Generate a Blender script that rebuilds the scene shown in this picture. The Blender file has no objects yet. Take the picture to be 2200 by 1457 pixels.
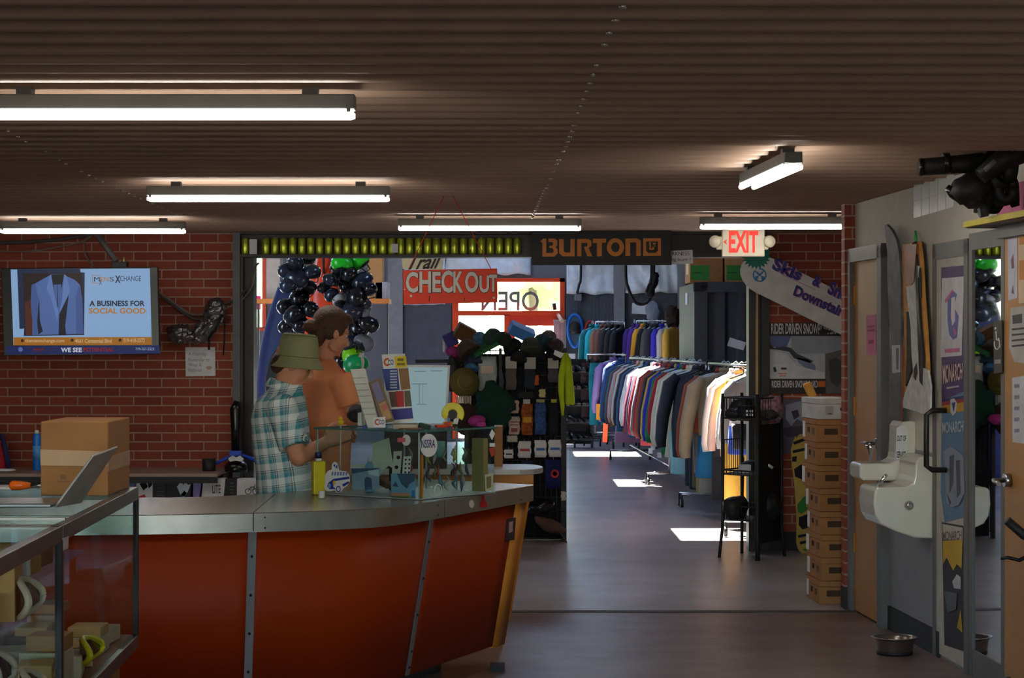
import bpy, bmesh, math, random
from mathutils import Vector, Matrix, noise
random.seed(7)
R = math.radians
S = bpy.context.scene
COL = S.collection
F = 4600.0; EH = 1.6; CX = 1100.0; CY = 728.5   # focal length in px of the 2200x1457 frame, eye height

# ------------------------------------------------------------------ camera, sky, sun, exposure
cam = bpy.data.objects.new('camera', bpy.data.cameras.new('camera'))
cam.data.sensor_width = 36.0; cam.data.lens = F / 2200 * 36; cam.data.clip_end = 300
cam.location = (0, 0, EH); cam.rotation_euler = (R(90), 0, 0)
COL.objects.link(cam); S.camera = cam
S.view_settings.view_transform = 'Standard'; S.view_settings.look = 'None'
S.view_settings.gamma = 1.0; S.view_settings.use_curve_mapping = False
S.view_settings.exposure = 0.0
S.cycles.max_bounces = 8; S.cycles.diffuse_bounces = 4; S.cycles.glossy_bounces = 4
S.cycles.transmission_bounces = 8; S.cycles.transparent_max_bounces = 16
S.cycles.sample_clamp_indirect = 4.0; S.cycles.caustics_reflective = False; S.cycles.caustics_refractive = False
W = bpy.data.worlds.new('sky'); S.world = W; W.use_nodes = True
_n = W.node_tree.nodes; _b = _n['Background']
_sky = _n.new('ShaderNodeTexSky'); _sky.sky_type = 'NISHITA'; _sky.sun_disc = False
_sky.sun_elevation = R(62); _sky.sun_rotation = R(30)
W.node_tree.links.new(_sky.outputs['Color'], _b.inputs['Color']); _b.inputs['Strength'].default_value = 3.0
SUN_DOWN = Vector((0.20, -0.50, -1.0)).normalized()
_sl = bpy.data.lights.new('sun', 'SUN'); _sl.energy = 85.0; _sl.angle = R(0.53); _sl.color = (1.0, 0.95, 0.86)
sun = bpy.data.objects.new('sun', _sl); COL.objects.link(sun)
sun.rotation_euler = SUN_DOWN.to_track_quat('-Z', 'Y').to_euler(); sun.location = (3, 20, 12)

# ------------------------------------------------------------------ helpers
CAMP = Vector((0, 0, EH))
def at(px, py, Y): return Vector(((px - CX) * Y / F, Y, EH - (py - CY) * Y / F))
class Plane:
    def __init__(s, p, n): s.p = Vector(p); s.n = Vector(n).normalized()
    def hit(s, px, py, off=0.0):
        d = Vector(((px - CX) / F, 1.0, -(py - CY) / F))
        t = s.n.dot(s.p + s.n * off - CAMP) / s.n.dot(d)
        return CAMP + d * t
def front(Y): return Plane((0, Y, 0), (0, -1, 0))

def lin(c): 
    c /= 255.0
    return c / 12.92 if c <= 0.04045 else ((c + 0.055) / 1.055) ** 2.4
def L(rgb, k=1.0): return tuple(min(0.92, lin(x) * k) for x in rgb)

MATS = {}
def mat(rgb, rough=0.6, metal=0.0, k=1.0, var=0.12, bump=0.0, bs=60.0, spec=0.4, emit=0.0, coat=0.0, scale=9.0, alpha=None, transm=0.0, name=None):
    key = (tuple(rgb), rough, metal, k, var, bump, bs, spec, emit, coat, scale, alpha, transm)
    if key in MATS: return MATS[key]
    m = bpy.data.materials.new(name or 'surface'); m.use_nodes = True
    nt = m.node_tree; b = nt.nodes['Principled BSDF']; c = L(rgb, k)
    b.inputs['Roughness'].default_value = rough; b.inputs['Metallic'].default_value = metal
    b.inputs['Specular IOR Level'].default_value = spec; b.inputs['Coat Weight'].default_value = coat
    tc = nt.nodes.new('ShaderNodeTexCoord')
    if emit:
        b.inputs['Base Color'].default_value = (0.02, 0.02, 0.02, 1)
        b.inputs['Emission Color'].default_value = (*[lin(x) for x in rgb], 1); b.inputs['Emission Strength'].default_value = emit
    else:
        nz = nt.nodes.new('ShaderNodeTexNoise'); nz.inputs['Scale'].default_value = scale; nz.inputs['Detail'].default_value = 5
        nt.links.new(tc.outputs['Object'], nz.inputs['Vector'])
        rp = nt.nodes.new('ShaderNodeValToRGB'); rp.color_ramp.elements[0].position = 0.3; rp.color_ramp.elements[1].position = 0.7
        rp.color_ramp.elements[0].color = (*[x * (1 - var) for x in c], 1); rp.color_ramp.elements[1].color = (*[min(.95, x * (1 + var)) for x in c], 1)
        nt.links.new(nz.outputs['Fac'], rp.inputs['Fac']); nt.links.new(rp.outputs['Color'], b.inputs['Base Color'])
    if bump:
        n2 = nt.nodes.new('ShaderNodeTexNoise'); n2.inputs['Scale'].default_value = bs; n2.inputs['Detail'].default_value = 3
        nt.links.new(tc.outputs['Object'], n2.inputs['Vector'])
        bp = nt.nodes.new('ShaderNodeBump'); bp.inputs['Strength'].default_value = bump; bp.inputs['Distance'].default_value = 0.02
        nt.links.new(n2.outputs['Fac'], bp.inputs['Height']); nt.links.new(bp.outputs['Normal'], b.inputs['Normal'])
    if transm: b.inputs['Transmission Weight'].default_value = transm
    if alpha is not None: b.inputs['Alpha'].default_value = alpha
    MATS[key] = m; return m

def glass_mat(tint=(0.9, 0.96, 0.95), refl=0.10, name='thin glass'):
    m = bpy.data.materials.new(name); m.use_nodes = True; nt = m.node_tree; nt.nodes.clear()
    o = nt.nodes.new('ShaderNodeOutputMaterial'); mx = nt.nodes.new('ShaderNodeMixShader')
    t = nt.nodes.new('ShaderNodeBsdfTransparent'); t.inputs['Color'].default_value = (*tint, 1)
    g = nt.nodes.new('ShaderNodeBsdfGlossy'); g.inputs['Roughness'].default_value = 0.02
    fr = nt.nodes.new('ShaderNodeLayerWeight'); fr.inputs['Blend'].default_value = 0.12
    ma = nt.nodes.new('ShaderNodeMath'); ma.operation = 'MULTIPLY_ADD'; ma.inputs[1].default_value = 0.45; ma.inputs[2].default_value = refl * .5
    nt.links.new(fr.outputs['Fresnel'], ma.inputs[0]); mn = nt.nodes.new('ShaderNodeMath'); mn.operation = 'MINIMUM'; mn.inputs[1].default_value = 0.08; nt.links.new(ma.outputs[0], mn.inputs[0]); nt.links.new(mn.outputs[0], mx.inputs[0])
    nt.links.new(t.outputs[0], mx.inputs[1]); nt.links.new(g.outputs[0], mx.inputs[2]); nt.links.new(mx.outputs[0], o.inputs[0])
    return m
GLASS = glass_mat()

class MB:
    def __init__(s): s.v = []; s.f = []; s.m = []; s.mi = 0; s.sm = []; s.smooth = False
    def add(s, vs, fs):
        b = len(s.v); s.v += [Vector(v) for v in vs]
        s.f += [tuple(i + b for i in f) for f in fs]; s.m += [s.mi] * len(fs); s.sm += [s.smooth] * len(fs); return s
    def box(s, c, d, rot=None):
        c = Vector(c); x, y, z = d[0] / 2, d[1] / 2, d[2] / 2
        vs = [Vector((a * x, b * y, e * z)) for e in (-1, 1) for a, b in ((-1, -1), (1, -1), (1, 1), (-1, 1))]
        if rot is not None: vs = [rot @ v for v in vs]
        return s.add([c + v for v in vs], [(3, 2, 1, 0), (4, 5, 6, 7), (0, 1, 5, 4), (1, 2, 6, 5), (2, 3, 7, 6), (3, 0, 4, 7)])
    def lohi(s, a, b): return s.box([(a[i] + b[i]) / 2 for i in range(3)], [abs(b[i] - a[i]) for i in range(3)])
    def loft(s, rings, cap=True, closed=False):
        n = len(rings[0]); vs = [p for r in rings for p in r]; fs = []
        m = len(rings)
        for i in range(m if closed else m - 1):
            j = (i + 1) % m
            for k in range(n):
                k2 = (k + 1) % n; fs.append((i * n + k, i * n + k2, j * n + k2, j * n + k))
        if cap and not closed: fs += [tuple(range(n))[::-1], tuple((m - 1) * n + k for k in range(n))]
        sm = s.smooth; s.smooth = True; s.add(vs, fs); s.smooth = sm
        if cap and not closed: s.sm[-1] = s.sm[-2] = False
        return s
    def tube(s, pts, r, n=8, cap=True, flat=1.0, up=None):
        pts = [Vector(p) for p in pts]; rings = []; prev = None
        rr = r if isinstance(r, (list, tuple)) else [r] * len(pts)
        for i, p in enumerate(pts):
            t = (pts[min(i + 1, len(pts) - 1)] - pts[max(i - 1, 0)]).normalized()
            if prev is None:
                a = Vector(up) if up else (Vector((0, 0, 1)) if abs(t.z) < 0.9 else Vector((1, 0, 0)))
            else: a = prev
            u = (a - t * a.dot(t)).normalized(); prev = u; w = t.cross(u)
            q = rr[i]; qa, qb = (q if isinstance(q, (list, tuple)) else (q, q * flat))
            rings.append([p + u * math.cos(2 * math.pi * k / n) * qa + w * math.sin(2 * math.pi * k / n) * qb for k in range(n)])
        return s.loft(rings, cap)
    def cyl(s, a, b, r, r2=None, n=16): return s.tube([a, b], [r, r if r2 is None else r2], n)
    def lathe(s, prof, c, n=24, ax=None):
        c = Vector(c); ax = ax or Matrix.Identity(3)
        return s.loft([[c + ax @ Vector((r * math.cos(2 * math.pi * k / n), r * math.sin(2 * math.pi * k / n), z)) for k in range(n)] for r, z in prof])
    def ball(s, c, r, rot=None, nu=16, nv=10, fn=None):
        c = Vector(c); r = r if isinstance(r, (list, tuple)) else (r, r, r); rings = []
        for i in range(nv + 1):
            th = math.pi * (i + (0.02 if i == 0 else -0.02 if i == nv else 0)) / nv; ring = []
            for k in range(nu):
                ph = 2 * math.pi * k / nu
                v = Vector((r[0] * math.sin(th) * math.cos(ph), r[1] * math.sin(th) * math.sin(ph), -r[2] * math.cos(th)))
                if fn: v = fn(v)
                if rot is not None: v = rot @ v
                ring.append(c + v)
            rings.append(ring)
        return s.loft(rings)
    def prism(s, poly, ext):
        poly = [Vector(p) for p in poly]; ext = Vector(ext); n = len(poly)
        nn = Vector((0, 0, 0))
        for i in range(n): nn += poly[i].cross(poly[(i + 1) % n])
        if nn.dot(ext) > 0: poly = poly[::-1]
        vs = poly + [p + ext for p in poly]
        return s.add(vs, [tuple(range(n)), tuple(range(2 * n - 1, n - 1, -1))] + [((i + 1) % n, i, n + i, n + (i + 1) % n) for i in range(n)])
    def build(s, name, mats, parent=None, bevel=0.0, sub=0, smooth=None, seg=2):
        me = bpy.data.meshes.new(name); off = Vector((0, 0, 0))
        if parent is None:
            xs = [v.x for v in s.v]; ys = [v.y for v in s.v]; zs = [v.z for v in s.v]
            off = Vector(((min(xs) + max(xs)) / 2, (min(ys) + max(ys)) / 2, min(zs)))
        else: off = wloc(parent)
        me.from_pydata([v - off for v in s.v], [], s.f)
        for m in (mats if isinstance(mats, (list, tuple)) else [mats]): me.materials.append(m)
        for p, i, sm in zip(me.polygons, s.m, s.sm): p.material_index = i; p.use_smooth = sm if smooth is None else smooth
        me.update()
        o = bpy.data.objects.new(name, me); COL.objects.link(o)
        if parent is None: o.location = off
        else: o.parent = parent
        if bevel:
            b = o.modifiers.new('edge', 'BEVEL'); b.width = bevel; b.segments = seg; b.limit_method = 'ANGLE'; b.angle_limit = R(40)
        if sub:
            b = o.modifiers.new('smooth', 'SUBSURF'); b.levels = sub; b.render_levels = sub
        return o

def wloc(o):
    p = o.location.copy(); q = o.parent
    while q is not None: p += q.location; q = q.parent
    return p
def tag(o, label=None, cat=None, group=None, kind=None):
    if label: o['label'] = label
    if cat: o['category'] = cat
    if group: o['group'] = group
    if kind: o['kind'] = kind
    return o
def thing(name, label, cat, loc, group=None):
    o = bpy.data.objects.new(name, None); o.empty_display_size = 0.05; COL.objects.link(o)
    o.location = loc; return tag(o, label, cat, group)
def struct(o): o['kind'] = 'structure'; return o
def copy_tree(o, parent=None):
    c = o.copy(); COL.objects.link(c)
    if parent is not None: c.parent = parent
    for ch in list(o.children): copy_tree(ch, c)
    return c
ORD = ['first', 'second', 'third', 'fourth', 'fifth', 'sixth', 'seventh', 'eighth', 'ninth', 'tenth', 'eleventh', 'twelfth', 'thirteenth', 'fourteenth', 'fifteenth', 'sixteenth', 'seventeenth', 'eighteenth', 'nineteenth', 'twentieth']
ORD += ['twenty-' + x for x in ORD[:9]] + ['thirtieth'] + ['thirty-' + x for x in ORD[:9]] + ['fortieth'] + ['forty-' + x for x in ORD[:9]]

def sheet(name, pts, pl, m, parent=None, off=0.0, th=0.002, bevel=0):
    """thin plate on plane pl: outline in photo pixels, front face off+th in front of the plane"""
    b = MB(); b.prism([pl.hit(x, y, off) for x, y in pts], pl.n * th)
    return b.build(name, m, parent, bevel)
def rect(x0, y0, x1, y1): return [(x0, y0), (x1, y0), (x1, y1), (x0, y1)]
def ellipse(cx, cy, rx, ry, n=24, a0=0): return [(cx + rx * math.cos(2 * math.pi * k / n + a0), cy + ry * math.sin(2 * math.pi * k / n + a0)) for k in range(n)]
def sheets(name, polys, pl, m, parent=None, off=0.0, th=0.002):
    b = MB()
    for p in polys: b.prism([pl.hit(x, y, off) for x, y in p], pl.n * th)
    return b.build(name, m, parent)

_TX = {}
def text_geo(s, bold, shear):
    if (s, bold, shear) in _TX: return _TX[(s, bold, shear)]
    cu = bpy.data.curves.new('lettering', 'FONT'); cu.body = s; cu.extrude = 0.02; cu.offset = bold; cu.shear = shear; cu.resolution_u = 3
    ob = bpy.data.objects.new('lettering', cu); COL.objects.link(ob)
    bpy.context.view_layer.update()
    me = bpy.data.meshes.new_from_object(ob.evaluated_get(bpy.context.evaluated_depsgraph_get()))
    bpy.data.objects.remove(ob); bpy.data.curves.remove(cu)
    vs = [v.co.copy() for v in me.vertices]; fs = [tuple(p.vertices) for p in me.polygons]; bpy.data.meshes.remove(me)
    x0 = min(v.x for v in vs); x1 = max(v.x for v in vs); y0 = min(v.y for v in vs); y1 = max(v.y for v in vs)
    vs = [Vector(((v.x - x0) / (x1 - x0), (v.y - y0) / (y1 - y0), 1 if v.z > 0 else 0)) for v in vs]
    _TX[(s, bold, shear)] = (vs, fs); return vs, fs
def quad_of(q):
    return [(q[0], q[1]), (q[2], q[1]), (q[2], q[3]), (q[0], q[3])] if not isinstance(q[0], (tuple, list)) else q
def text(s, q, pl, m, parent, off=0.002, th=0.0012, bold=0.0, shear=0.0, name='lettering'):
    lines = [(s, q)] if isinstance(s, str) else list(zip(s, q)); b = MB()
    for t, qq in lines:
        TL, TR, BR, BL = quad_of(qq); vs, fs = text_geo(t, bold, shear); out = []
        for v in vs:
            px = (TL[0] * (1 - v.x) + TR[0] * v.x) * v.y + (BL[0] * (1 - v.x) + BR[0] * v.x) * (1 - v.y)
            py = (TL[1] * (1 - v.x) + TR[1] * v.x) * v.y + (BL[1] * (1 - v.x) + BR[1] * v.x) * (1 - v.y)
            out.append(pl.hit(px, py, off + th * v.z))
        b.add(out, fs)
    return b.build(name, m, parent)
def catmull(P, n=8):
    P = [Vector(p) for p in P]; out = []
    for i in range(len(P) - 1):
        a, b, c, d = P[max(i - 1, 0)], P[i], P[i + 1], P[min(i + 2, len(P) - 1)]
        for k in range(n):
            t = k / n
            out.append(0.5 * ((2 * b) + (c - a) * t + (2 * a - 5 * b + 4 * c - d) * t * t + (3 * b - a - 3 * c + d) * t ** 3))
    return out + [P[-1]]
def boxthing(name, label, cat, lo, hi, m, group=None, bevel=0.004):
    o = MB().lohi(lo, hi).build(name, m, None, bevel); return tag(o, label, cat, group)
def rz(a): return Matrix.Rotation(R(a), 3, 'Z')
def rot(x, y, z): return (Matrix.Rotation(R(z), 3, 'Z') @ Matrix.Rotation(R(y), 3, 'Y') @ Matrix.Rotation(R(x), 3, 'X'))

# common materials
BLACK = mat((28, 28, 30), 0.55); BLACKG = mat((20, 20, 22), 0.25); DKGREY = mat((58, 58, 62), 0.5); GREY = mat((112, 113, 117), 0.6)
WHITE = mat((225, 225, 222), 0.6); PAPER = mat((228, 228, 232), 0.8); STEEL = mat((165, 165, 168), 0.3, 1.0); CHROME = mat((215, 215, 218), 0.12, 1.0)
CARD = mat((190, 142, 92), 0.85, var=0.08); CARDD = mat((168, 118, 72), 0.85, var=0.08); WOOD = mat((196, 138, 62), 0.5, scale=4)
ORANGE = mat((222, 62, 14), 0.45, var=0.05); RED = mat((200, 30, 30), 0.5); INK = mat((24, 24, 30), 0.8)
# ------------------------------------------------------------------ setting
YB = 16.2                       # brick wall with the wide opening
H = 2.40                        # corrugated ceiling underside
WX, WY, WS = 2.03, 12.67, 0.063 # right wall: passes (WX, WY), drifts by WS per metre
def wall_x(Y): return WX + WS * (WY - Y)
_wn = Vector((-1, -WS, 0)).normalized(); _wt = Vector((WS, -1, 0)).normalized()
WALLR = Plane((WX, WY, 0), _wn)
def WL(s, n, z): return Vector((WX, WY, z)) + _wt * s + _wn * n   # along the wall towards the door side, out of it, up

def brick_mat(name='brick'):
    m = bpy.data.materials.new(name); m.use_nodes = True; nt = m.node_tree; b = nt.nodes['Principled BSDF']
    tc = nt.nodes.new('ShaderNodeTexCoord'); sp = nt.nodes.new('ShaderNodeSeparateXYZ'); cb = nt.nodes.new('ShaderNodeCombineXYZ')
    geo = nt.nodes.new('ShaderNodeNewGeometry')
    nt.links.new(geo.outputs['Position'], sp.inputs[0]); nt.links.new(sp.outputs['X'], cb.inputs['X']); nt.links.new(sp.outputs['Z'], cb.inputs['Y'])
    br = nt.nodes.new('ShaderNodeTexBrick'); br.inputs['Scale'].default_value = 1.0
    br.inputs['Brick Width'].default_value = 0.212; br.inputs['Row Height'].default_value = 0.0685; br.inputs['Mortar Size'].default_value = 0.0055
    br.inputs['Mortar Smooth'].default_value = 0.2; br.inputs['Bias'].default_value = 0.0
    br.inputs['Color1'].default_value = (*L((176, 84, 60)), 1); br.inputs['Color2'].default_value = (*L((150, 68, 50)), 1); br.inputs['Mortar'].default_value = (*L((196, 160, 142)), 1)
    nt.links.new(cb.outputs[0], br.inputs['Vector'])
    nz = nt.nodes.new('ShaderNodeTexNoise'); nz.inputs['Scale'].default_value = 30; nt.links.new(geo.outputs['Position'], nz.inputs['Vector'])
    mx = nt.nodes.new('ShaderNodeMix'); mx.data_type = 'RGBA'; mx.blend_type = 'MULTIPLY'; mx.inputs[0].default_value = 0.35
    nt.links.new(br.outputs['Color'], mx.inputs[6]); nt.links.new(nz.outputs['Fac'], mx.inputs[7]); nt.links.new(mx.outputs[2], b.inputs['Base Color'])
    bp = nt.nodes.new('ShaderNodeBump'); bp.inputs['Strength'].default_value = 0.6; bp.inputs['Distance'].default_value = 0.006; bp.invert = True
    nt.links.new(br.outputs['Fac'], bp.inputs['Height']); nt.links.new(bp.outputs['Normal'], b.inputs['Normal'])
    b.inputs['Roughness'].default_value = 0.8; return m
BRICK = brick_mat()
# floor: sealed concrete
def floor_mat(ca, cb, r0, r1):
    m = bpy.data.materials.new('sealed concrete'); m.use_nodes = True; nt = m.node_tree; b = nt.nodes['Principled BSDF']
    geo = nt.nodes.new('ShaderNodeNewGeometry')
    n1 = nt.nodes.new('ShaderNodeTexNoise'); n1.inputs['Scale'].default_value = 1.6; n1.inputs['Detail'].default_value = 8; n1.inputs['Roughness'].default_value = 0.65
    nt.links.new(geo.outputs['Position'], n1.inputs['Vector'])
    rp = nt.nodes.new('ShaderNodeValToRGB'); e = rp.color_ramp.elements
    e[0].position = 0.3; e[0].color = (*L(ca), 1); e[1].position = 0.72; e[1].color = (*L(cb), 1)
    nt.links.new(n1.outputs['Fac'], rp.inputs['Fac']); nt.links.new(rp.outputs['Color'], b.inputs['Base Color'])
    n2 = nt.nodes.new('ShaderNodeTexNoise'); n2.inputs['Scale'].default_value = 5; n2.inputs['Detail'].default_value = 6
    nt.links.new(geo.outputs['Position'], n2.inputs['Vector'])
    r2 = nt.nodes.new('ShaderNodeMapRange'); r2.inputs['To Min'].default_value = r0; r2.inputs['To Max'].default_value = r1
    nt.links.new(n2.outputs['Fac'], r2.inputs['Value']); nt.links.new(r2.outputs['Result'], b.inputs['Roughness'])
    b.inputs['Specular IOR Level'].default_value = 0.5
    return m
FLOOR = floor_mat((106, 80, 74), (142, 122, 118), .24, .44)
struct(MB().lohi((-9, -3, -0.15), (7, 12.56, 0)).build('floor', FLOOR))
struct(MB().lohi((-9, 12.56, -0.15), (7, 33.6, 0)).build('floor_hall', floor_mat((140, 130, 130), (182, 176, 178), .27, .31)))
o = struct(MB().lohi((-6, 12.52, 0), (wall_x(12.6) - .02, 12.60, 0.004)).build('trim_1', mat((70, 62, 60), 0.6)))      # threshold seam across the floor

# corrugated ceiling
CEIL = mat((182, 154, 134), 0.5, 0.10, var=0.08, scale=3)
b = MB(); prof = []; y = -3.0; p = 0.22
while y < YB:
    prof += [(y + p * k / 10, H + .034 - .034 * math.cos(2 * math.pi * k / 10)) for k in range(10)]; y += p
prof = [(min(a, YB), z) for a, z in prof] + [(YB, H)]
vs = [(x, a, z) for x in (-6.0, 6.6) for a, z in prof]; n = len(prof)
b.smooth = True; b.add(vs, [(i, n + i, n + i + 1, i + 1) for i in range(n - 1)])
ceil_o = struct(b.build('ceiling', CEIL))
b = MB().lohi((-6, -3, H + .05), (6.6, YB, H + .2)); struct(b.build('ceiling_deck', DKGREY, ceil_o))
def rivets(pts, step):
    b = MB()
    for (xa, ya), (xb, yb) in zip(pts[:-1], pts[1:]):
        A = at(xa, ya, (H - EH) * F / (CY - ya)); B = at(xb, yb, (H - EH) * F / (CY - yb))
        n = max(1, int((B - A).length / step))
        for k in range(n):
            q = A.lerp(B, k / n); yy = q.y - (-3.0); yy = (yy // p) * p - 3.0
            if random.random() < .85: b.ball((q.x, yy, H - .002), (.010, .010, .006), nu=8, nv=5)
    return b
o = rivets([(1337, 15), (1303, 88), (1257, 205), (1213, 320), (1170, 410), (1134, 490)], .22).build('rivet', mat((190, 186, 178), .3, .8), ceil_o)
o['kind'] = 'stuff'
o = rivets([(40, 290), (150, 355), (265, 410), (395, 466)], .22).build('rivet', mat((190, 186, 178), .3, .8), ceil_o); o['kind'] = 'stuff'

# brick wall with opening
OX0, OX1 = -2.10, 1.925
b = MB().lohi((-6, YB, 0), (OX0, YB + .2, 4.6)).lohi((OX1, YB, 0), (6.6, YB + .2, 4.6)).lohi((OX0, YB, H), (OX1, YB + .2, 4.6))
struct(b.build('wall_back', BRICK))
struct(MB().lohi((OX1 + .02, YB - .015, 0), (6.6, YB, .14)).build('baseboard_back', BLACK))
# steel columns and header beam
DKST = mat((44, 40, 38), 0.45, 0.2); GRST = mat((92, 92, 96), 0.5, 0.1)
b = MB().lohi((OX0, YB - .10, 0), (OX0 + .055, YB + .1, 2.40)); b.mi = 1
b.lohi((OX0 + .055, YB - .08, 0), (OX0 + .075, YB + .12, 2.23)).lohi((OX0 + .075, YB - .02, 0), (OX0 + .135, YB + .02, 2.23)).lohi((OX0 + .135, YB - .08, 0), (OX0 + .155, YB + .12, 2.23))
struct(b.build('column', [GRST, DKST]))
b = MB().lohi((1.785, YB - .06, 0), (1.835, YB + .12, 2.23)).lohi((1.88, YB - .06, 0), (1.94, YB + .12, 2.23)).lohi((1.835, YB + .0, 0), (1.88, YB + .04, 2.23)); b.mi = 1
b.lohi((1.838, YB - .04, 0.2), (1.858, YB - .002, 2.12))
struct(b.build('column', [DKST, mat((205, 165, 120), .6)]))
b = MB().lohi((OX0 + .055, YB - .02, 2.215), (OX1, YB + .1, H)).lohi((OX0 + .055, YB - .14, 2.215), (OX1, YB + .0, 2.235)).lohi((OX0 + .055, YB - .14, H - .012), (OX1, YB, H))
struct(b.build('beam', DKST))

# right partition wall, lower part coloured grey for shade, brick pier at its far end
CREAM = mat((222, 217, 206), .7, var=.05); WALLSHADE = mat((150, 152, 156), .6, var=.05)
def slab(s0, s1, z0, z1, n0=-.12, n1=0.0):
    q = [WL(s0, n0, z0), WL(s1, n0, z0), WL(s1, n1, z0), WL(s0, n1, z0)]
    return q
def wbox(b, s0, s1, n0, n1, z0, z1): return b.prism([WL(s0, n0, z0), WL(s1, n0, z0), WL(s1, n1, z0), WL(s0, n1, z0)], (0, 0, z1 - z0))
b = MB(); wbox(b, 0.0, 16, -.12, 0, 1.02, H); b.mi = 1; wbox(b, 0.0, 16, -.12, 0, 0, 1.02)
struct(b.build('wall_right', [CREAM, WALLSHADE]))
b = MB()
for k in range(5):
    for j in range(2):
        x0, x1 = 1964 + 17.5 * k, 1980 + 17.5 * k; yt = lambda x: 397 - (x - 1964) * .285 + 37 * j; b.prism([WALLR.hit(x, y, 0) for x, y in ((x0, yt(x0)), (x1, yt(x1)), (x1, yt(x1) + 35), (x0, yt(x0) + 35))], WALLR.n * .003)
struct(b.build('wall_tiles', mat((216, 222, 220), .35)))
b = MB(); wbox(b, .84, 1.93, 0, .012, 0, .13); struct(b.build('baseboard_right', BLACK))
b = MB().lohi((1.968, 12.67, 0.0), (2.03, 12.79, H)).lohi((2.03, 12.67, 0), (6.6, 12.79, H)); struct(b.build('wall_pier', BRICK))
struct(MB().lohi((1.966, 12.66, 0), (2.032, 12.80, .13)).build('baseboard_pier', BLACK))
struct(MB().lohi((6.4, 12.8, 0), (6.6, YB, H)).build('wall_alcove', BRICK))
struct(MB().lohi((-6.2, -3, 0), (-6, YB, H + .1)).build('wall_left', BRICK))
b = MB().lohi((-6, -3.2, 0), (7, -3, 1.0)).lohi((-6, -3.2, 2.1), (7, -3, H + .1))
for x in (-6, -4, -2, 0, 2, 4, 6): b.lohi((x, -3.15, 1.0), (x + .08, -3.05, 2.2))
struct(b.build('wall_front', GREY))

# back sales room
GWALL = mat((104, 104, 110), .7, var=.06)
YF = 33.4
def wall_with_holes(name, x0, x1, z0, z1, y, th, holes, m):
    b = MB(); xs = sorted({x0, x1} | {h[0] for h in holes} | {h[1] for h in holes})
    for xa, xb in zip(xs[:-1], xs[1:]):
        hs = sorted([(h[2], h[3]) for h in holes if h[0] <= xa and h[1] >= xb]); z = z0
        for ha, hb in hs + [(z1, z1)]:
            if ha > z: b.lohi((xa, y, z), (xb, y + th, ha))
            z = hb
    return struct(b.build(name, m))
def X(px, Y=YF): return (px - CX) * Y / F
def Z(py, Y=YF): return EH - (py - CY) * Y / F
HOLES = [(X(972), X(1213), 0.05, Z(598)), (X(440), X(566), Z(705), Z(545))]
HOLES.append((-7.2, -5.3, .5, 3.2))
wall_with_holes('wall_far', -9, 7, 0, 4.6, YF, .2, HOLES, GWALL)
struct(MB().lohi((-9.2, YB + .2, 0), (-9, YF, 4.6)).build('wall_side', GWALL))
struct(MB().lohi((5.6, YB + .2, 0), (5.8, YF, 4.6)).build('wall_east', GWALL))
# roof with three rooflights: their openings lie up-sun of the three bright patches on the floor
RZ = 4.6
def up(x, y): t = RZ / -SUN_DOWN.z; return (x - SUN_DOWN.x * t, y - SUN_DOWN.y * t)
PATCH = [(.87, 1.75, 29.15, 30.4), (1.16, 1.92, 23.2, 24.4), (1.35, 2.35, 17.0, 18.1)]
hol = []
for x0, x1, y0, y1 in PATCH:
    a = up(x0, y0); c = up(x1, y1); hol.append((a[0], c[0], a[1], c[1]))
hol += [(-7.5, -5.0, 25.5, 28.0)]      # larger rooflight added over the unseen left of the hall for extra daylight
b = MB(); ys = sorted({YB, YF + .2} | {h[2] for h in hol} | {h[3] for h in hol})
for ya, yb in zip(ys[:-1], ys[1:]):
    hs = [(h[0], h[1]) for h in hol if h[2] <= ya and h[3] >= yb]; x = -9.2
    for xa, xb in sorted(hs) + [(7.0, 7.0)]:
        if xa > x: b.lohi((x, ya, RZ), (xa, yb, RZ + .02))
        x = xb
struct(b.build('ceiling_hall', mat((150, 150, 150), .7)))

# outside: pavement, hedge and trees beyond the far windows
struct(MB().lohi((-40, YF + .2, -.3), (40, 90, -.05)).build('ground', mat((176, 170, 158), .9, scale=.8)))
LEAF = [mat((176, 196, 130), .8, var=.3, scale=2.5), mat((150, 178, 110), .8, var=.3, scale=2.5)]
def tree(x, y, h, r, label, i):
    t = thing('tree', label, 'tree', (x, y, -.05), 'trees outside the far windows')
    MB().tube([(x, y, -.05), (x + .1, y, h * .35), (x, y, h * .6)], [.18, .13, .08]).build('trunk', mat((96, 78, 60), .9), t)
    b = MB()
    for k in range(16):
        c = Vector((x + random.gauss(0, r * .45), y + random.gauss(0, r * .45), h * .62 + random.gauss(0, h * .14)))
        q = r * random.uniform(.35, .6)
        b.ball(c, q, nu=12, nv=8, fn=lambda v, c=c, q=q: v * (1 + .45 * noise.noise(v * 2.2 / q + c)))
    b.build('crown', LEAF[i % 2], t)
for i, (x, y, h, r, l) in enumerate([(-1.2, 50, 6, 1.8, 'leafy green tree seen through the lower left pane of the orange door'), (.5, 60, 7, 2.2, 'sunlit green tree behind the reversed door lettering'), (-7.5, 54, 7, 2.4, 'green tree outside the narrow window beside the left post'), (-3.6, 58, 6, 2.0, 'green tree outside beyond the grey far wall'), (2.6, 66, 8, 2.4, 'pale green tree outside at the right of the door pane')]):
    tree(x, y, h, r, l, i)
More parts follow.
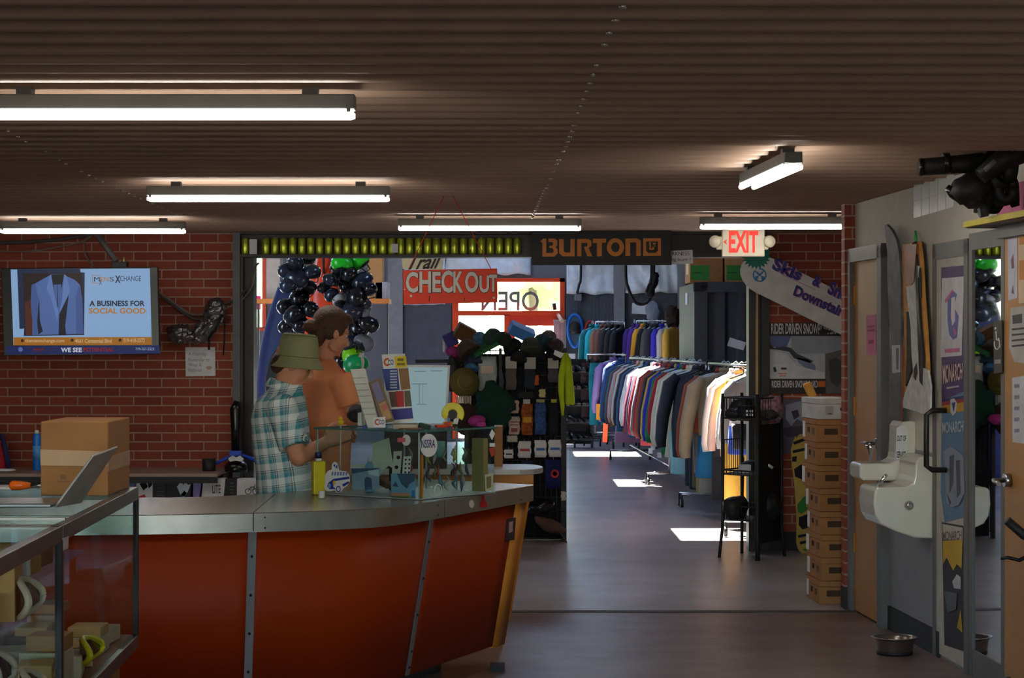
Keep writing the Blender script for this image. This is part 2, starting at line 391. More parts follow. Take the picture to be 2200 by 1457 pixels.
# ------------------------------------------------------------------ ceiling lights
TUBE = mat((255, 250, 240), emit=30.0, name='lit tube'); HOUS = mat((104, 106, 104), .5)
def ceiling_light(cx, cy, L_, ang, label):
    t = thing('ceiling_light', label, 'ceiling light', (cx, cy, H - .12), 'fluorescent strip lights')
    A = rz(ang); c = Vector((cx, cy, 0))
    MB().box(c + Vector((0, 0, H - .044)), (L_, .075, .048), A).build('housing', HOUS, t, .004)
    for e in (-.38, .38): MB().box(c + Vector((0, 0, H - .008)) + A @ Vector((L_ * e, 0, 0)), (.05, .05, .024), A).build('mount', DKGREY, t)
    for s in (-1, 1):
        b = MB(); o = A @ Vector((0, s * .03, H - .084)) + c; d = A @ Vector((1, 0, 0))
        b.tube([o - d * (L_ / 2 - .004), o - d * (L_ / 2 - .015), o + d * (L_ / 2 - .015), o + d * (L_ / 2 - .004)], [.008, .012, .012, .008], 12)
        b.build('tube', TUBE, t)
        for e in (-1, 1): MB().box(o + d * e * (L_ / 2 - .02) + Vector((0, 0, .012)), (.012, .02, .03), A).build('lampholder', HOUS, t)
ceiling_light(X(361, 6.85), 6.85, 1.20, 0, 'long strip light nearest, high above the showcase')
ceiling_light(X(577, 10.95), 10.95, 1.24, 0, 'strip light hung in the middle row above the hatted man')
ceiling_light(X(200, 14.25), 14.25, 1.23, 0, 'strip light just above the wall television')
ceiling_light(X(1052, 13.9), 13.9, 1.19, 0, 'strip light behind the strings of the hanging checkout sign')
ceiling_light(X(1665, 13.7), 13.7, .96, 0, 'strip light directly above the exit sign')
ceiling_light(X(1652, 9.5), 9.5, 1.2, 93, 'strip light turned lengthways, its end pointing to the doors')
# small junction cover on the ceiling
tag(MB().lohi(Vector((X(708, 12.1), 12.0, H - .02)), Vector((X(750, 12.1), 12.1, H))).build('conduit_cover', DKGREY), 'small dark cover plate on the ceiling behind the middle strip light', 'cover plate')

# ------------------------------------------------------------------ curved checkout counter
pts = catmull([(-2.6, 8.55, 0), (-1.9, 8.49, 0), (-1.55, 8.50, 0), (-1.04, 8.62, 0), (-.666, 8.77, 0), (-.486, 8.94, 0), (-.293, 9.33, 0), (.103, 10.29, 0)], 10)
def nrm(i):
    t = pts[min(i + 1, len(pts) - 1)] - pts[max(i - 1, 0)]; t.normalize(); return Vector((t.y, -t.x, 0))
def off(i, d, z): q = pts[i] + nrm(i) * d; return Vector((q.x, q.y, z))
def cpx(i): return CX + F * pts[i].x / pts[i].y
N = len(pts); i1 = min(range(N), key=lambda i: abs(cpx(i) - 546)); i2 = min(range(N), key=lambda i: abs(cpx(i) - 956))
cnt = thing('checkout_counter', 'curved orange checkout counter with brushed steel top', 'counter', (-.9, 9.2, 0))
BRUSH = mat((164, 160, 152), .26, .7, var=.08, scale=14, bump=.03, bs=220)
_in = catmull([(-2.6, 9.46, 0), (-1.55, 9.46, 0), (-1.22, 9.60, 0), (-.97, 9.86, 0), (-.78, 10.15, 0), (-.62, 10.45, 0), (-.47, 10.74, 0)], 12)
def inner(i): # inner edge of the top
    k = (len(_in) - 1) * i / (N - 1); j = min(int(k), len(_in) - 2); return _in[j].lerp(_in[j + 1], k - j)
def strip(b, ia, ib, d0, z0, d1, z1, th):
    rings = []
    for i in range(ia, ib + 1):
        rings.append([off(i, d0, z0), off(i, d1, z1), off(i, d1 - th, z1), off(i, d0 - th, z0)])
    return b.loft(rings)
for ia, ib in ((0, i1), (i1, i2), (i2, N - 1)):
    b = MB(); rings = []
    for i in range(ia, ib + 1):
        q = inner(i); e = .0
        rings.append([off(i, 0, .822), off(i, 0, .897), off(i, -.004, .90), Vector((q.x, q.y, .90)), Vector((q.x, q.y, .822))])
    if ib < N - 1:
        t = (rings[-2][0] - rings[-1][0]).normalized() * .004; rings[-1] = [v + t for v in rings[-1]]
    b.loft(rings); o = b.build('worktop', BRUSH, cnt, smooth=False)
    b = MB()
    for i in ([] if ia == 0 else [ia + 1, ib - 1] if ib == i2 else [ib - 2]):
        for z in (.88, .838): b.ball(off(i, 0, z), .004, nu=6, nv=4)
    if b.v: b.build('screw', BLACK, o)
OPAN = mat((152, 46, 2), .55, var=.05, scale=2, spec=.2)
e1 = N - 3
TOPD, BOTD, TOPZ, BOTZ = -.03, -.15, .825, .135
j1, j2 = i1 - 0, i2 - 1
def onpanel(i, z, extra=0.0):
    k = (z - BOTZ) / (TOPZ - BOTZ); return off(i, BOTD + (TOPD - BOTD) * k + extra, z)
for ia, ib in ((0, j1), (j1, j2), (j2, e1)):
    strip(MB(), ia, ib, BOTD, BOTZ, TOPD, TOPZ, .03).build('front_panel', OPAN, cnt)
for j in (j1, j2):
    b = MB(); t = (pts[j + 1] - pts[j - 1]).normalized() * .017
    q = [onpanel(j, BOTZ, .004) - t, onpanel(j, BOTZ, .004) + t, onpanel(j, TOPZ, .004) + t, onpanel(j, TOPZ, .004) - t]
    b.prism(q, nrm(j) * -.004); o = b.build('trim_strip', mat((150, 150, 155), .4, .6), cnt)
    b = MB()
    for z in (.72, .56, .40, .24, .17): b.ball(onpanel(j, z, .005), .006, nu=8, nv=5)
    b.build('screw', INK, o)
WOODC = mat((206, 132, 48), .45, scale=5, var=.15)
strip(MB(), e1, N - 1, BOTD, BOTZ - .01, TOPD - .002, TOPZ, .03).build('end_post', WOODC, cnt)
b = MB(); rings = []
d = (pts[-1] - pts[-2]).normalized()
q0 = [onpanel(N - 1, z, -.01) for z in (.24, TOPZ)]
b.prism([q0[0], q0[1], q0[1] + d * .055, q0[0] + d * .055 + Vector((0, 0, -.01))], nrm(N - 1) * -.05); b.build('end_fin', WOODC, cnt, .004)
strip(MB(), 0, N - 3, -.42, 0, -.42, BOTZ + .02, .04).build('toe_kick', mat((86, 84, 84), .6), cnt)
b = MB(); b.loft([[Vector((q.x, q.y, 0)) + Vector((.03, -.04, 0)), Vector((q.x, q.y, TOPZ)) + Vector((.03, -.04, 0)), Vector((q.x, q.y, TOPZ)) + Vector((.045, -.06, 0)), Vector((q.x, q.y, 0)) + Vector((.045, -.06, 0))] for q in [inner(i) for i in range(N - 4)]]); b.build('back_panel', WOODC, cnt)
q = at(1072, 1408, 10.75); MB().lohi((q.x - .04, 10.3, 0), (q.x + .03, 10.4, .03)).build('foot', BLACK, cnt)
# sticker and red emblem on the counter edge
i = min(range(N), key=lambda i: abs(cpx(i) - 1012)); k = min(range(N), key=lambda i: abs(cpx(i) - 1040))
pl = Plane(off(i, .001, .86), nrm(i)); sheet('sticker', ellipse(1013, 1083, 5.5, 9, 8), pl, mat((200, 195, 190), .6), cnt, th=.001)
pl = Plane(off(k, .001, .86), nrm(k))
sheet('emblem', [(1033, 1091), (1030, 1085), (1033, 1078), (1036, 1074), (1035, 1067), (1038, 1063), (1041, 1067), (1040, 1074), (1044, 1079), (1047, 1086), (1043, 1092), (1038, 1088)], pl, RED, cnt, th=.001)
j = N - 6; pl = Plane(onpanel(j, .6, .003), nrm(j) + Vector((0, 0, -.17)))
o = sheet('sticker', [(1089, 1115), (1108, 1112), (1105, 1160), (1086, 1163)], pl, mat((60, 50, 52), .6), cnt, th=.001)
sheet('print', [(1094, 1122), (1102, 1120), (1101, 1142), (1093, 1146)], pl, mat((190, 150, 140), .6), o, off=.001, th=.0008)

# second desk behind the case, rounded end
desk = thing('checkout_desk', 'wood desk with pale rounded laminate top behind the glass case', 'desk', (-.4, 11.6, 0))
poly = [(-1.2, 11.45), (.04, 11.45)] + [(.04 + .13 * math.sin(a), 11.70 - .25 * math.cos(a)) for a in [k * math.pi / 10 for k in range(1, 11)]] + [(-1.2, 11.95)]
MB().prism([(x, y, .872) for x, y in poly], (0, 0, .03)).build('desktop', mat((196, 192, 190), .25), desk, .004)
MB().lohi((-1.2, 11.47, .76), (.115, 11.93, .872)).build('apron', WOODC, desk)
MB().lohi((-1.15, 11.52, 0), (-.03, 11.90, .76)).build('body', WOODC, desk)

# ------------------------------------------------------------------ glass case on the counter
c0 = Vector((-.403, 9.28, .902)); u = Vector((.8, -.6, 0)); v = Vector((.6, .8, 0)); LU, LV, HC = .60, .545, .30
case = thing('glass_display_case', 'small glass case full of trinkets standing on the steel counter top', 'display case', c0 - u * .3 + v * .27)
GEDGE = mat((70, 110, 106), .2)
def cp(a, d, z): return c0 - u * a + v * d + Vector((0, 0, z))     # a along the front to the left, d into depth
def cbox(b, a0, a1, d0, d1, z0, z1): return b.prism([cp(a0, d0, z0), cp(a1, d0, z0), cp(a1, d1, z0), cp(a0, d1, z0)], (0, 0, z1 - z0))
GP = lambda nm, *a: cbox(MB(), *a).build(nm, GLASS, case)
GP('front_glass', 0, LU, 0, .004, .004, HC - .006); GP('side_glass', 0, .004, .006, LV, .004, HC - .006)
GP('side_glass', LU - .004, LU, .006, LV, .004, HC - .006); GP('back_glass', .006, LU - .006, LV - .004, LV, .004, HC - .006)
o = cbox(MB(), -.006, LU + .006, -.006, LV + .006, HC - .006, HC).build('glass_top', GLASS, case)
b = MB()
for a0, a1, d0, d1 in ((-.007, LU + .007, -.0075, -.0062), (-.0075, -.0062, -.006, LV + .006), (LU + .0062, LU + .0075, -.006, LV + .006)): cbox(b, a0, a1, d0, d1, HC - .0075, HC + .0005)
b.build('top_edge', GEDGE, case)
cbox(MB(), 0, LU, 0, LV, 0, .004).build('base', mat((150, 160, 164), .3), case)
b = MB()
for a, d in ((.002, .002), (LU * .66, LV - .01), (LU * .36, LV - .01), (LU - .006, .004), (LU * .88, LV - .01)): b.tube([cp(a, d, .004), cp(a, d, HC - .007)], .004, 8)
b.build('corner_post', mat((150, 172, 172), .3), case)
PF = Plane(cp(0, -.0012, 0), -v); PS = Plane(cp(-.0012, 0, 0), u)
# stickers on the case
s = sheet('round_sticker', ellipse(921, 957, 18.5, 25), PS, PAPER, case, th=.0008); tag(s, 'round white sticker with dark blue letters')
text('NSSRA', [(905, 945), (935, 944), (935, 962), (905, 963)], PS, mat((40, 44, 110), .6), s, off=.001, th=.0006, bold=.012)
s = sheets('round_sticker', [ellipse(873, 946, 9, 12)], PF, mat((200, 205, 205), .6), case, th=.0008)
sheets('print', [rect(854, 941, 871, 950)], PF, mat((200, 96, 100), .6), s, off=.001, th=.0006)
sheet('sticker', [(1057, 922), (1063, 932), (1057, 946), (1051, 934)], PS, PAPER, case, th=.0008)
sheet('sticker', rect(1052, 952, 1063, 960), PS, PAPER, case, th=.0008)
sheet('sticker', [(1050, 965), (1062, 960), (1062, 978), (1056, 982)], PS, mat((170, 70, 45), .6), case, th=.0008)

# bus shaped card leaning on the front glass
bus = thing('bus_cutout', 'white and blue bus shaped card with a yellow lamp, leaning on the glass case', 'card', cp(.5, -.02, 0))
PB = Plane(cp(0, -.012, 0), -v)
sheet('card', [(697, 1049), (699, 1020), (705, 1012), (713, 1009), (714, 997), (719, 992), (725, 995), (729, 1011), (745, 1013), (751, 1022), (752, 1034), (746, 1044), (738, 1050), (733, 1057), (725, 1060), (720, 1054), (712, 1056), (702, 1056)], PB, WHITE, bus, th=.002)
NAVY = mat((36, 52, 150), .6)
sheets('stripe', [[(703, 1045), (706, 1037), (717, 1029), (750, 1024), (751, 1029), (730, 1032), (716, 1034), (716, 1046), (722, 1051), (708, 1051)], [(735, 1041), (749, 1034), (750, 1038), (738, 1046)]], PB, NAVY, bus, off=.002, th=.0006)
sheets('window', [[(713 + 6 * k, 1014), (716.5 + 6 * k, 1014), (715.5 + 6 * k, 1022), (712 + 6 * k, 1022)] for k in range(6)], PB, mat((110, 130, 190), .5), bus, off=.002, th=.0006)
sheet('headlamp', ellipse(718, 1037, 3, 5, 12), PB, mat((230, 180, 40), .5), bus, off=.0028, th=.0006)
sheet('wheel', ellipse(727, 1051, 5, 7, 14), PB, NAVY, bus, off=.0028, th=.0006); sheet('hub', ellipse(727, 1051, 3, 4.6, 12), PB, WHITE, bus, off=.0036, th=.0006)
sheet('wheel', ellipse(708, 1044, 3, 5, 12), PB, mat((150, 170, 215), .5), bus, off=.0028, th=.0006)
sheets('print', [[(716, 1000), (719, 997), (721, 1000), (719, 1004)], [(722, 1001), (725, 999), (725, 1007), (721, 1006)]], PB, mat((70, 90, 170), .6), bus, off=.002, th=.0006)

# things lying inside the case
def inbox(name, label, cat, a, d, z, dim, rt, m, group='trinkets inside the glass case', bevel=.002):
    o = MB().box(cp(a, d, z), dim, rot(*rt)).build(name, m, None, bevel); return tag(o, label, cat, group)
t = thing('spray_bottle', 'blue and white squeeze bottle standing in the glass case', 'bottle', cp(.47, .22, .004), 'trinkets inside the glass case')
q = cp(.47, .22, .004); MB().lathe([(.02, 0), (.0225, .004), (.0225, .115), (.02, .125), (.010, .135)], q, 18).build('body', mat((110, 160, 185), .4), t)
MB().lathe([(.0228, .03), (.0228, .09)], q, 18).build('label_band', mat((60, 120, 165), .5), t); MB().lathe([(.011, .134), (.011, .15), (.005, .155), (.004, .17)], q, 14).build('nozzle', mat((200, 205, 205), .5), t)
t = thing('yellow_bottle', 'yellow squared bottle with navy cap beside the glass case', 'bottle', at(684, 1058, 9.6))
q = Vector((X(684, 9.62), 9.62, .902)); MB().box(q + Vector((0, 0, .075)), (.056, .05, .15), rz(20)).build('body', mat((214, 196, 20), .4), t, .006)
MB().lathe([(.014, .15), (.014, .165)], q, 14).build('neck', WHITE, t); MB().lathe([(.016, .162), (.016, .185), (.012, .19)], q, 14).build('cap', mat((30, 40, 80), .4), t)
q = Vector((X(692, 9.42), 9.40, .902)); o = MB().lathe([(.014, 0), (.015, .003), (.015, .028), (.013, .03)], q, 16).build('bottle_cap', WHITE); tag(o, 'tiny white bottle cap standing in front of the yellow bottle', 'bottle cap')  # loose bottle cap in front of the yellow bottle
t = thing('rubber_duck_stick', 'yellow duck topped stick standing in the glass case corner', 'ornament', cp(.545, .10, .004))
q = cp(.545, .10, .004); MB().tube([q, q + Vector((.004, 0, HC - .01 + .015))], .003, 6).build('stick', mat((190, 200, 200), .4), t)
b = MB().ball(q + Vector((.004, 0, HC + .016)), (.014, .012, .012)).ball(q + Vector((.004, 0, HC + .033)), (.0105, .010, .010)); b.build('duck', mat((226, 196, 40), .4), t)
PI_ = Plane(cp(0, .06, 0), -v); PJ = Plane(cp(0, .12, 0), -v)
o = sheet('paper_bag', [(801, 953), (836, 941), (845, 1006), (836, 1000), (832, 1004), (806, 1034), (803, 990)], PJ, mat((196, 205, 186), .8), None, th=.006); tag(o, 'creased pale paper bag propped up in the middle of the glass case', 'bag', 'trinkets inside the glass case')
o = thing('domino', 'cream domino shaped card with two black dots in the glass case', 'card', PJ.hit(855, 1012), 'trinkets inside the glass case')
sheet('card', [(847, 970), (864, 969), (860, 1020), (843, 1018)], PJ, mat((200, 200, 190), .7), o, off=.02, th=.004); sheets('dot', [ellipse(856, 983, 4, 4, 12), ellipse(852, 1004, 4, 4, 12)], PJ, INK, o, off=.024, th=.001)
o = thing('domino', 'white card with two columns of black dots in the glass case', 'card', PI_.hit(870, 1018), 'trinkets inside the glass case')
sheet('card', [(868, 981), (884, 980), (881, 1022), (865, 1022)], PI_, WHITE, o, off=.01, th=.004); sheets('dot', [ellipse(872 - .4 * k + 8 * j, 988 + 9 * k, 2, 2.2, 10) for k in range(4) for j in range(2)], PI_, INK, o, off=.014, th=.001)
PK = Plane(cp(0, .02, 0), -v)
t = thing('postcard', 'blue postcard of mountains and people against the right front of the glass', 'postcard', PK.hit(868, 1066), 'trinkets inside the glass case')
sheet('card', [(840, 1018), (893, 1017), (893, 1066), (841, 1065)], PK, mat((120, 170, 205), .5), t, th=.001); sheets('print', [[(853, 1018), (893, 1018), (890, 1034), (880, 1040), (874, 1050), (862, 1040)], [(843, 1045), (850, 1035), (856, 1046)]], PK, mat((70, 98, 120), .6), t, off=.001, th=.0006)
sheet('print', [(841, 1059), (880, 1059), (880, 1066), (841, 1066)], PK, mat((214, 140, 120), .6), t, off=.001, th=.0006); sheet('print', [(885, 1054), (891, 1054), (891, 1068), (884, 1068)], PK, mat((60, 120, 190), .6), t, off=.001, th=.0006)
t = thing('postcard', 'wide postcard of people on snow leaning left of centre in the glass case', 'postcard', PI_.hit(785, 1040), 'trinkets inside the glass case')
sheet('card', [(755, 1006), (815, 1005), (815, 1052), (756, 1052)], PI_, mat((150, 170, 195), .5), t, th=.001)
sheets('print', [[(755, 1007), (815, 1006), (812, 1016), (790, 1012), (757, 1018)], [(783, 1030), (788, 1024), (798, 1028), (800, 1052), (784, 1052)]], PI_, mat((70, 92, 130), .6), t, off=.001, th=.0006); sheets('print', [[(790, 1012), (814, 1008), (814, 1024), (792, 1020)]], PI_, mat((205, 220, 232), .5), t, off=.0015, th=.0006)
inbox('small_box', 'low green box lying at the front of the glass case', 'box', .13, .05, .014, (.10, .05, .02), (0, 0, -37), mat((120, 150, 70), .6))
inbox('small_box', 'dark green box lying under the pale paper bag', 'box', .16, .10, .040, (.08, .05, .02), (0, 0, -30), mat((70, 90, 70), .6))
inbox('stone', 'brown rough stone lying behind the bus card', 'stone', .39, .22, .05, (.10, .05, .03), (0, 20, -40), mat((96, 80, 62), .9), bevel=.01)
b = MB().tube([cp(.28 + .03 * math.cos(a), .2, .055 + .03 * math.sin(a)) for a in [k * math.pi / 8 for k in range(17)]], .008, 8); tag(b.build('wheel_ring', BLACK), 'black ring leaning in the middle of the glass case', 'ring', 'trinkets inside the glass case')
inbox('dark_block', 'dark navy block near the left end of the glass case', 'block', .40, .35, .06, (.09, .05, .11), (0, 0, -37), mat((32, 44, 66), .5))
# right part of the case: dangling keyrings and wrapped pieces
t = thing('blue_cup', 'teal translucent cup hanging upper middle of the case side', 'cup', cp(.12, .28, .15)); q = cp(.12, .28, .17)
MB().lathe([(.022, 0), (.03, .02), (.032, .07), (.030, .07)], q, 18).build('body', mat((110, 160, 160), .4), t)
inbox('folded_cloth', 'olive cloth folded against the far end of the case side', 'cloth', .03, .47, .13, (.03, .07, .24), (0, 0, 53), mat((128, 118, 72), .9))
inbox('wood_block', 'narrow light wood slat upright at the case corner', 'slat', .012, .03, .10, (.012, .016, .19), (0, 0, 53), WOODC)
cols = [((60, 120, 140), 'teal'), ((150, 60, 60), 'red'), ((120, 130, 110), 'grey green'), ((170, 170, 165), 'pale grey'), ((50, 60, 80), 'navy'), ((160, 150, 60), 'mustard'), ((70, 60, 90), 'plum'), ((90, 110, 70), 'moss'), ((190, 185, 175), 'off white')]
for k in range(24):
    c_, nm_ = cols[k % 9]; d = .05 + .02 * k; b = MB(); a = .04 + .10 * random.random(); z0 = [.012, .07, .14][k % 3] + .02 * random.random(); r_ = random.uniform(.4, .75)
    q = [cp(a + .008 * math.sin(j * 1.3 + k), d + .006 * math.cos(j * 1.7), z0 + .013 * j) for j in range(6)]
    b.tube(q, [.003 * r_, .010 * r_, .014 * r_, .012 * r_, .008 * r_, .002], 8)
    tag(b.build('keyring_charm', mat(c_, .4)), '%s charm in the %s row of the case side, %s from the front' % (nm_, ['lowest', 'middle', 'upper'][k % 3], ORD[k // 3]), 'charm', 'charms in the glass case')
o = MB().tube([cp(-.008, .12 + .026 * math.cos(a), .035 + .026 * math.sin(a)) for a in [k * math.pi / 10 for k in range(21)]], .003, 6).build('glass_ring', mat((200, 205, 200), .2)); tag(o, 'clear ring shaped dish standing outside the case corner', 'dish')
o = MB(); fr = [(1041, 1020), (1058, 1017), (1058, 1052), (1043, 1056)]
PS2 = Plane(cp(-.012, 0, 0), u)
o = sheet('picture_frame', fr, PS2, mat((190, 186, 160), .5), None, th=.004); tag(o, 'small cream framed card leaning on the right end of the case', 'frame')
sheet('print', [(1045, 1025), (1055, 1023), (1055, 1047), (1046, 1050)], PS2, mat((120, 112, 70), .6), o, off=.004, th=.001)

# ------------------------------------------------------------------ things on top of the glass case and desk
ZT = .902 + HC + .001
def onplane(Y, tilt=0): return front(Y)
PFb = Plane((0, 9.55, 0), (.08, -1, .10))
t = thing('brochure_stand', 'tall brochure board with yellow header standing on the glass case', 'brochure stand', at(855, 915, 9.55))
sheet('board', [(820, 762), (870, 760), (889, 905), (836, 910)], PFb, WHITE, t, th=.004)
sheet('header', [(847, 766), (872, 765), (875, 789), (850, 791)], PFb, mat((236, 206, 40), .6), t, off=.004, th=.001)
sheets('print', [rect(854, 770, 867, 776), rect(853, 780, 870, 785)], PFb, mat((140, 120, 40), .6), t, off=.005, th=.0006)
sheets('emblem', [[(832 + 8 * math.cos(a), 778 + 9 * math.sin(a)) for a in [R(60 + 15 * k) for k in range(17)]] + [(832 + 4 * math.cos(a), 778 + 4.5 * math.sin(a)) for a in [R(300 - 15 * k) for k in range(17)]]], PFb, mat((206, 90, 40), .6), t, off=.004, th=.001)
text('CO', [(833, 773), (845, 772), (846, 784), (834, 785)], PFb, mat((50, 50, 110), .6), t, off=.0045, th=.0008, bold=.02)
sheet('print', [(821, 793), (854, 792), (859, 838), (830, 840)], PFb, mat((56, 70, 140), .6), t, off=.004, th=.001)
sheets('print', [[(838, 796 + 6 * k), (853, 795.5 + 6 * k), (853, 798.5 + 6 * k), (838, 799 + 6 * k)] for k in range(7)], PFb, mat((180, 185, 210), .6), t, off=.005, th=.0006)
sheet('print', [(856, 792), (877, 791), (882, 836), (862, 838)], PFb, mat((150, 110, 70), .6), t, off=.004, th=.001)
sheet('print', [(835, 842), (849, 842), (854, 874), (841, 875)], PFb, mat((110, 82, 70), .6), t, off=.004, th=.001)
sheet('print', [(849, 841), (867, 840), (869, 874), (852, 875)], PFb, mat((190, 50, 50), .6), t, off=.004, th=.001)
sheet('print', [(868, 840), (881, 839), (885, 873), (870, 874)], PFb, mat((100, 96, 80), .6), t, off=.004, th=.001)
sheet('print', [(839, 880), (885, 876), (888, 899), (843, 903)], PFb, mat((62, 62, 140), .6), t, off=.004, th=.001)
b = MB().prism([(X(846, 9.5), 9.40, ZT), (X(898, 9.5), 9.44, ZT), (X(900, 9.6), 9.62, ZT), (X(842, 9.6), 9.62, ZT)], (0, 0, .02)); b.build('foot', mat((190, 180, 160), .6), t, .006)
# sloping white leaflet rack with dark brochures
t = thing('leaflet_rack', 'sloping white printed panel standing on the case left of the brochure board', 'leaflet panel', at(790, 918, 9.6))
PL2 = Plane((0, 9.62, 0), (.5, -1, .2))
sheet('panel', [(752, 794), (784, 792), (815, 919), (790, 920)], PL2, mat((212, 212, 206), .7), t, th=.004)
sheets('print', [[(758 + 4 * k, 812 + 13 * k), (784 + 4 * k, 811 + 13 * k), (784 + 4 * k, 812.5 + 13 * k), (758 + 4 * k, 813.5 + 13 * k)] for k in range(7)], PL2, mat((150, 150, 150), .7), t, off=.004, th=.0006)
t = thing('brochure_holder', 'clear holder of folded maps slanting beside the white printed panel', 'brochure holder', at(825, 915, 9.55))
PL3 = Plane((0, 9.52, 0), (.4, -1, .15))
sheet('holder', [(791, 822), (815, 812), (846, 905), (818, 912)], PL3, mat((130, 110, 90), .5), t, th=.012); sheet('print', [(797, 826), (812, 819), (826, 858), (812, 866)], PL3, mat((130, 125, 160), .6), t, off=.012, th=.001)
sheet('print', [(813, 868), (828, 861), (842, 898), (826, 904)], PL3, mat((190, 150, 110), .6), t, off=.012, th=.001); sheet('print', [(818, 872), (830, 866), (834, 878), (823, 884)], PL3, mat((200, 120, 100), .6), t, off=.0132, th=.0006)
PC = Plane((0, 9.33, 0), (.1, -1, .05)); c_ = thing('logo_card', 'small white card with round logo standing at the front of the case top', 'card', at(815, 918, 9.33))
sheet('card', [(801, 897), (828, 896), (828, 919), (802, 919)], PC, PAPER, c_, th=.002); sheets('emblem', [[(811 + 6 * math.cos(a), 907 + 7 * math.sin(a)) for a in [R(50 + 20 * k) for k in range(14)]] + [(811 + 3 * math.cos(a), 907 + 3.5 * math.sin(a)) for a in [R(310 - 20 * k) for k in range(14)]]], PC, mat((196, 96, 40), .6), c_, off=.002, th=.0008)
text('CO', [(814, 902), (826, 902), (826, 912), (814, 912)], PC, mat((50, 50, 110), .6), c_, off=.002, th=.0008, bold=.02)
o = MB().tube([at(771, 762, 9.75), at(777, 764, 9.75), at(780, 778, 9.7), at(777, 800, 9.69), at(779, 860, 9.69), at(781, 914, 9.69)], .012, 8, flat=.2).build('receipt_strip', mat((206, 206, 200), .7)); o = tag(o, 'curling paper strip rising behind the white printed panel', 'paper')
# screen behind
PM = Plane((0, 11.62, 0), (.12, -1, .06)); mon = thing('monitor', 'pale glowing register screen standing behind the brochure board', 'monitor', Vector((X(920, 11.62), 11.66, .90)))
sheet('bezel', [(824, 784), (967, 785), (960, 916), (828, 916)], PM, mat((190, 195, 200), .4), mon, off=-.014, th=.014, bevel=.003)
sheet('screen', [(828, 789), (962, 790), (955, 910), (833, 910)], PM, mat((178, 212, 220), emit=.42), mon, off=.0, th=.0015)
sheets('print', [rect(885, 824, 918, 826), rect(900, 826, 902, 868), rect(908, 826, 909, 868), rect(896, 868, 916, 870), rect(890, 797, 915, 799), rect(925, 796, 950, 798)], PM, mat((140, 178, 190), emit=.34), mon, off=.0015, th=.0004)
MB().lohi((X(880, 11.7), 11.69, .905), (X(915, 11.7), 11.72, 1.2)).build('stand', DKGREY, mon); MB().lohi((X(860, 11.7), 11.60, .9025), (X(940, 11.7), 11.82, .915)).build('base', DKGREY, mon)
o = MB().tube([at(892, 777, 16.8), at(1004, 775, 16.88)], .014, 8).build('metal_bar', DKGREY); tag(o, 'dark bar lying along the top behind the pale screen', 'bar')
cd = thing('cash_drawer', 'dark register box on the desk under the pale screen', 'cash drawer', (X(895, 11.6), 11.6, .9025))
MB().lohi((X(826, 11.55), 11.53, .9025), (X(960, 11.55), 11.60, 1.12)).build('body', mat((50, 52, 56), .5), cd, .004); MB().lohi((X(836, 11.5), 11.524, .93), (X(950, 11.5), 11.53, 1.02)).build('drawer', DKGREY, cd, .002)
# yellow tape dispenser
t = thing('tape_dispenser', 'yellow tape gun with black core lying on the case top', 'tape dispenser', Vector((X(973, 9.75), 9.75, ZT)))
cc = Vector((X(973, 9.75), 9.75, ZT + .056)); b = MB(); rings = []
for k in range(25):
    a = R(-35 + 250 * k / 24); w = .026 if k < 23 else .016
    c = cc + Vector((.036 * math.cos(a), 0, .036 * math.sin(a))); e = Vector((math.cos(a), 0, math.sin(a)))
    rings.append([c + e * w * .6 + Vector((0, -.022, 0)), c + e * w * .6 + Vector((0, .022, 0)), c - e * w * .6 + Vector((0, .022, 0)), c - e * w * .6 + Vector((0, -.022, 0))])
b.loft(rings); b.build('body', mat((226, 210, 24), .4), t, .003); b = MB().lohi(cc + Vector((-.046, -.02, -.056)), cc + Vector((.0, .02, -.036))); b.build('foot', mat((226, 210, 24), .4), t, .004)
MB().cyl(cc + Vector((0, -.02, 0)), cc + Vector((0, .02, 0)), .024).build('roll', BLACK, t)
PT = Plane((0, 9.62, 0), (.2, -1, .3)); o = sheet('price_tag', [(978, 893), (988, 892), (983, 912), (972, 911)], PT, PAPER, None, th=.001); tag(o, 'white price tag lying against the yellow tape gun', 'tag')
inb = lambda nm, lb, ct, px, Y, d, m, rt=(0, 0, 0): tag(MB().box(Vector((X(px, Y), Y, ZT + d[2] / 2)), d, rot(*rt)).build(nm, m, None, .003), lb, ct, 'small goods on the glass case')
inb('pen_box', 'orange flat box on the case top beside the yellow tape gun', 'box', 948, 9.6, (.05, .04, .012), ORANGE, (0, 0, 20)); inb('red_case', 'small red case on the case top behind the price tag', 'case', 962, 9.7, (.03, .03, .02), RED)
inb('stapler', 'dark green stapler lying on the case top by the pale screen', 'stapler', 912, 9.5, (.05, .03, .02), mat((40, 70, 64), .4), (0, 14, -20)); inb('small_bottle', 'little blue stamp on the case top at the foot of the white panel', 'stamp', 783, 9.45, (.018, .015, .012), mat((50, 60, 170), .5))
inb('pouch', 'clear pouch lying on the case top beside the orange shirted man', 'pouch', 776, 9.8, (.03, .04, .06), mat((176, 190, 186), .4)); inb('notepad', 'brown notepad lying flat on the case top front', 'notepad', 880, 9.42, (.09, .06, .006), mat((150, 96, 70), .7), (0, 0, -30))
inb('magenta_toy', 'magenta trinket at the far end of the case top', 'trinket', 1034, 9.72, (.03, .03, .018), mat((170, 50, 130), .6), (0, 0, 50))
